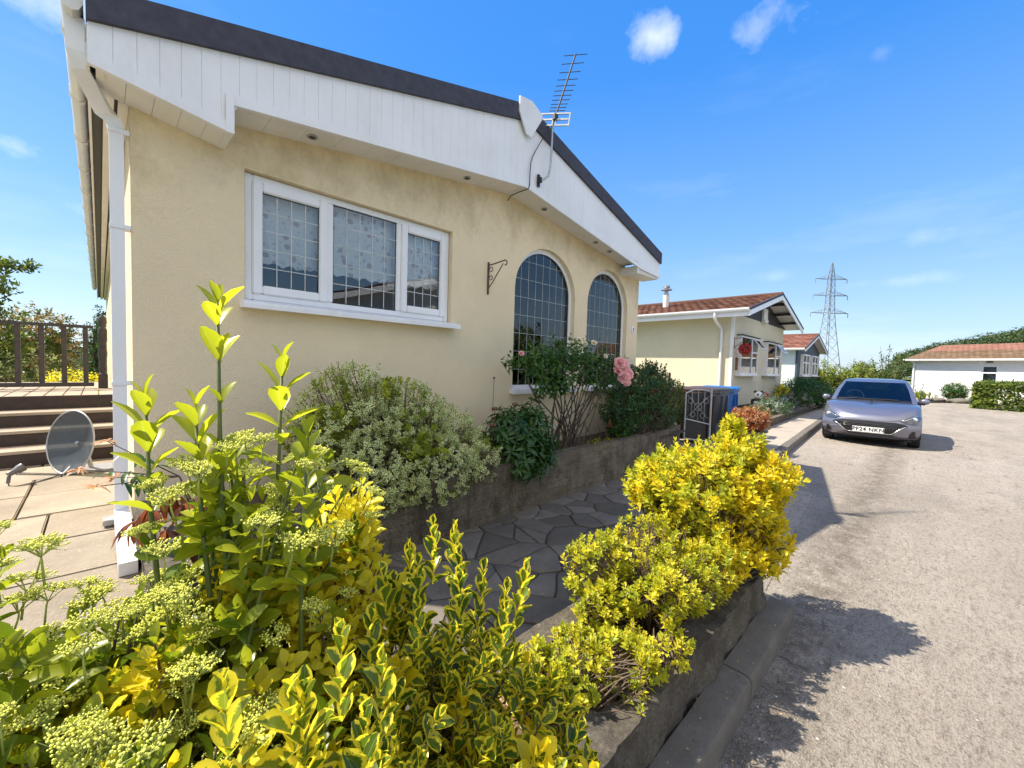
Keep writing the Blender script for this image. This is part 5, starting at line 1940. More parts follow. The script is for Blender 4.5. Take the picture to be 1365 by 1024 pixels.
m.lathe([(.03, -1.03), (.026, -.96), (.02, -.945)], (0.45, 2.62, 0), 14)
m.build('stand', M['gasket'], sphere, smooth=40)

# ------------------------------------------------------------------ tiled roofs
def tiled_slope(mb, vals, o, u, v, nu, nv_, th=0.045, seed=0):
    """courses of tiles: o lower corner, u along the eaves (full length), v up the slope (full length)"""
    o, u, v = Vector(o), Vector(u), Vector(v)
    nrm = u.cross(v).normalized()
    if nrm.z < 0:
        nrm = -nrm
    rg_ = random.Random(seed)
    for j in range(nv_):
        off = 0.5 if j % 2 else 0.0
        for i in range(-1, nu):
            a0, a1 = (i + off) / nu, (i + 1 + off) / nu
            a0, a1 = max(0, a0), min(1, a1)
            if a1 - a0 < 1e-4:
                continue
            g_ = 0.04 / nu
            p0 = o + u * (a0 + g_ * .5) + v * (j / nv_)
            p1 = o + u * (a1 - g_ * .5) + v * (j / nv_)
            p2 = o + u * (a1 - g_ * .5) + v * ((j + 1.0) / nv_)
            p3 = o + u * (a0 + g_ * .5) + v * ((j + 1.0) / nv_)
            k = th * rg_.uniform(.85, 1.1)
            vs = [p0 + nrm * .002, p1 + nrm * .002, p2 + nrm * .004, p3 + nrm * .004, p0 + nrm * k, p1 + nrm * k, p2 + nrm * .012, p3 + nrm * .012]
            # a shallow roll across each tile
            q0, q1 = (vs[4] + vs[5]) / 2 - nrm * .012, (vs[6] + vs[7]) / 2 - nrm * .006
            vs += [q0, q1]
            mb.add(vs, [(4, 8, 9, 7), (8, 5, 6, 9), (0, 1, 5, 8, 4), (1, 2, 6, 5), (3, 0, 4, 7)])
            t_ = min(1, max(0, rg_.gauss(.5, .28)))
            vals += [t_] * 5


def plate(mb, p, th, mi=0):
    """a quad p with thickness th downwards along its normal"""
    p = [Vector(q) for q in p]
    n = (p[1] - p[0]).cross(p[2] - p[0]).normalized()
    if n.z < 0:
        n = -n
    q = [a - n * th for a in p]
    mb.add(p + q, [(0, 1, 2, 3), (7, 6, 5, 4), (0, 4, 5, 1), (1, 5, 6, 2), (2, 6, 7, 3), (3, 7, 4, 0)], mi)


def gable_roof(home_, x0, x1, yf, yb, ze, za, tile, nu, nv_, seed, barge='pvc', soff='soffit', bh=0.17):
    """roof with its gable end at yf; eaves at x0, x1 height ze; ridge height za"""
    xa = (x0 + x1) / 2
    base = MB()
    for s in (0, 1):
        xe = (x0, x1)[s]
        plate(base, [(xe, yf + .01, ze), (xa, yf + .01, za), (xa, yb, za), (xe, yb, ze)], 0.05)
    ro = base.build('roof', M[soff], home_)
    mb, vals = MB(), []
    for s in (0, 1):
        xe = (x0 - .05, x1 + .05)[s]
        k = .05 * (za - ze) / (xa - x0)
        if s == 0:
            tiled_slope(mb, vals, (xe, yf - .02, ze - k + .012), (0, yb - yf + .02, 0), (xa - xe, 0, za - ze + k), nu, nv_, seed=seed)
        else:
            tiled_slope(mb, vals, (xe, yb, ze - k + .012), (0, yf - .02 - yb, 0), (xa - xe, 0, za - ze + k), nu, nv_, seed=seed + 1)
    to = mb.build('tiles', tile, ro, recalc=False)
    tint_faces(to, vals)
    bb = MB()
    for (xe, sg) in ((x0 - .04, 1), (x1 + .04, -1)):
        k = .04 * (za - ze) / (xa - x0)
        for (dz0, dz1, y0, y1, mi) in ((-bh - .03, -.035, yf - .035, yf, 0), (-.033, 0.05, yf - .045, yf + .005, 1)):
            vs = []
            for y in (y0, y1):
                vs += [(xe, y, ze - k + dz0), (xa, y, za + dz0), (xa, y, za + dz1), (xe, y, ze - k + dz1)]
            bb.add(vs, [(0, 1, 2, 3), (7, 6, 5, 4), (0, 4, 5, 1), (1, 5, 6, 2), (2, 6, 7, 3), (3, 7, 4, 0)], mi)
    bo_ = bb.build('bargeboard', [M[barge], M['felt']], ro)
    rc_ = MB()
    rc_.tube([(xa, yf - .03, za + .02), (xa, yb, za + .02)], .075, 10)
    rco = rc_.build('ridge', tile, ro, smooth=40)
    return ro


def bay_window(home_, x0, x1, z0, z1, yw, frac=0.66, vent_open=True, dep=0.16, label=None, wname='window'):
    """box window standing proud of a wall that faces -y: big fixed light, side light with an open top vent"""
    y = yw - dep
    m = MB()
    frame_rect(m, x0, x1, z0, z1, .055, y, y + .06, .006)
    xm = x0 + (x1 - x0) * frac
    zm = z0 + (z1 - z0) * 0.60
    m.box((xm - .03, y - .002, z0 + .055), (xm + .03, y + .06, z1 - .055), ch=.005)
    m.box((xm + .03, y - .001, zm - .03), (x1 - .055, y + .06, zm + .03), ch=.005)
    m.box((x0 + .001, y + .061, z0), (x0 + .05, yw + .02, z1))
    m.box((x1 - .05, y + .061, z0), (x1 - .001, yw + .02, z1))
    m.box((x0 + .052, y + .061, z1 - .05), (x1 - .052, yw + .02, z1 - .001))
    w = m.build(wname, M['pvc'], home_, smooth=35, label=label)
    s = MB()
    s.box((x0 - .07, y - .06, z0 - .05), (x1 + .07, yw - .002, z0 - .002), ch=.01)
    s.build('sill', M['pvc'], w)
    h = MB()
    h.box((x0 - .05, y - .05, z1 + .002), (x1 + .05, yw - .002, z1 + .035), ch=.006)
    h.build('head_cap', M['black_wood'], w)
    gpn = MB()
    gpn.box((x0 + .05, y + .025, z0 + .05), (xm - .03, y + .031, z1 - .05))
    gpn.box((xm + .03, y + .025, z0 + .05), (x1 - .05, y + .031, zm - .03))
    gpn.build('pane', M['glass'], w)
    v = MB()
    a = R(38) if vent_open else 0
    hz, hy = z1 - .06, y - .004
    L_ = z1 - .06 - (zm + .03)
    Mx = Matrix.Translation((0, hy, hz)) @ Matrix.Rotation(-a, 4, 'X')
    frame_v = MB()
    frame_rect(frame_v, xm + .03, x1 - .05, -L_, 0, .045, -.03, .0, .004)
    v.add([Mx @ Vector(q) for q in frame_v.v], frame_v.f)
    vo = v.build('opening_vent', M['pvc'], w, smooth=35)
    gv = MB()
    gv.box((xm + .07, -.018, -L_ + .04), (x1 - .09, -.013, -.04), M=Mx)
    gv.build('pane', M['glass'], vo)
    return w


# ------------------------------------------------------------------ second home: cream, brown tiles, black gable
h2 = thing('park_home', 'pale cream bungalow with brown tiled roof, black gable and two box windows', 'house', (18.1, 10, PAVE))
HX0, HX1, HY, HB = 14.85, 21.55, 4.58, 16.5
wb = MB()
wb.prism([(HX0, -1.18), (HX1, -1.18), (HX1, 1.93), ((HX0 + HX1) / 2, 1.93), (HX0, 1.93)], lambda u, w, t: (u, t, w), HY, HY + .12, 0,
         [[(15.30, -.05), (17.15, -.05), (17.15, 1.18), (15.30, 1.18)], [(18.55, -.05), (20.5, -.05), (20.5, 1.15), (18.55, 1.15)]])
wb.box((HX0, HY + .12, -1.18), (HX0 + .12, HB, 1.93))
wb.box((HX1 - .12, HY + .12, -1.18), (HX1, HB, 1.93))
wb.box((HX0 + .12, HB - .12, -1.18), (HX1 - .12, HB, 1.93))
wb.build('wall', M['stucco2'], h2)
ib = MB()
ib.box((HX0 + .13, HY + .13, -.75), (HX1 - .13, 9, -.7), 1)
ib.box((HX0 + .13, 8.9, -.7), (HX1 - .13, 9.0, 1.9), 0)
ib.box((HX0 + .13, HY + .13, 1.85), (HX1 - .13, 9, 1.9), 0)
ib.build('interior', [M['interior'], M['carpet']], h2)
pb = MB()
pb.box((HX0 + .06, HY + .06, ROAD), (HX1 - .06, HB, -1.18))
pb.build('plinth', M['black_wood'], h2)
gb2 = MB()
xa2 = (HX0 + HX1) / 2
gb2.prism([(HX0 - .3, 1.931), (HX1 + .3, 1.931), (xa2, 2.83)], lambda u, w, t: (u, t, w), HY - .012, HY + .10)
gb2.build('gable_panel', M['black_wood'], h2)
vb2 = MB()
vb2.box((17.95, HY - .10, 1.90), (18.50, HY - .013, 2.45), ch=.01)
vb2.box((17.98, HY - .135, 1.90), (18.47, HY - .101, 2.03), ch=.006)
vb2.build('vent_box', M['pvc_old'], h2)
gable_roof(h2, 14.24, 21.94, 3.96, HB + .4, 1.955, 2.93, M['tile_brown'], 46, 13, 5)
for sg in (1, -1):
    for f in (.28, .56, .84):
        xp = xa2 + sg * (1 - f) * 3.5
        zp = 1.955 + (2.93 - 1.955) * f - .075
        bmz = MB()
        bmz.box((xp - .05, 3.975, zp - .10), (xp + .05, HY - .013, zp))
        bmz.build('purlin', M['black_wood'], h2)
sx2 = MB()
sx2.box((14.26, HY - .02, 1.86), (14.85, HB, 1.885))
sx2.build('soffit', M['soffit'], h2)
gt2 = MB()
gt2.prism([(14.12, 1.99), (14.12, 1.93), (14.15, 1.89), (14.20, 1.885), (14.235, 1.91), (14.235, 1.99)], lambda u, w, t: (u, t, w), 3.95, HB + .3)
g2o = gt2.build('gutter', M['pvc'], h2, smooth=40)
gf2 = MB()
gf2.box((14.236, 3.97, 1.74), (14.262, HB + .3, 1.93))
gf2.build('eaves_board', M['pvc'], h2)
dp2 = MB()
dp2.tube([(14.18, 4.95, 1.88), (14.18, 4.95, 1.74), (14.3, 4.95, 1.62), (14.7, 4.93, 1.45), (14.79, 4.92, 1.38), (14.79, 4.92, -1.35)], .045, 10)
dp2.build('downpipe', M['pvc'], h2, smooth=40)
cs = MB()
cs.box((14.835, HY - .012, -1.18), (14.93, HY - .001, 1.9))
cs.box((14.835, HY - .001, -1.18), (14.849, HY + .08, 1.9))
cs.build('corner_strip', M['pvc'], h2)
bay_window(h2, 15.25, 17.20, -.10, 1.22, HY, .64)
bay_window(h2, 18.50, 20.55, -.10, 1.19, HY, .62)
fl = MB()
fl.tube([(16.6, 7.75, 2.3), (16.6, 7.75, 3.05)], .12, 14)
fl.build('flue', M['pvc_old'], h2, smooth=40)
fl = MB()
fl.lathe([(.10, 3.05), (.10, 3.16), (.06, 3.18), (.06, 3.22), (.22, 3.26), (.22, 3.30), (.08, 3.33), (.14, 3.38), (.14, 3.44), (.03, 3.48)], (16.6, 7.75, 0), 18)
fl.build('flue_cowl', M['grey_metal'], h2, smooth=40)
lm = MB()
lm.box((14.79, 8.25, 1.42), (14.849, 8.37, 1.56), ch=.006)
lm.ball((14.70, 8.24, 1.50), .085, 2, 0, (1, 1, .9))
lm.ball((14.70, 8.42, 1.47), .085, 2, 1, (1, 1, .9))
lm.build('security_lamp', [M['gasket'], M['pvc']], h2, smooth=40)
b2 = MB()
b2.tube([(15.0, HY - .005, 1.15), (15.0, HY - .005, .75)], .012, 6)
b2.tube([(15.0, HY - .01, 1.1), (15.02, 4.3, 1.12), (14.92, 4.26, 1.10), (14.90, 4.22, 1.05)], .011, 6)
b2.tube([(15.0, HY - .01, .8), (15.02, 4.3, 1.02)], .009, 6)
tag(b2.build('hanging_bracket', M['rust']), 'iron bracket on the second home holding the red flower ball', 'bracket')
fb_ = thing('flower_ball', 'round ball of red flowers hanging beside the first box window', 'hanging basket', (14.90, 4.22, .7))
Lb = Leafer(7)
rgb = random.Random(7)
for k in range(420):
    u_ = Vector((rgb.gauss(0, 1), rgb.gauss(0, 1), rgb.gauss(0, 1))).normalized()
    Lb.leaf(Vector((14.90, 4.22, .74)) + u_ * .145, u_ + Vector((rgb.uniform(-.8, .8), rgb.uniform(-.8, .8), rgb.uniform(-.8, .8))), u_, rgb.uniform(.05, .08), rgb.random())
LM['redpetal'] = leaf_mat('red_petal', (0.42, 0.02, 0.03), (0.62, 0.05, 0.06), None, trans=.25)
Lb.build('blossom', T_SMALL, [LM['redpetal']], fb_)
m = MB()
m.ball((14.90, 4.22, .74), .13, 2)
m.tube([(14.90, 4.22, 1.05), (14.90, 4.22, .84)], .006, 5)
m.build('basket', M['soil'], fb_, smooth=True)
bf = thing('bird_feeder', 'slim brown bird feeder on the wall beside the first box window', 'feeder', (15.0, 4.5, .2))
m = MB()
m.lathe([(.05, .05), (.055, .08), (.04, .09), (.04, .40), (.06, .42), (.02, .47)], (15.02, 4.48, 0), 12)
m.build('tube', M['seed_brown'], bf, smooth=40)
m = MB()
m.tube([(15.02, 4.48, .47), (15.02, 4.48, .60), (15.01, 4.575, .61)], .006, 5)
m.build('hook', M['rust'], bf)

# ------------------------------------------------------------------ third home further along
h3 = thing('park_home', 'small dark slate-blue gabled home beyond the cream one', 'house', (29, 10, PAVE))
w3 = MB()
w3.box((26.2, 4.95, -1.2), (32.4, 15, 1.25))
w3.build('wall', M['pale_blue'], h3)
f3 = MB()
f3.prism([(26.17, -1.2), (32.43, -1.2), (32.43, 1.3), (29.3, 2.12), (26.17, 1.3)], lambda u, w, t: (u, t, w), 4.86, 4.948)
f3.build('front_wall', M['slate_blue'], h3)
gable_roof(h3, 25.9, 32.7, 4.5, 15.3, 1.31, 2.24, M['tile_red'], 30, 10, 9, bh=.13)
for (x0, x1) in ((26.9, 28.6), (29.4, 31.2)):
    m = MB()
    frame_rect(m, x0, x1, -.12, 1.05, .07, 4.70, 4.80, .006)
    m.box(((x0 + x1) / 2 - .04, 4.70, -.05), ((x0 + x1) / 2 + .04, 4.80, .98))
    m.box((x0 + .07, 4.71, .55), (x1 - .07, 4.80, .62))
    m.box((x0, 4.801, -.12), (x0 + .05, 4.858, 1.05))
    m.box((x1 - .05, 4.801, -.12), (x1, 4.858, 1.05))
    w_ = m.build('window', M['pvc'], h3)
    m = MB()
    m.box((x0 + .06, 4.74, -.06), (x1 - .06, 4.75, .99))
    m.build('pane', M['glass'], w_)
    m = MB()
    m.box((x0 - .08, 4.62, -.17), (x1 + .08, 4.857, -.122))
    m.build('sill', M['pvc'], w_)
m = MB()
m.tube([(25.86, 4.52, 1.27), (25.86, 15.3, 1.27)], .06, 8)
m.build('gutter', M['pvc'], h3, smooth=40)

# ------------------------------------------------------------------ white bungalow across the bend
h4 = thing('bungalow', 'long white rendered bungalow with a low brown and salmon roof behind the hedge', 'house', (45, -4, ROAD))
A4 = Vector((41.0, 0.72, 0))
U4 = Vector((-0.5, -0.866, 0))
N4 = Vector((0.866, -0.5, 0))       # away from the viewer


def q4(u, n, z):
    p = A4 + U4 * u + N4 * n
    return (p.x, p.y, z)


m = MB()
m.prism([(0, ROAD), (17, ROAD), (17, 1.14), (0, 1.14)], lambda u, w, t: q4(u, t, w), 0, .15, 0, [[(3.62, -.35), (4.38, -.35), (4.38, .82), (3.62, .82)]])
for (u0, u1, n0, n1) in ((0, .15, .15, 7), (16.85, 17, .15, 7), (.15, 16.85, 6.85, 7)):
    b = [q4(u0, n0, ROAD), q4(u1, n0, ROAD), q4(u1, n1, ROAD), q4(u0, n1, ROAD)]
    m.add(b + [(x, y, 1.14) for x, y, _ in b], [(3, 2, 1, 0), (4, 5, 6, 7), (0, 1, 5, 4), (1, 2, 6, 5), (2, 3, 7, 6), (3, 0, 4, 7)])
m.build('wall', M['white_render'], h4)
m = MB()
plate(m, [q4(-.3, -.35, 1.18), q4(17.3, -.35, 1.18), q4(17.3, 3.5, 2.35), q4(-.3, 3.5, 2.35)], .1)
plate(m, [q4(-.3, 7.35, 1.18), q4(17.3, 7.35, 1.18), q4(17.3, 3.5, 2.35), q4(-.3, 3.5, 2.35)], .1)
m.prism([(0.01, 1.141), (6.99, 1.141), (3.5, 2.25)], lambda u, w, t: q4(t, u, w), 0.0, .12)
r4 = m.build('roof', M['soffit'], h4)
mb, vals = MB(), []
tiled_slope(mb, vals, q4(-.35, -.42, 1.19), U4 * 17.7, N4 * 2.2 + Vector((0, 0, .66)), 60, 8, seed=3)
o_ = mb.build('tiles', M['tile_mossy'], r4, recalc=False)
tint_faces(o_, vals)
mb, vals = MB(), []
tiled_slope(mb, vals, q4(-.35, 1.79, 1.855), U4 * 17.7, N4 * 1.72 + Vector((0, 0, .515)), 60, 6, seed=4)
o_ = mb.build('upper_tiles', M['tile_pink'], r4, recalc=False)
tint_faces(o_, vals)
m = MB()
m.tube([q4(-.3, -.45, 1.16), q4(17.3, -.45, 1.16)], .06, 8)
m.tube([q4(.1, -.40, 1.14), q4(.12, -.06, .95), q4(.12, -.06, ROAD)], .05, 8)
m.build('gutter', M['pvc'], h4, smooth=40)
m = MB()
for (u0, u1, z0, z1) in ((3.62, 3.70, -.35, .82), (4.30, 4.38, -.35, .82), (3.70, 4.30, -.35, -.27), (3.70, 4.30, .74, .82), (3.70, 4.30, .33, .41)):
    m.prism([(u0, z0), (u1, z0), (u1, z1), (u0, z1)], lambda u, w, t: q4(u, t, w), .03, .09)
w4 = m.build('window', M['pvc'], h4)
m = MB()
m.prism([(3.67, -.3), (4.33, -.3), (4.33, .78), (3.67, .78)], lambda u, w, t: q4(u, t, w), .055, .065)
m.build('pane', M['glass'], w4)
m = MB()
m.prism([(3.5, -.52), (4.5, -.52), (4.5, -.36), (3.5, -.36)], lambda u, w, t: q4(u, t, w), -.06, -.002)
m.build('sill', M['gasket'], w4)
m = MB()
b = [q4(.2, .45, ROAD), q4(16.8, .45, ROAD), q4(16.8, .5, ROAD), q4(.2, .5, ROAD)]
m.add(b + [(x, y, 1.1) for x, y, _ in b], [(3, 2, 1, 0), (4, 5, 6, 7), (0, 1, 5, 4), (1, 2, 6, 5), (2, 3, 7, 6), (3, 0, 4, 7)])
m.build('interior', M['interior'], h4)
m = MB()
m.prism([(2.2, 1.0), (2.5, 1.0), (2.5, 1.1), (2.2, 1.1)], lambda u, w, t: q4(u + 1.65, t, w), -.06, -.002)
m.build('vent', M['gasket'], h4)

# hedge, ball bush and low plants in front of the white bungalow
hd = thing('hedge', 'clipped green hedge in front of the white bungalow', 'hedge', (33.5, -3.8, ROAD))
Lh = Leafer(3)
rgh = random.Random(33)
HO = Vector((32.0, -1.78, 0))
for k in range(17000):
    u, n, z = rgh.uniform(0, 10), rgh.uniform(0, 1.4), rgh.uniform(0, 1.28)
    side_ = rgh.random()
    if side_ < .45:
        n = rgh.uniform(-.05, .08)
    elif side_ < .75:
        z = 1.28 + rgh.uniform(-.08, .06)
    elif side_ < .9:
        u = rgh.uniform(-.05, .1)
    p = HO + U4 * u + N4 * n + Vector((0, 0, ROAD + z))
    p += Vector((rgh.gauss(0, .06), rgh.gauss(0, .06), rgh.gauss(0, .06))) + N4 * .12 * noise.noise(p * 1.3)
    d = Vector((rgh.gauss(0, 1), rgh.gauss(0, 1), rgh.gauss(.4, 1))) - N4 * .8
    Lh.leaf(p, d, (-.5, -.5, .8), rgh.uniform(.11, .19), rgh.random(), 1 if rgh.random() < .3 else 0)
Lh.build('foliage', T_SMALL, [LM['tree'], LM['treelight']], hd)
m = MB()
for k in range(14):
    p = HO + U4 * (.4 + k * .7) + N4 * .7
    m.tube([(p.x, p.y, ROAD), (p.x + .1, p.y, ROAD + .6), (p.x, p.y + .1, ROAD + 1.1)], [.03, .02, .01], 6)
m.build('stem', M['bark'], hd)


def ball_bush(name, label, cat, c, r, n, seed, mats, size, tpl=T_SMALL, group=None, rz=None, mi=None, flat=0.0, stem=True):
    o = thing(name, label, cat, (c[0], c[1], c[2] - (rz or r)), group)
    Lq = Leafer(seed)
    rq = random.Random(seed)
    for (p, ax, k) in crown_tips([(c, (r, r, rz or r))], n, seed, .2, .25, c[2] - (rz or r) + .02):
        Lq.shoot(p, ax, size * 1.6, 3, size * rq.uniform(.8, 1.2), 20, 75, rq.random(), 20, 2, mi(rq) if mi else 0)
    Lq.build('foliage', tpl, mats, o)
    if stem:
        m = MB()
        b = Vector((c[0], c[1], c[2] - (rz or r)))
        for k in range(5):
            a = k * 1.256
            m.tube([b, b + Vector((math.cos(a) * r * .3, math.sin(a) * r * .3, (rz or r) * .8)), b + Vector((math.cos(a) * r * .6, math.sin(a) * r * .6, (rz or r) * 1.3))], [r * .06, r * .04, r * .02], 6)
        m.build('stem', M['bark'], o)
    return o


ball_bush('clipped_bush', 'round clipped bush before the white bungalow, left of the hedge', 'bush', (38.6, -1.35, -.90), .62, 520, 4, [LM['deep'], LM['rust']], .10, mi=lambda r_: 1 if r_.random() < .01 else 0)
sp = thing('spiky_plant', 'yellow-green clump with upright spikes at the foot of the white bungalow', 'plant', (38.3, .75, ROAD))
Ls = Leafer(9)
rgs = random.Random(9)
for k in range(240):
    p = Vector((38.3 + rgs.gauss(0, .3), .5 + rgs.gauss(0, .38), ROAD + rgs.uniform(.0, .35)))
    Ls.leaf(p, (rgs.gauss(0, .4), rgs.gauss(0, .4), 1), (-.7, -.7, .2), rgs.uniform(.2, .4), rgs.random())
for k in range(9):
    p = Vector((38.3 + rgs.gauss(0, .3), .5 + rgs.gauss(0, .42), ROAD + .1))
    for j in range(9):
        Ls.leaf(p + Vector((0, 0, j * .11)), (rgs.gauss(0, .5), rgs.gauss(0, .5), .6), (-.7, -.7, .2), .14, .3, 1)
Ls.build('foliage', T_LONG, [LM['treelight'], LM['grey']], sp)
for (x, y, z, lab) in ((38.0, -.55, .16, 'low brown stone beside the round clipped bush'), (37.2, -1.5, .2, 'pale stone trough below the round clipped bush')):
    m = MB()
    bm = bmesh.new()
    bmesh.ops.create_icosphere(bm, subdivisions=3, radius=1)
    vs = [Vector((v.co.x * .45, v.co.y * .5, v.co.z * z)) * (1 + .25 * noise.noise(v.co * 1.7)) + Vector((x, y, ROAD + z * .6)) for v in bm.verts]
    bm.verts.index_update()
    m.add(vs, [[v.index for v in f.verts] for f in bm.faces])
    bm.free()
    tag(m.build('rock', M['kerb'], smooth=True), lab, 'rock')
vg = MB()
for (pts_) in ([(36, .2), (30, 2.9), (30.5, 4.2), (42, 6), (46, 2), (47, -8), (52, -9), (60, -12), (60, -2.2), (38, -1.9)],):
    vg.add([(x, y, ROAD + .006) for x, y in pts_], [tuple(range(len(pts_)))])
struct('verge', vg, M['soil'])

# ------------------------------------------------------------------ garden front of the second home
gbed = thing('garden_bed', 'low stone-edged flower bed in front of the second home', 'flower bed', (15, 3.4, PAVE))
m = MB()
rough_wall(m, (10.3, 2.75), (19.5, 3.05), PAVE - .04, PAVE + .20, .12, .012, .08)
rough_wall(m, (10.3, 2.75), (10.3, 4.2), PAVE - .04, PAVE + .20, .12, .012, .08, side=-1)
m.build('stone_edging', M['planter_front'], gbed, smooth=50)
m = MB()
soil_sheet(m, [(10.4, 2.88), (22, 4.5)], PAVE + .15, .04, .15)
m.build('soil_bed', M['soil'], gbed, smooth=True)
ball_bush('dark_bush', 'large dark green dome-shaped bush before the slate-blue home', 'bush', (20.6, 3.55, -.83), 1.0, 900, 12, [LM['deep']], .09, rz=.68)
ball_bush('dark_bush', 'dark bush hugging the far side of the dome-shaped bush', 'bush', (22.3, 3.6, -.85), .85, 500, 13, [LM['deep']], .10, rz=.62)
ball_bush('yellow_flowers', 'clump of tall yellow flowers against the second home', 'flowers', (18.9, 3.95, -.82), .30, 170, 14, [LM['yellowin'], LM['olive']], .07, rz=.40, mi=lambda r_: 1 if r_.random() < .3 else 0)
ball_bush('hydrangea', 'bush with pale pink flower heads beside the dome-shaped bush', 'bush', (18.6, 3.35, -1.02), .50, 300, 15, [LM['deep'], leaf_mat('pale_pink_petal', (.5, .33, .36), (.66, .48, .5))], .075, rz=.36, mi=lambda r_: 1 if r_.random() < .16 else 0)
ball_bush('grey_shrub', 'grey-green shrub between the panda ornament and the pavement', 'bush', (14.6, 3.25, -1.06), .50, 320, 16, [LM['grey'], LM['deep']], .06, rz=.36, mi=lambda r_: 1 if r_.random() < .5 else 0)
ball_bush('grey_shrub', 'low blue-green shrub with mauve flowers right of the panda ornament', 'bush', (16.4, 3.35, -1.06), .45, 300, 17, [LM['grey'], LM['deep'], leaf_mat('mauve_petal', (.22, .20, .38), (.36, .33, .5))], .06, rz=.34, mi=lambda r_: (0, 1, 1, 2)[r_.randrange(4)])
ball_bush('olive_shrub', 'small olive shrub in front of the blue bin', 'bush', (12.2, 3.1, -1.1), .36, 200, 18, [LM['olive'], LM['bronze']], .055, rz=.28, mi=lambda r_: 1 if r_.random() < .4 else 0)
# panda ornament
pa = thing('panda_ornament', 'black and white panda garden ornament sitting in the flower bed', 'ornament', (15.6, 3.95, PAVE + .15))
white_ = plain('ornament_white', (0.78, 0.77, 0.74), .6, .06)
black_ = plain('ornament_black', (0.018, 0.018, 0.02), .5, .2)
m = MB()
fwd4 = Vector((-.80, -.60, 0))
c0 = Vector((15.6, 3.95, PAVE + .15))
side4 = Vector((.6, -.8, 0))
m.ball(c0 + Vector((0, 0, .20)), .20, 3, 0, (1, 1, 1.05))
m.ball(c0 + Vector((0, 0, .31)), .165, 3, 1, (1.06, 1.06, .55))
for s in (-1, 1):
    m.tube([c0 + side4 * s * .15 + Vector((0, 0, .33)), c0 + side4 * s * .20 + fwd4 * .10 + Vector((0, 0, .24)), c0 + side4 * s * .13 + fwd4 * .20 + Vector((0, 0, .19))], [.055, .055, .05], 10, 1)
    m.tube([c0 + side4 * s * .12 + Vector((0, 0, .07)), c0 + side4 * s * .14 + fwd4 * .17 + Vector((0, 0, .075)), c0 + side4 * s * .14 + fwd4 * .25 + Vector((0, 0, .10))], [.075, .07, .06], 10, 1)
m.build('body', [white_, black_], pa, smooth=True)
m = MB()
hc = c0 + Vector((0, 0, .50)) + fwd4 * .04
m.ball(hc, .135, 3, 0, (1.08, 1.08, .95))
m.ball(hc + fwd4 * .115 - Vector((0, 0, .035)), .055, 2, 0)
m.ball(hc + fwd4 * .165 - Vector((0, 0, .02)), .02, 2, 1)
for s in (-1, 1):
    m.ball(hc + side4 * s * .10 + Vector((0, 0, .115)), .048, 2, 1)
    m.ball(hc + side4 * s * .058 + fwd4 * .112 + Vector((0, 0, .022)), .033, 2, 1, (1, 1, 1.3))
m.build('head', [white_, black_], pa, smooth=True)
rb = thing('red_flower', 'single red flower cluster right of the panda ornament', 'flowers', (16.2, 3.95, PAVE + .15))
Lb = Leafer(70)
for k in range(90):
    u_ = Vector((rgb.gauss(0, 1), rgb.gauss(0, 1), rgb.gauss(0, 1))).normalized()
    Lb.leaf(Vector((16.3, 3.95, -.83)) + u_ * .11, u_ + Vector((rgb.uniform(-.8, .8), rgb.uniform(-.8, .8), .1)), u_, .07, rgb.random())
Lb.build('blossom', T_SMALL, [LM['redpetal']], rb)
m = MB()
m.tube([(16.3, 3.95, PAVE + .12), (16.31, 3.95, -1.0), (16.3, 3.95, -.83)], .012, 6)
m.build('stem', M['green_stem'], rb)

# potted bronze shrub at the edge of the pavement
pp = thing('potted_shrub', 'bronze and rust leaved shrub in a square stone tub on the pavement edge', 'plant', (8.75, 2.35, PAVE))
m = MB()
m.box((8.50, 2.10, PAVE), (9.0, 2.60, PAVE + .26), ch=.02)
m.box((8.47, 2.07, PAVE + .262), (9.03, 2.63, PAVE + .31), ch=.012)
m.build('stone_tub', M['kerb'], pp, smooth=40)
Lq = Leafer(22)
rq = random.Random(23)
for (p, ax, k) in crown_tips([((8.75, 2.36, -.92), (.36, .36, .24))], 330, 24, .35, .2):
    Lq.shoot(p, ax, .09, 4, .062 * rq.uniform(.8, 1.2), 16, 66, rq.random(), 16, 2, 1 if rq.random() < (.75 if ax.z > .3 else .3) else 0)
Lq.build('foliage', T_SMALL, [LM['rust'], LM['bronze']], pp)
ball_bush('bronze_shrub', 'small bronze shrub tucked between the blue bin and the potted shrub', 'plant', (9.75, 3.0, -1.08), .26, 150, 29, [LM['bronze'], LM['rust']], .05, rz=.28, mi=lambda r_: r_.randrange(2))

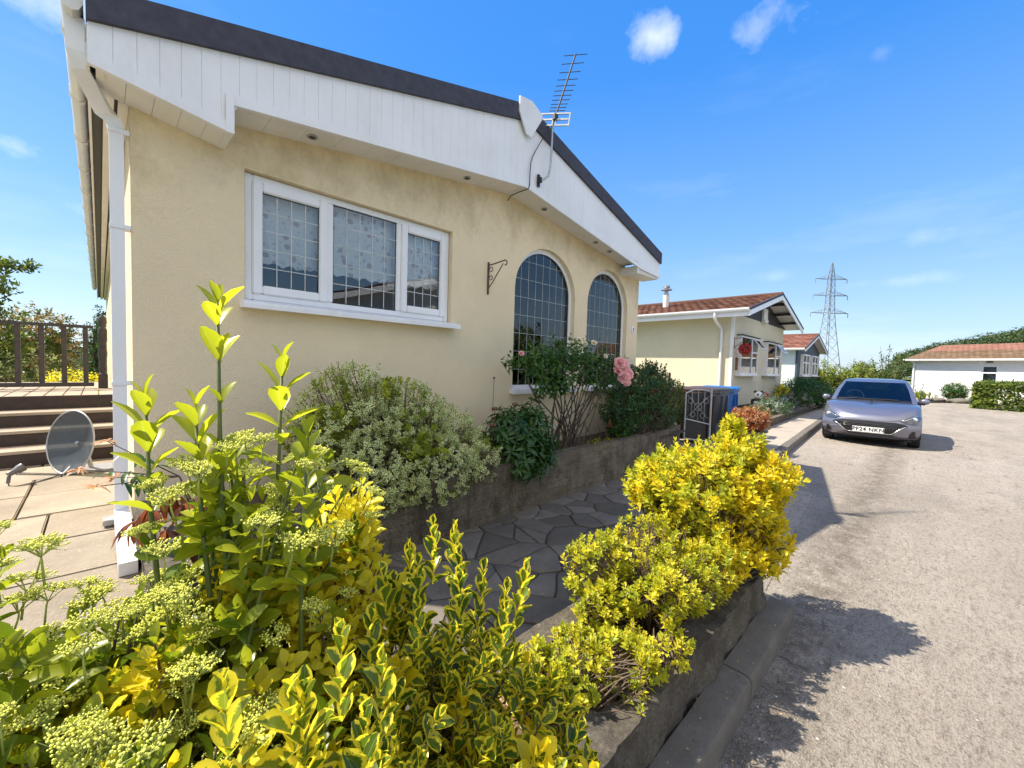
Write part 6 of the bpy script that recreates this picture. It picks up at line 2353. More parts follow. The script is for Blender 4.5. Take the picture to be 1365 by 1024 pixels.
# ------------------------------------------------------------------ wheelie bins
def wheelie_bin(label, loc, rz, body, lid, open_lid=0):
    o = thing('wheelie_bin', label, 'bin', loc, 'wheelie bins behind the gate', rz)
    m = MB()
    prof = [(0.0, .19, .22), (.05, .20, .23), (.55, .245, .285), (.90, .275, .325), (.92, .295, .345), (.97, .295, .345)]
    vs, fs = [], []
    for (z, hx, hy) in prof:
        c_ = .05
        ring = [(-hx + c_, -hy), (hx - c_, -hy), (hx, -hy + c_), (hx, hy - c_), (hx - c_, hy), (-hx + c_, hy), (-hx, hy - c_), (-hx, -hy + c_)]
        vs += [(a, b, z + .06) for a, b in ring]
    for i in range(len(prof) - 1):
        for k in range(8):
            fs.append((i * 8 + k, i * 8 + (k + 1) % 8, i * 8 + 8 + (k + 1) % 8, i * 8 + 8 + k))
    fs.append(tuple(range(8))[::-1])
    m.add(vs, fs)
    for s in (-.12, .12):
        m.box((s - .012, -.352, .35), (s + .012, -.27, .92))
    def loc_build(mb, name, mat, sm=30):
        me = mb.build(name, mat, None, smooth=sm)
        me.parent = o
        return me
    loc_build(m, 'body', body)
    m = MB()
    vs = []
    for (z, k) in ((1.035, 1.0), (1.06, .99), (1.085, .86), (1.09, .4)):
        hx, hy = .305 * k, .36 * k
        c_ = .06
        ring = [(-hx + c_, -hy), (hx - c_, -hy), (hx, -hy + c_), (hx, hy - c_), (hx - c_, hy), (-hx + c_, hy), (-hx, hy - c_), (-hx, -hy + c_)]
        vs += [(a, b - .02, z) for a, b in ring]
    fs = [tuple(range(8))[::-1], tuple(range(24, 32))]
    for i in range(3):
        for k in range(8):
            fs.append((i * 8 + k, i * 8 + (k + 1) % 8, i * 8 + 8 + (k + 1) % 8, i * 8 + 8 + k))
    m.add(vs, fs)
    loc_build(m, 'lid', lid)
    m = MB()
    m.tube([(-.25, .40, 1.0), (.25, .40, 1.0)], .018, 8)
    for s in (-.22, .22):
        m.tube([(s, .30, .98), (s, .41, 1.0)], .02, 8)
    loc_build(m, 'handle', body)
    for s in (-1, 1):
        m = MB()
        m.lathe([(.03, -.03), (.09, -.03), (.1, -.02), (.1, .02), (.09, .03), (.03, .03)], (s * .26, .24, .10), 18, 0, 'x')
        loc_build(m, 'wheel', M['gasket'])
    return o


wheelie_bin('brown wheelie bin nearest the iron gate', (8.35, 3.24, PAVE), R(3), plain('brown_bin_plastic', (0.085, 0.045, 0.03), .5, .12, 5), plain('brown_bin_lid', (0.075, 0.045, 0.035), .45, .2, 5))
wheelie_bin('dark grey wheelie bin between the brown and the blue one', (9.02, 3.20, PAVE), R(-4), plain('grey_bin_plastic', (0.085, 0.10, 0.125), .45, .12, 5), plain('grey_bin_lid', (0.06, 0.065, 0.075), .45, .2, 5))
wheelie_bin('blue wheelie bin at the end of the row', (9.80, 3.24, PAVE), R(5), plain('blue_bin_plastic', (0.012, 0.11, 0.36), .42, .1, 5), plain('blue_bin_lid', (0.015, 0.16, 0.48), .4, .12, 5))

# iron gate and railing
M['gate_paint'] = plain('worn_grey_gate_paint', (.26, .26, .27), .5, .3, 30)
ga = thing('iron_gate', 'black iron gate with scrollwork standing open beside the bins', 'gate', (7.5, 3.1, PAVE))
gp0, gp1 = Vector((7.50, 3.05, 0)), Vector((7.86, 2.74, 0))
gu = (gp1 - gp0)


def gpt(f, z):
    p = gp0 + gu * f
    return Vector((p.x, p.y, z))


m = MB()
m.tube([gpt(1, -1.30), gpt(1, -.34)], .022, 8)
m.tube([gpt(0, -1.24), gpt(0, -.42)], .016, 8)
m.tube([gpt(0, -.88), gpt(1, -.98)], .013, 6)
m.tube([gpt(0, -1.24), gpt(1, -1.29)], .013, 6)
m.tube([gpt(0, -.42), gpt(.25, -.36), gpt(.5, -.345), gpt(.75, -.355), gpt(1, -.38)], .013, 6)
m.build('frame', M['grey_metal'], ga, smooth=40)
m = MB()
for f in (.25, .5, .75):
    m.tube([gpt(f, -.91 - .05 * f), gpt(f, -.36)], .007, 6)
for (f0, z0, f1, z1) in ((.08, -.85, .92, -.46), (.08, -.46, .92, -.88)):
    m.tube([gpt(f0, z0), gpt(f1, z1)], .007, 6)
for (f, z, r_) in ((.5, -.66, .07), (.2, -.55, .05), (.8, -.55, .05), (.3, -.8, .045), (.7, -.82, .045)):
    ring = [gpt(f, z) + gu.normalized() * r_ * math.cos(a) + Vector((0, 0, r_ * math.sin(a))) for a in [i * .5236 for i in range(13)]]
    m.tube(ring, .006, 5, cap=False)
m.build('scrollwork', M['gate_paint'], ga, smooth=True)
m = MB()
vs = [gpt(.03, -1.235), gpt(.97, -1.285), gpt(.97, -.39), gpt(.03, -.43)]
nn = Vector((-gu.y, gu.x, 0)).normalized() * .004
nback = Vector((.03, .03, 0))
vs = [p + nback for p in vs]
m.add([p + nn for p in vs] + [p - nn for p in vs], [(0, 1, 2, 3), (7, 6, 5, 4), (0, 4, 5, 1), (1, 5, 6, 2), (2, 6, 7, 3), (3, 7, 4, 0)])
m.build('backing_sheet', M['black_metal'], ga)
rl = thing('iron_railing', 'black iron railing with a curved top behind the garden bush', 'railing', (8.2, 4.4, PAVE))
r0, r1 = Vector((8.35, 3.75, 0)), Vector((7.55, 5.9, 0))
ru = r1 - r0
m = MB()
m.tube([Vector((r0.x, r0.y, -.22))] + [r0 + ru * f + Vector((0, 0, -.16 + .28 * min(1, f * 1.6) ** .7)) for f in [i / 10 for i in range(11)]], .014, 6)
m.tube([r0 + Vector((0, 0, -.98)), r1 + Vector((0, 0, -.98))], .014, 6)
m.tube([r0 + Vector((0, 0, PAVE)), r0 + Vector((0, 0, -.06))], .025, 8)
m.tube([r1 + Vector((0, 0, PAVE)), r1 + Vector((0, 0, .16))], .025, 8)
m.build('frame', M['black_metal'], rl, smooth=40)
for k in range(1, 18):
    f = k / 18
    m = MB()
    m.tube([r0 + ru * f + Vector((0, 0, -.98)), r0 + ru * f + Vector((0, 0, -.17 + .28 * min(1, f * 1.6) ** .7))], .008, 6)
    m.build('bar', M['black_metal'], rl)

# ------------------------------------------------------------------ parked car
CX, CY, CSK = 11.9, 0.84, 0.033
car = thing('parked_car', 'lavender grey hatchback facing the viewer, parked against the far kerb', 'car', (CX + 1.8, CY, ROAD))
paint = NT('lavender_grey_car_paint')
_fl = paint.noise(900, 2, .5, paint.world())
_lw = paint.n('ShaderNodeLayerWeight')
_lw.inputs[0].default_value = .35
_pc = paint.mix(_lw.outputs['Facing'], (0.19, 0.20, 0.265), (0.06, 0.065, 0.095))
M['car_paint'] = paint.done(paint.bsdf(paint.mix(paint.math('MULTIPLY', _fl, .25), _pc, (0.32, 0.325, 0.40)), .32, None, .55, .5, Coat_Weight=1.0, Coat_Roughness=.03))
M['car_black'] = plain('black_car_plastic', (0.012, 0.012, 0.014), .35, .1, 20)
M['tyre'] = plain('tyre_rubber', (0.018, 0.018, 0.018), .8, .2, 30)
M['alloy'] = plain('alloy_wheel', (0.45, 0.46, 0.48), .3, .1, 20, metal=.85)
M['chrome'] = plain('bright_trim', (0.72, 0.73, 0.76), .18, .05, 20, metal=.9)
M['car_glass'] = glass_mat('car_glass', (0.22, 0.28, 0.29), .02, 1.1)
M['lamp_glass'] = plain('headlamp_lens', (0.045, 0.05, 0.06), .08, .3, 30, spec=.8, coat=1.0)
M['lamp_bright'] = plain('headlamp_reflector', (0.75, 0.77, 0.8), .12, .05, 30, metal=.7)


def cw(s, y, z):
    return (CX + s, CY + y + CSK * s, ROAD + z)


TF = [-1 + 2 * i / 18 for i in range(19)]


def car_loop(W, s0, a, s1, b, zf, nside=14, pw_=3.2):
    pts_ = []
    for t_ in TF:
        s = s0 + a * abs(t_) ** pw_
        pts_.append((s, W * t_ * (1 - .04 * (1 - min(1, abs(t_)))), zf(s)))
    for i in range(1, nside):
        f = i / nside
        s = (s0 + a) + (s1 - b - s0 - a) * f
        bul = 1 + .018 * math.sin(math.pi * f)
        pts_.append((s, W * bul, zf(s)))
    for t_ in TF[::2]:
        s = s1 - b * abs(t_) ** 3
        pts_.append((s, -W * t_, zf(s)))
    for i in range(1, nside):
        f = 1 - i / nside
        s = (s0 + a) + (s1 - b - s0 - a) * f
        bul = 1 + .018 * math.sin(math.pi * f)
        pts_.append((s, -W * bul, zf(s)))
    return pts_


def shz(s):
    if s < 1.0:
        k = max(0, (s - .12) / .88)
        return .70 + .20 * (1 - (1 - min(1, k)) ** 1.7)
    return .90 + .07 * min(1, (s - 1) / 2.2)


LV = [(.17, .73, .16, .30, 3.55), (.20, .78, .10, .30, 3.60), (.27, .82, .035, .30, 3.64), (.38, .84, .0, .30, 3.66), (.50, .846, .005, .31, 3.66), (.60, .845, .03, .36, 3.66), (.67, .838, .065, .42, 3.65)]
loops = [car_loop(W, s0, a, s1, .25, (lambda z: (lambda s: z))(z)) for (z, W, s0, a, s1) in LV]
loops.append(car_loop(.822, .115, .46, 3.63, .3, shz))
loops.append(car_loop(.775, .165, .46, 3.60, .3, lambda s: shz(s) + .022))
loops.append(car_loop(.60, .23, .30, 3.5, .3, lambda s: shz(s) + .045))
loops.append(car_loop(.30, .30, .12, 3.3, .2, lambda s: shz(s) + .058))
loops.append(car_loop(.02, .36, .02, 3.2, .05, lambda s: shz(s) + .066))
body = MB()
n = len(loops[0])
WH = [.72, 3.08]
vs = [cw(*p) for l in loops for p in l]
fs = []
for i in range(len(loops) - 1):
    for k in range(n):
        k2 = (k + 1) % n
        q = [loops[i][k], loops[i][k2], loops[i + 1][k2], loops[i + 1][k]]
        cs_, cz_ = sum(p[0] for p in q) / 4, sum(p[2] for p in q) / 4
        cy_ = abs(sum(p[1] for p in q) / 4)
        if cy_ > .7 and i < 7 and any(math.hypot(cs_ - w, cz_ - .30) < .33 for w in WH):
            continue
        fs.append((i * n + k, i * n + k2, (i + 1) * n + k2, (i + 1) * n + k))
top = (len(loops) - 1) * n
fs.append(tuple(range(top, top + n)))
body.add(vs, fs)
# wheel arches: a lip ring and a dark well at each wheel
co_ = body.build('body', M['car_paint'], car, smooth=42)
under = MB()
under.box(cw(.35, -.70, .14), cw(3.4, .70, .30))
for w in WH:
    for sg in (-1, 1):
        ring = []
        for i in range(17):
            a = math.pi * (-0.08 + 1.16 * i / 16)
            ring.append((w - .345 * math.cos(a), .30 + .345 * math.sin(a)))
        vs = []
        for (s, z) in ring:
            vs += [cw(s, sg * .848, z), cw(s, sg * .56, z)]
        under.add(vs, [(2 * i, 2 * i + 2, 2 * i + 3, 2 * i + 1) for i in range(16)])
        vs = []
        for (s, z) in ring:
            ds_, dz_ = s - w, z - .30
            vs += [cw(s, sg * .849, z), cw(w + ds_ * 1.13, sg * .842, .30 + dz_ * 1.13)]
        under.add(vs, [(2 * i, 2 * i + 2, 2 * i + 3, 2 * i + 1) for i in range(16)])
under.build('underbody', M['car_black'], car, recalc=False)
for w in WH:
    for sg in (-1, 1):
        m = MB()
        prof = [(.20, -.10), (.27, -.105), (.295, -.09), (.302, -.05), (.302, .05), (.295, .09), (.27, .105), (.20, .10)]
        c0_ = cw(w, sg * .745, .302)
        m.lathe(prof, c0_, 32, 0, 'y')
        wo = m.build('wheel', M['tyre'], car, smooth=40)
        m = MB()
        m.lathe([(.205, sg * .095), (.195, sg * .106), (.18, sg * .085), (.17, sg * .05), (.03, sg * .05)], c0_, 28, 0, 'y')
        for k in range(5):
            a = k * 1.2566
            p0 = Vector(c0_) + Vector((.03 * math.cos(a), sg * .085, .03 * math.sin(a)))
            p1 = Vector(c0_) + Vector((.185 * math.cos(a), sg * .092, .185 * math.sin(a)))
            m.tube([p0, p1], [.030, .022], 6)
        m.lathe([(.05, sg * .08), (.045, sg * .105), (.01, sg * .108)], c0_, 16, 0, 'y')
        m.build('rim', M['alloy'], wo, smooth=40)

cab = [car_loop(.775, .93, .16, 3.54, .2, lambda s: shz(s) + .028, pw_=2.6), car_loop(.765, 1.0, .16, 3.52, .2, lambda s: .985, pw_=2.6), car_loop(.705, 1.36, .15, 3.42, .2, lambda s: 1.20, pw_=2.6), car_loop(.625, 1.70, .13, 3.26, .18, lambda s: 1.385, pw_=2.6),
       car_loop(.585, 1.80, .12, 3.22, .18, lambda s: 1.425, pw_=2.6), car_loop(.50, 1.92, .1, 3.1, .15, lambda s: 1.455), car_loop(.30, 2.1, .1, 2.9, .1, lambda s: 1.472)]
NF = len(TF)
shell, glassf, cowl, sideg = [], [], [], {1: [], -1: [], 0: []}
for i in range(len(cab) - 1):
    for k in range(n):
        k2 = (k + 1) % n
        f = (i * n + k, i * n + k2, (i + 1) * n + k2, (i + 1) * n + k)
        if i in (1, 2) and 1 <= k < NF - 2:
            glassf.append(f)
        elif i == 0 and 1 <= k < NF - 2:
            cowl.append(f)
        elif i in (1, 2) and NF + 1 <= k < NF + 12 and k not in (NF + 6,):
            sideg[1].append(f)
        elif i in (1, 2) and n - 13 <= k < n - 2 and k not in (n - 7,):
            sideg[-1].append(f)
        elif i in (1, 2) and NF + 15 <= k < NF + 21:
            sideg[0].append(f)
        else:
            shell.append(f)
cv = [cw(*p) for l in cab for p in l]
shell.append(tuple(range((len(cab) - 1) * n, len(cab) * n)))


def sub(mb, faces):
    used = sorted({i for f in faces for i in f})
    mp = {v: i for i, v in enumerate(used)}
    mb.add([cv[v] for v in used], [tuple(mp[i] for i in f) for f in faces])


m = MB()
sub(m, shell)
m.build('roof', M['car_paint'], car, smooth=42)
m = MB()
sub(m, glassf)
m.build('windscreen', M['car_glass'], car, smooth=True)
for key, nm in ((1, 'side_window'), (-1, 'side_window'), (0, 'rear_window')):
    m = MB()
    sub(m, sideg[key])
    m.build(nm, M['car_glass'], car, smooth=True)
# black surround at the foot of the windscreen, wipers, dashboard, seats, steering wheel
m = MB()
sub(m, cowl)
m.build('cowl', M['car_black'], car)
m = MB()
for (y0, y1, z1) in ((.62, .05, .06), (.05, -.45, .05)):
    m.tube([cw(.99, y0, .985), cw(1.0, (y0 + y1) / 2, 1.0), cw(1.0, y1, .995)], .011, 5)
m.build('wiper', M['car_black'], car, recalc=False)
m = MB()
m.box(cw(1.08, -.68, .84), cw(1.65, .68, .965), ch=.04)
for y in (-.36, .36):
    m.box(cw(2.2, y - .24, .75), cw(2.36, y + .24, 1.20), ch=.06)
    m.box(cw(2.24, y - .12, 1.20), cw(2.34, y + .12, 1.36), ch=.04)
m.box(cw(3.0, -.55, .8), cw(3.1, .55, 1.18), ch=.05)
m.box(cw(1.0, -.7, .86), cw(3.4, .7, .94))
m.build('interior', plain('car_interior', (0.03, 0.032, 0.036), .7, .2), car, smooth=35)
m = MB()
sw = [Vector(cw(1.62, .36, 1.0)) + Vector((.05 * math.sin(a), .18 * math.cos(a), .17 * math.sin(a))) for a in [i * .3142 for i in range(21)]]
m.tube(sw, .017, 8, cap=False)
m.tube([sw[0], sw[10]], .014, 6)
m.build('steering_wheel', plain('grey_steering_wheel', (.22, .22, .22), .5), car, smooth=True)


def csurf(y, z, off=0.0):
    """point on the car's nose at lateral y, height z, pushed out by off"""
    lv = LV + [(.745, .822, .115, .46, 0)]
    ss = []
    for (zz, W, s0, a, _) in lv:
        ss.append((zz, s0 + a * min(1.1, abs(y) / W) ** 3.2))
    for i in range(len(ss) - 1):
        if z <= ss[i + 1][0] or i == len(ss) - 2:
            f = (z - ss[i][0]) / (ss[i + 1][0] - ss[i][0])
            s = ss[i][1] + (ss[i + 1][1] - ss[i][1]) * f
            return cw(s - off, y, z)


def nose_patch(name, rows, mat, parent, off, nv=6, nh=18, th=.0):
    """rows: list of (z, y0, y1) from bottom to top, laid on the nose"""
    m_ = MB()
    vs, fs = [], []
    zs = []
    for r_ in range(len(rows) - 1):
        for j in range(nv + (1 if r_ == len(rows) - 2 else 0)):
            f = j / nv
            zs.append(tuple(rows[r_][q] + (rows[r_ + 1][q] - rows[r_][q]) * f for q in range(3)))
    for (z, y0, y1) in zs:
        for i in range(nh + 1):
            vs.append(csurf(y0 + (y1 - y0) * i / nh, z, off))
    for j in range(len(zs) - 1):
        for i in range(nh):
            a = j * (nh + 1) + i
            fs.append((a, a + 1, a + nh + 2, a + nh + 1))
    m_.add(vs, fs)
    return m_.build(name, mat, parent, smooth=True)


gr = nose_patch('grille', [(.30, -.38, .38), (.42, -.54, .54), (.485, -.64, .64), (.53, -.57, .57), (.556, -.44, .44)], M['car_black'], car, .008)
m = MB()
for sg in (-1, 1):
    m.tube([csurf(sg * y, z, .014) for (y, z) in ((.36, .30), (.43, .345), (.50, .415), (.57, .465), (.615, .485))], [.006, .011, .014, .011, .004], 6)
m.tube([csurf(y, .298, .012) for y in [-.37 + .74 * i / 12 for i in range(13)]], .007, 6)
m.build('grille_trim', M['chrome'], gr, smooth=True)
m = MB()
for z in (.43, .46, .49):
    m.tube([csurf(y, z, .012) for y in [-.48 + .96 * i / 16 for i in range(17)]], .006, 5)
m.build('grille_bar', plain('dark_gloss_bar', (.05, .05, .055), .2), gr, smooth=True)
lg = nose_patch('lower_grille', [(.185, -.60, .60), (.235, -.50, .50), (.275, -.40, .40)], M['car_black'], car, .008, 4)
m = MB()
for z in (.205, .228, .25):
    hw = .56 - (z - .2) * 2.0
    m.tube([csurf(y, z, .013) for y in [-hw + 2 * hw * i / 16 for i in range(17)]], .0045, 5)
m.build('grille_bar', plain('grey_grille_bar', (.16, .16, .18), .3), lg, smooth=True)
nose_patch('front_lip', [(.115, -.66, .66), (.185, -.74, .74)], M['car_black'], car, .012, 3)
for sg in (-1, 1):
    a_, b_ = (.655, .765) if sg > 0 else (-.765, -.655)
    nose_patch('fog_vent', [(.24, a_, b_), (.31, a_ + .012, b_ - .012), (.385, (a_ + b_) / 2 - .02 + sg * .02, (a_ + b_) / 2 + .02 + sg * .02)], M['car_black'], car, .007, 4, 8)
    i0, o0 = sg * .50, sg * .80
    hl = nose_patch('headlight', [(.545, sg * .60, sg * .76), (.60, i0, sg * .805), (.66, sg * .60, sg * .82), (.715, sg * .72, sg * .815)], M['lamp_glass'], car, .007, 5, 12)
    m = MB()
    c1 = Vector(csurf(sg * .735, .635, .004))
    m.ball(c1, .045, 2, 0, (.5, 1, 1))
    m.tube([csurf(sg * y, z, .012) for (y, z) in ((.54, .603), (.62, .625), (.70, .672), (.78, .70))], .006, 5)
    m.build('reflector', M['lamp_bright'], hl, smooth=True)
    # door mirror
    m = MB()
    mc = Vector(cw(1.32, sg * .90, .985))
    m.ball(mc, .09, 3, 0, (.55, .95, .72))
    mo = m.build('door_mirror', M['car_paint'], car, smooth=True)
    m = MB()
    m.tube([Vector(cw(1.34, sg * .74, .95)), mc + Vector((.0, 0, -.055))], [.035, .03], 8)
    m.build('mirror_arm', M['car_black'], mo, smooth=True)
    # door seams and handle
    m = MB()
    for s in (1.28, 2.26, 3.02):
        m.tube([cw(s, sg * .852, .34), cw(s + .03, sg * .861, .6), cw(s + .02, sg * .828, .965)], .004, 4)
    m.build('door_seam', M['car_black'], car)
# bonnet shut line and two soft creases
m = MB()
m.tube([csurf(y, .565 + .10 * (abs(y) / .5) ** 2 * .4, .001) for y in [-.50 + i / 16 for i in range(17)]], .0035, 4)
m.build('bonnet_seam', M['car_black'], car)
np_ = MB()
np_.box((-.265, -.004, -.058), (.265, .004, .058), ch=.003)
npo = np_.build('number_plate', plain('white_number_plate', (.82, .82, .80), .35, .03), None)
npo.parent = car
pl_ = Vector(csurf(0, .365, .028))
npo.location = pl_ - parent_loc(car)
npo.rotation_euler = (R(0), 0, R(-90) + math.atan(CSK))
tc_ = bpy.data.curves.new('plate_lettering', 'FONT')
tc_.body = 'PF24 NKN'
tc_.size = .112
tc_.align_x = 'CENTER'
tc_.align_y = 'CENTER'
tc_.extrude = .0012
tc_.offset = .0028
tc_.space_character = 1.08
tmp_ = bpy.data.objects.new('plate_curve', tc_)
C.objects.link(tmp_)
bpy.context.view_layer.update()
tme = bpy.data.meshes.new_from_object(tmp_.evaluated_get(bpy.context.evaluated_depsgraph_get()))
bpy.data.objects.remove(tmp_)
tme.name = 'plate_lettering'
tme.materials.clear()
tme.materials.append(M['car_black'])
to_ = bpy.data.objects.new('plate_lettering', tme)
C.objects.link(to_)
to_.parent = npo
to_.location = (0, -.0055, 0)
to_.rotation_euler = (R(90), 0, 0)

# ------------------------------------------------------------------ trees and the far country
def tree(name, label, base, h, blobs, n, seed, mats, size, group=None, trunk_r=.1, tpl=T_TREE, mi=None, lean=(0, 0), pairs=4, zmin=-9, length=.3, up=.25, inner=.3):
    o = thing(name, label, 'tree', base, group)
    rt_ = random.Random(seed)
    tips = crown_tips(blobs, n, seed, up, inner, zmin)
    Lt = Leafer(seed)
    for (p, ax, k) in tips:
        Lt.shoot(p, ax, length * rt_.uniform(.6, 1.3), pairs, size * rt_.uniform(.75, 1.25), 25, 85, rt_.random(), 25, 2, mi(rt_) if mi else 0)
    Lt.build('crown', tpl, mats, o)
    m_ = MB()
    b = Vector(base)
    tp = b + Vector((lean[0], lean[1], h * .75))
    m_.tube([b, b.lerp(tp, .35) + Vector((.05, .03, 0)), b.lerp(tp, .7), tp], [trunk_r, trunk_r * .8, trunk_r * .55, trunk_r * .25], 10)
    for (p, ax, k) in tips[:: max(1, n // 40)]:
        f = rt_.uniform(.25, .9)
        q = b.lerp(tp, f)
        m_.tube([q, q.lerp(p, .5) + Vector((0, 0, -.05)), p], [trunk_r * .35, trunk_r * .2, trunk_r * .06], 5, cap=False)
    m_.build('trunk', M['bark'], o, smooth=True, recalc=False)
    return o


tree('garden_tree', 'leafy dark green tree behind the deck, a long branch reaching right', (-2.2, 13.2, ROAD), 3.2,
     [((-2.0, 13.2, .55), (.95, .8, .75)), ((-1.7, 13.2, 1.35), (.55, .5, .45)), ((-1.25, 13.1, 1.75), (.42, .25, .14), 1.4), ((-1.75, 13.2, 2.0), (.28, .25, .22)), ((-2.4, 13.0, -.3), (.9, .8, .6)), ((-1.45, 13.2, 0.0), (.5, .5, .5))],
     800, 201, [LM['tree'], LM['treelight']], .10, 'trees behind the deck', .09, mi=lambda r_: 1 if r_.random() < .2 else 0, length=.2)
tree('garden_tree', 'rounder tree with tan turning leaves showing above the railing', (-1.5, 16.6, ROAD), 2.6,
     [((-1.25, 16.6, .5), (.8, .7, .75)), ((-.75, 16.5, .25), (.45, .5, .75)), ((-1.1, 16.5, -.5), (.9, .7, .6)), ((-1.9, 16.4, .4), (.6, .5, .7))],
     760, 202, [LM['autumn'], LM['tree']], .085, 'trees behind the deck', .09, mi=lambda r_: 0 if r_.random() < .5 else 1, length=.22)
tree('conifer', 'small dark conifer peeping out between the tan tree and the house', (-.10, 21.5, ROAD), 3.2,
     [((-.05, 21.5, .2), (.55, .5, .7)), ((0.02, 21.5, .9), (.38, .35, .5)), ((.05, 21.5, 1.45), (.2, .2, .35)), ((-.05, 21.5, -.6), (.7, .6, .6))], 260, 203, [LM['deep']], .10, None, .08, length=.16, up=-.1)
ball_bush('yellow_bush', 'bright yellow-green bush just behind the deck railing', 'bush', (-.36, 11.2, -.72), .46, 260, 204, [LM['yellowin'], LM['lime']], .06, rz=.42, mi=lambda r_: r_.randrange(2))
ball_bush('garden_bush', 'shady green bush low behind the left end of the deck railing', 'bush', (-2.2, 11.6, -.8), 1.0, 480, 205, [LM['tree'], LM['lime']], .09, rz=.8, mi=lambda r_: 1 if r_.random() < .25 else 0)
ball_bush('garden_bush', 'speckled green bush filling the gap below the tan tree', 'bush', (-.95, 12.4, -.75), .75, 430, 206, [LM['olive'], LM['cream']], .075, rz=.8, mi=lambda r_: 1 if r_.random() < .35 else 0)
fe = thing('garden_fence', 'weathered grey board fence far behind the trees on the left', 'fence', (-2, 24, ROAD))
for k in range(26):
    x = -4.5 + k * .19
    m = MB()
    m.box((x, 24, ROAD), (x + .175, 24.02, -.05 + .01 * (k % 3)))
    m.build('board', M['deck_board'], fe)
m = MB()
m.box((-4.5, 24.021, -.35), (.45, 24.06, -.27))
m.build('rail', M['deck_board'], fe)

# mid-distance trees between the slate-blue home and the white bungalow
mids = [((35.5, 5.6), 2.5, 1.25, 'treelight', 'broad yellow-green tree just right of the slate-blue home'),
        ((37.0, 4.2), 2.1, 1.1, 'treelight', 'yellow-green tree behind the roof of the parked car'),
        ((37.5, 2.9), 2.3, 1.1, 'treelight', 'bushy light green tree right of the car roof'),
        ((44.0, 3.6), 2.6, 1.4, 'tree', 'darker tree behind the light green ones'),
        ((32.0, 5.1), 1.7, .9, 'lime', 'low lime green bush left of the parked car'),
        ((40.5, 1.75), 2.0, .7, 'tree', 'narrow green tree at the corner of the white bungalow')]
for i, ((x, y), h, r, mk, lab) in enumerate(mids):
    tree('garden_tree', lab, (x, y, ROAD), h, [((x, y, ROAD + h * .5), (r, r, h * .48)), ((x + .4, y - .3, ROAD + h * .75), (r * .6, r * .6, h * .32)), ((x - .5, y + .4, ROAD + h * .62), (r * .65, r * .65, h * .35)), ((x + .2, y + .5, ROAD + h * .92), (r * .35, r * .35, h * .2))],
         230, 300 + i, [LM[mk], LM['tree']], .17, 'trees across the bend', .09, mi=lambda r_: 1 if r_.random() < .3 else 0, length=.4, up=.35)
tw = thing('spindly_tree', 'spindly half-bare tree with thin upright branches before the white bungalow', 'tree', (36.0, 1.7, ROAD))
m = MB()
Lt = Leafer(55)
rgt = random.Random(56)
for (x, y, z) in ((35.9, 2.6, 1.2), (36.0, 2.2, 1.9), (36.0, 1.75, 2.1), (36.1, 1.3, 1.5), (36.0, .95, 1.75), (36.2, 1.9, 1.3), (36, 2.9, .8), (36, .75, 1.0)):
    t1 = Vector((x, y, z))
    b_ = Vector((36.0, 1.8, ROAD))
    m.tube([b_, b_.lerp(t1, .4), b_.lerp(t1, .75) + Vector((0, 0, -.1)), t1], [.03, .02, .014, .006], 5, cap=False)
    for k in range(14):
        f = rgt.uniform(.4, 1)
        Lt.shoot(b_.lerp(t1, f), (rgt.gauss(0, .6), rgt.gauss(0, .6), 1), .3, 3, .15, 30, 90, rgt.random(), 25)
m.build('trunk', M['bark'], tw, smooth=True, recalc=False)
Lt.build('crown', T_TREE, [LM['tree']], tw)

# wooded hill on the right horizon
hm = MB()
vs, fs = [], []
NU, NVv = 60, 14


def hill_h(u, v):
    """u along the hill 0..1 (left to right), v depth 0..1"""
    crest = 7.0 + u / .06 * 5.0 if u < .06 else 12.0 + min(11.0, (u - .06) * 62)
    crest *= min(1, u / .012 + .25)
    return (crest + 1.2 * noise.noise(Vector((u * 20, v * 3, 1)))) * math.sin(math.pi * min(.5, .10 + .8 * v))


HA, HB2 = Vector((206, 9.0, 0)), Vector((330, -215, 0))
HN = Vector((1.0, .03, 0))
for i in range(NU + 1):
    for j in range(NVv + 1):
        p = HA.lerp(HB2, i / NU) + HN * (j / NVv * 90 - 15)
        vs.append((p.x, p.y, ROAD - 1 + hill_h(i / NU, j / NVv)))
for i in range(NU):
    for j in range(NVv):
        a = i * (NVv + 1) + j
        fs.append((a, a + NVv + 1, a + NVv + 2, a + 1))
hm.add(vs, fs)
struct('hill', hm, M['grass_ground'])
Lw = Leafer(77)
rgw = random.Random(78)
for k in range(560):
    u, v = rgw.uniform(0, 1) ** 1.3 * .34, rgw.uniform(0, .75)
    p = HA.lerp(HB2, u) + HN * (v * 90 - 15)
    z = ROAD - 1 + hill_h(u, v)
    r = rgw.uniform(1.6, 3.4)
    tb = rgw.random()
    for q in range(120):
        d = Vector((rgw.gauss(0, 1), rgw.gauss(0, 1), rgw.gauss(0, 1))).normalized()
        pos = Vector((p.x, p.y, z + r * .7)) + Vector((d.x * r, d.y * r, d.z * r * .9)) * rgw.uniform(.6, 1.05)
        Lw.leaf(pos, Vector((rgw.gauss(0, 1), rgw.gauss(0, 1), rgw.gauss(0, .6))), d + Vector((0, 0, .4)), rgw.uniform(.45, .95), min(1, max(0, tb + rgw.uniform(-.3, .3))))
Lw.build('wood', T_TREE, [LM['wood']], None, 'stuff')
Ld = Leafer(87)
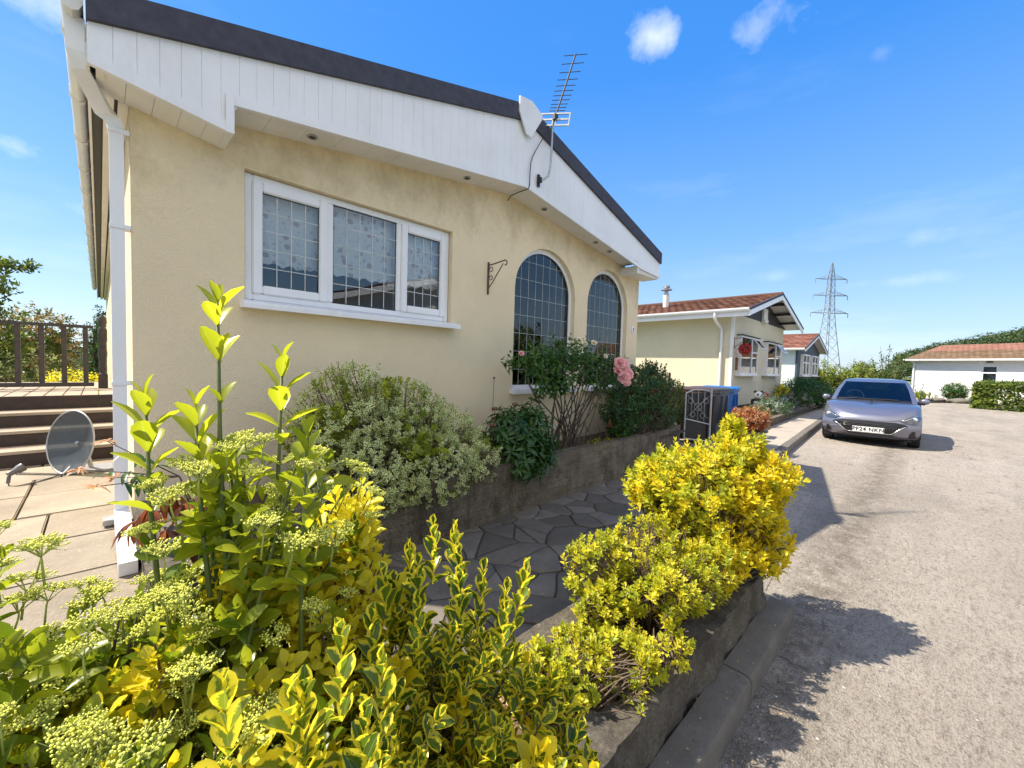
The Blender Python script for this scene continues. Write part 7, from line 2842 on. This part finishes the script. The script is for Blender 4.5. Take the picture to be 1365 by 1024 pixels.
for k in range(420):       # far tree line along the rest of the horizon
    a = R(rgw.uniform(45.5, 118) if k < 240 else rgw.uniform(-60, -12))
    D = rgw.uniform(90, 160)
    r = rgw.uniform(2.0, 3.6)
    p = Vector((math.cos(a) * D, math.sin(a) * D, ROAD + r * .5))
    tb = rgw.random()
    for q in range(40):
        d = Vector((rgw.gauss(0, 1), rgw.gauss(0, 1), rgw.gauss(0, 1))).normalized()
        Ld.leaf(p + d * r * rgw.uniform(.5, 1.0), Vector((rgw.gauss(0, 1), rgw.gauss(0, 1), rgw.gauss(0, .6))), d + Vector((0, 0, .4)), rgw.uniform(.9, 1.8), min(1, max(0, tb + rgw.uniform(-.3, .3))))
Ld.build('treeline', T_TREE, [LM['wood']], None, 'stuff')

# electricity pylon
py = thing('electricity_pylon', 'steel lattice electricity pylon rising beyond the roofs', 'pylon', (207.5, 29.0, ROAD))
PC = Vector((207.5, 28.8, 0))
pdx = Vector((.72, -.694, 0))
pdy = Vector((.694, .72, 0))
steel = plain('pylon_steel', (0.26, 0.27, 0.29), .6, .1, 1)


def pyp(u, w, z):
    return PC + pdx * u + pdy * w + Vector((0, 0, z))


def half(z):
    pts_ = [(-2, 3.7), (8, 2.7), (20, 1.55), (26, 1.15), (38, .85), (42, .45), (44.5, .08)]
    for (a, b), (c, d) in zip(pts_[:-1], pts_[1:]):
        if z <= c:
            return b + (d - b) * (z - a) / (c - a)
    return .08


m = MB()
zs = [-1.5, 3, 8, 12.5, 16.5, 20, 23, 26, 28.5, 31, 33.5, 36, 38, 40, 42, 44.5]
for a, b in zip(zs[:-1], zs[1:]):
    ha, hb = half(a), half(b)
    for su, sw_ in ((-1, -1), (1, -1), (1, 1), (-1, 1)):
        m.tube([pyp(su * ha, sw_ * ha, a), pyp(su * hb, sw_ * hb, b)], .13, 4, cap=False)
    for w_ in (-1, 1):
        m.tube([pyp(-ha, w_ * ha, a), pyp(hb, w_ * hb, b)], .055, 4, cap=False)
        m.tube([pyp(ha, w_ * ha, a), pyp(-hb, w_ * hb, b)], .055, 4, cap=False)
        m.tube([pyp(-hb, w_ * hb, b), pyp(hb, w_ * hb, b)], .045, 4, cap=False)
        m.tube([pyp(w_ * ha, -ha, a), pyp(w_ * hb, hb, b)], .045, 4, cap=False)
        m.tube([pyp(w_ * ha, ha, a), pyp(w_ * hb, -hb, b)], .045, 4, cap=False)
m.build('lattice_tower', steel, py)
for (z, L_) in ((38.0, 6.4), (31.5, 7.0), (24.5, 7.6)):
    for sg in (-1, 1):
        m = MB()
        h = half(z)
        tipc = pyp(sg * L_, 0, z)
        for w_ in (-1, 1):
            m.tube([pyp(sg * h, w_ * h, z), tipc], .10, 4, cap=False)
            m.tube([pyp(sg * h, w_ * h, z + 1.6), tipc], .08, 4, cap=False)
            m.tube([pyp(sg * (h + (L_ - h) * .4), w_ * h * .6, z), pyp(sg * (h + (L_ - h) * .4), w_ * h * .6, z + .95)], .06, 4, cap=False)
        m.tube([tipc, tipc - Vector((0, 0, 1.7))], .13, 5)
        m.build('cross_arm', steel, py)

# the home across the road behind the viewer, mirrored in the windows
h5 = thing('park_home', 'pale home with a red tiled roof across the road, seen mirrored in the wide window', 'house', (6, -12, ROAD))
m = MB()
m.prism([(1.2, ROAD - 1.2), (9.2, ROAD - 1.2), (9.2, .9), (5.2, 2.0), (1.2, .9)], lambda u, w, t: (u, -t, w), 9.0, 9.15)
m.box((1.2, -20, ROAD), (1.35, -9.15, .9))
m.box((9.05, -20, ROAD), (9.2, -9.15, .9))
m.box((1.36, -20, ROAD), (9.04, -19.85, .9))
m.build('wall', M['white_render'], h5)
m = MB()
for (xe, s) in ((.8, 1), (9.6, -1)):
    plate(m, [(xe, -8.6, .82), (5.2, -8.6, 2.05), (5.2, -20.3, 2.05), (xe, -20.3, .82)], .06)
r5 = m.build('roof', M['soffit'], h5)
for s, (o5, u5, v5) in enumerate((((.75, -20.3, .83), (0, 11.75, 0), (4.45, 0, 1.24)), ((9.65, -8.55, .83), (0, -11.75, 0), (-4.45, 0, 1.24)))):
    mb, vals = MB(), []
    tiled_slope(mb, vals, o5, u5, v5, 34, 12, seed=40 + s)
    tint_faces(mb.build('tiles', M['tile_red'], r5, recalc=False), vals)
m = MB()
for (xa, za, xb, zb) in ((.75, .80, 5.2, 2.04), (5.2, 2.04, 9.65, .80)):
    m.add([(xa, -8.56, za - .2), (xb, -8.56, zb - .2), (xb, -8.56, zb), (xa, -8.56, za), (xa, -8.6, za - .2), (xb, -8.6, zb - .2), (xb, -8.6, zb), (xa, -8.6, za)], [(0, 1, 2, 3), (7, 6, 5, 4), (0, 4, 5, 1), (1, 5, 6, 2), (2, 6, 7, 3), (3, 7, 4, 0)])
m.build('bargeboard', M['pvc'], r5)
for (x0, x1) in ((2.2, 4.2), (6.2, 8.2)):
    m = MB()
    frame_rect(m, x0, x1, -.3, .6, .06, -8.99, -8.94)
    w_ = m.build('window', M['pvc'], h5)
    m = MB()
    m.box((x0 + .05, -8.975, -.25), (x1 - .05, -8.965, .55))
    m.build('pane', M['gasket'], w_)
h5.location = h5.location + Vector((3.8, 2.5, 1.15))
tree('garden_tree', 'dark rounded tree across the road, mirrored in the left casement', (3.2, -24, ROAD), 5,
     [((3.2, -24, 1.9), (1.6, 1.5, 1.5)), ((4.2, -24, 1.4), (1.2, 1.2, 1.1)), ((2.2, -24, 1.2), (1.2, 1.2, 1.2))], 260, 401, [LM['tree']], .24, None, .16, length=.4)
hs = thing('hedge', 'hedge across the road behind the viewer', 'hedge', (12, -9, ROAD))
Lh = Leafer(8)
for k in range(1500):
    p = Vector((rgw.uniform(10.2, 22), -9 + rgw.gauss(0, .35), ROAD + rgw.uniform(0, 1.5)))
    Lh.leaf(p, (rgw.gauss(0, 1), rgw.gauss(0, 1), rgw.gauss(0, 1)), (0, .5, .8), rgw.uniform(.14, .24), rgw.random())
Lh.build('foliage', T_SMALL, [LM['tree']], hs)

for i, (x, y, h, r, lab) in enumerate(((15.2, -9.8, 3.6, 1.5, 'rounded tree across the road mirrored in the wider arched window'), (18.6, -10.4, 4.2, 1.7, 'tallest tree across the road mirrored between the arched windows'), (22.2, -10.0, 3.4, 1.6, 'light tree across the road mirrored in the narrower arched window'))):
    tree('garden_tree', lab, (x, y, ROAD), h, [((x, y, ROAD + h * .55), (r, r, h * .42)), ((x + .6, y, ROAD + h * .8), (r * .6, r * .6, h * .25)), ((x - .7, y + .3, ROAD + h * .6), (r * .6, r * .6, h * .3))],
         200, 500 + i, [LM['tree'], LM['treelight']], .22, 'trees across the road behind the viewer', .12, mi=lambda r_: 1 if r_.random() < .3 else 0, length=.4)
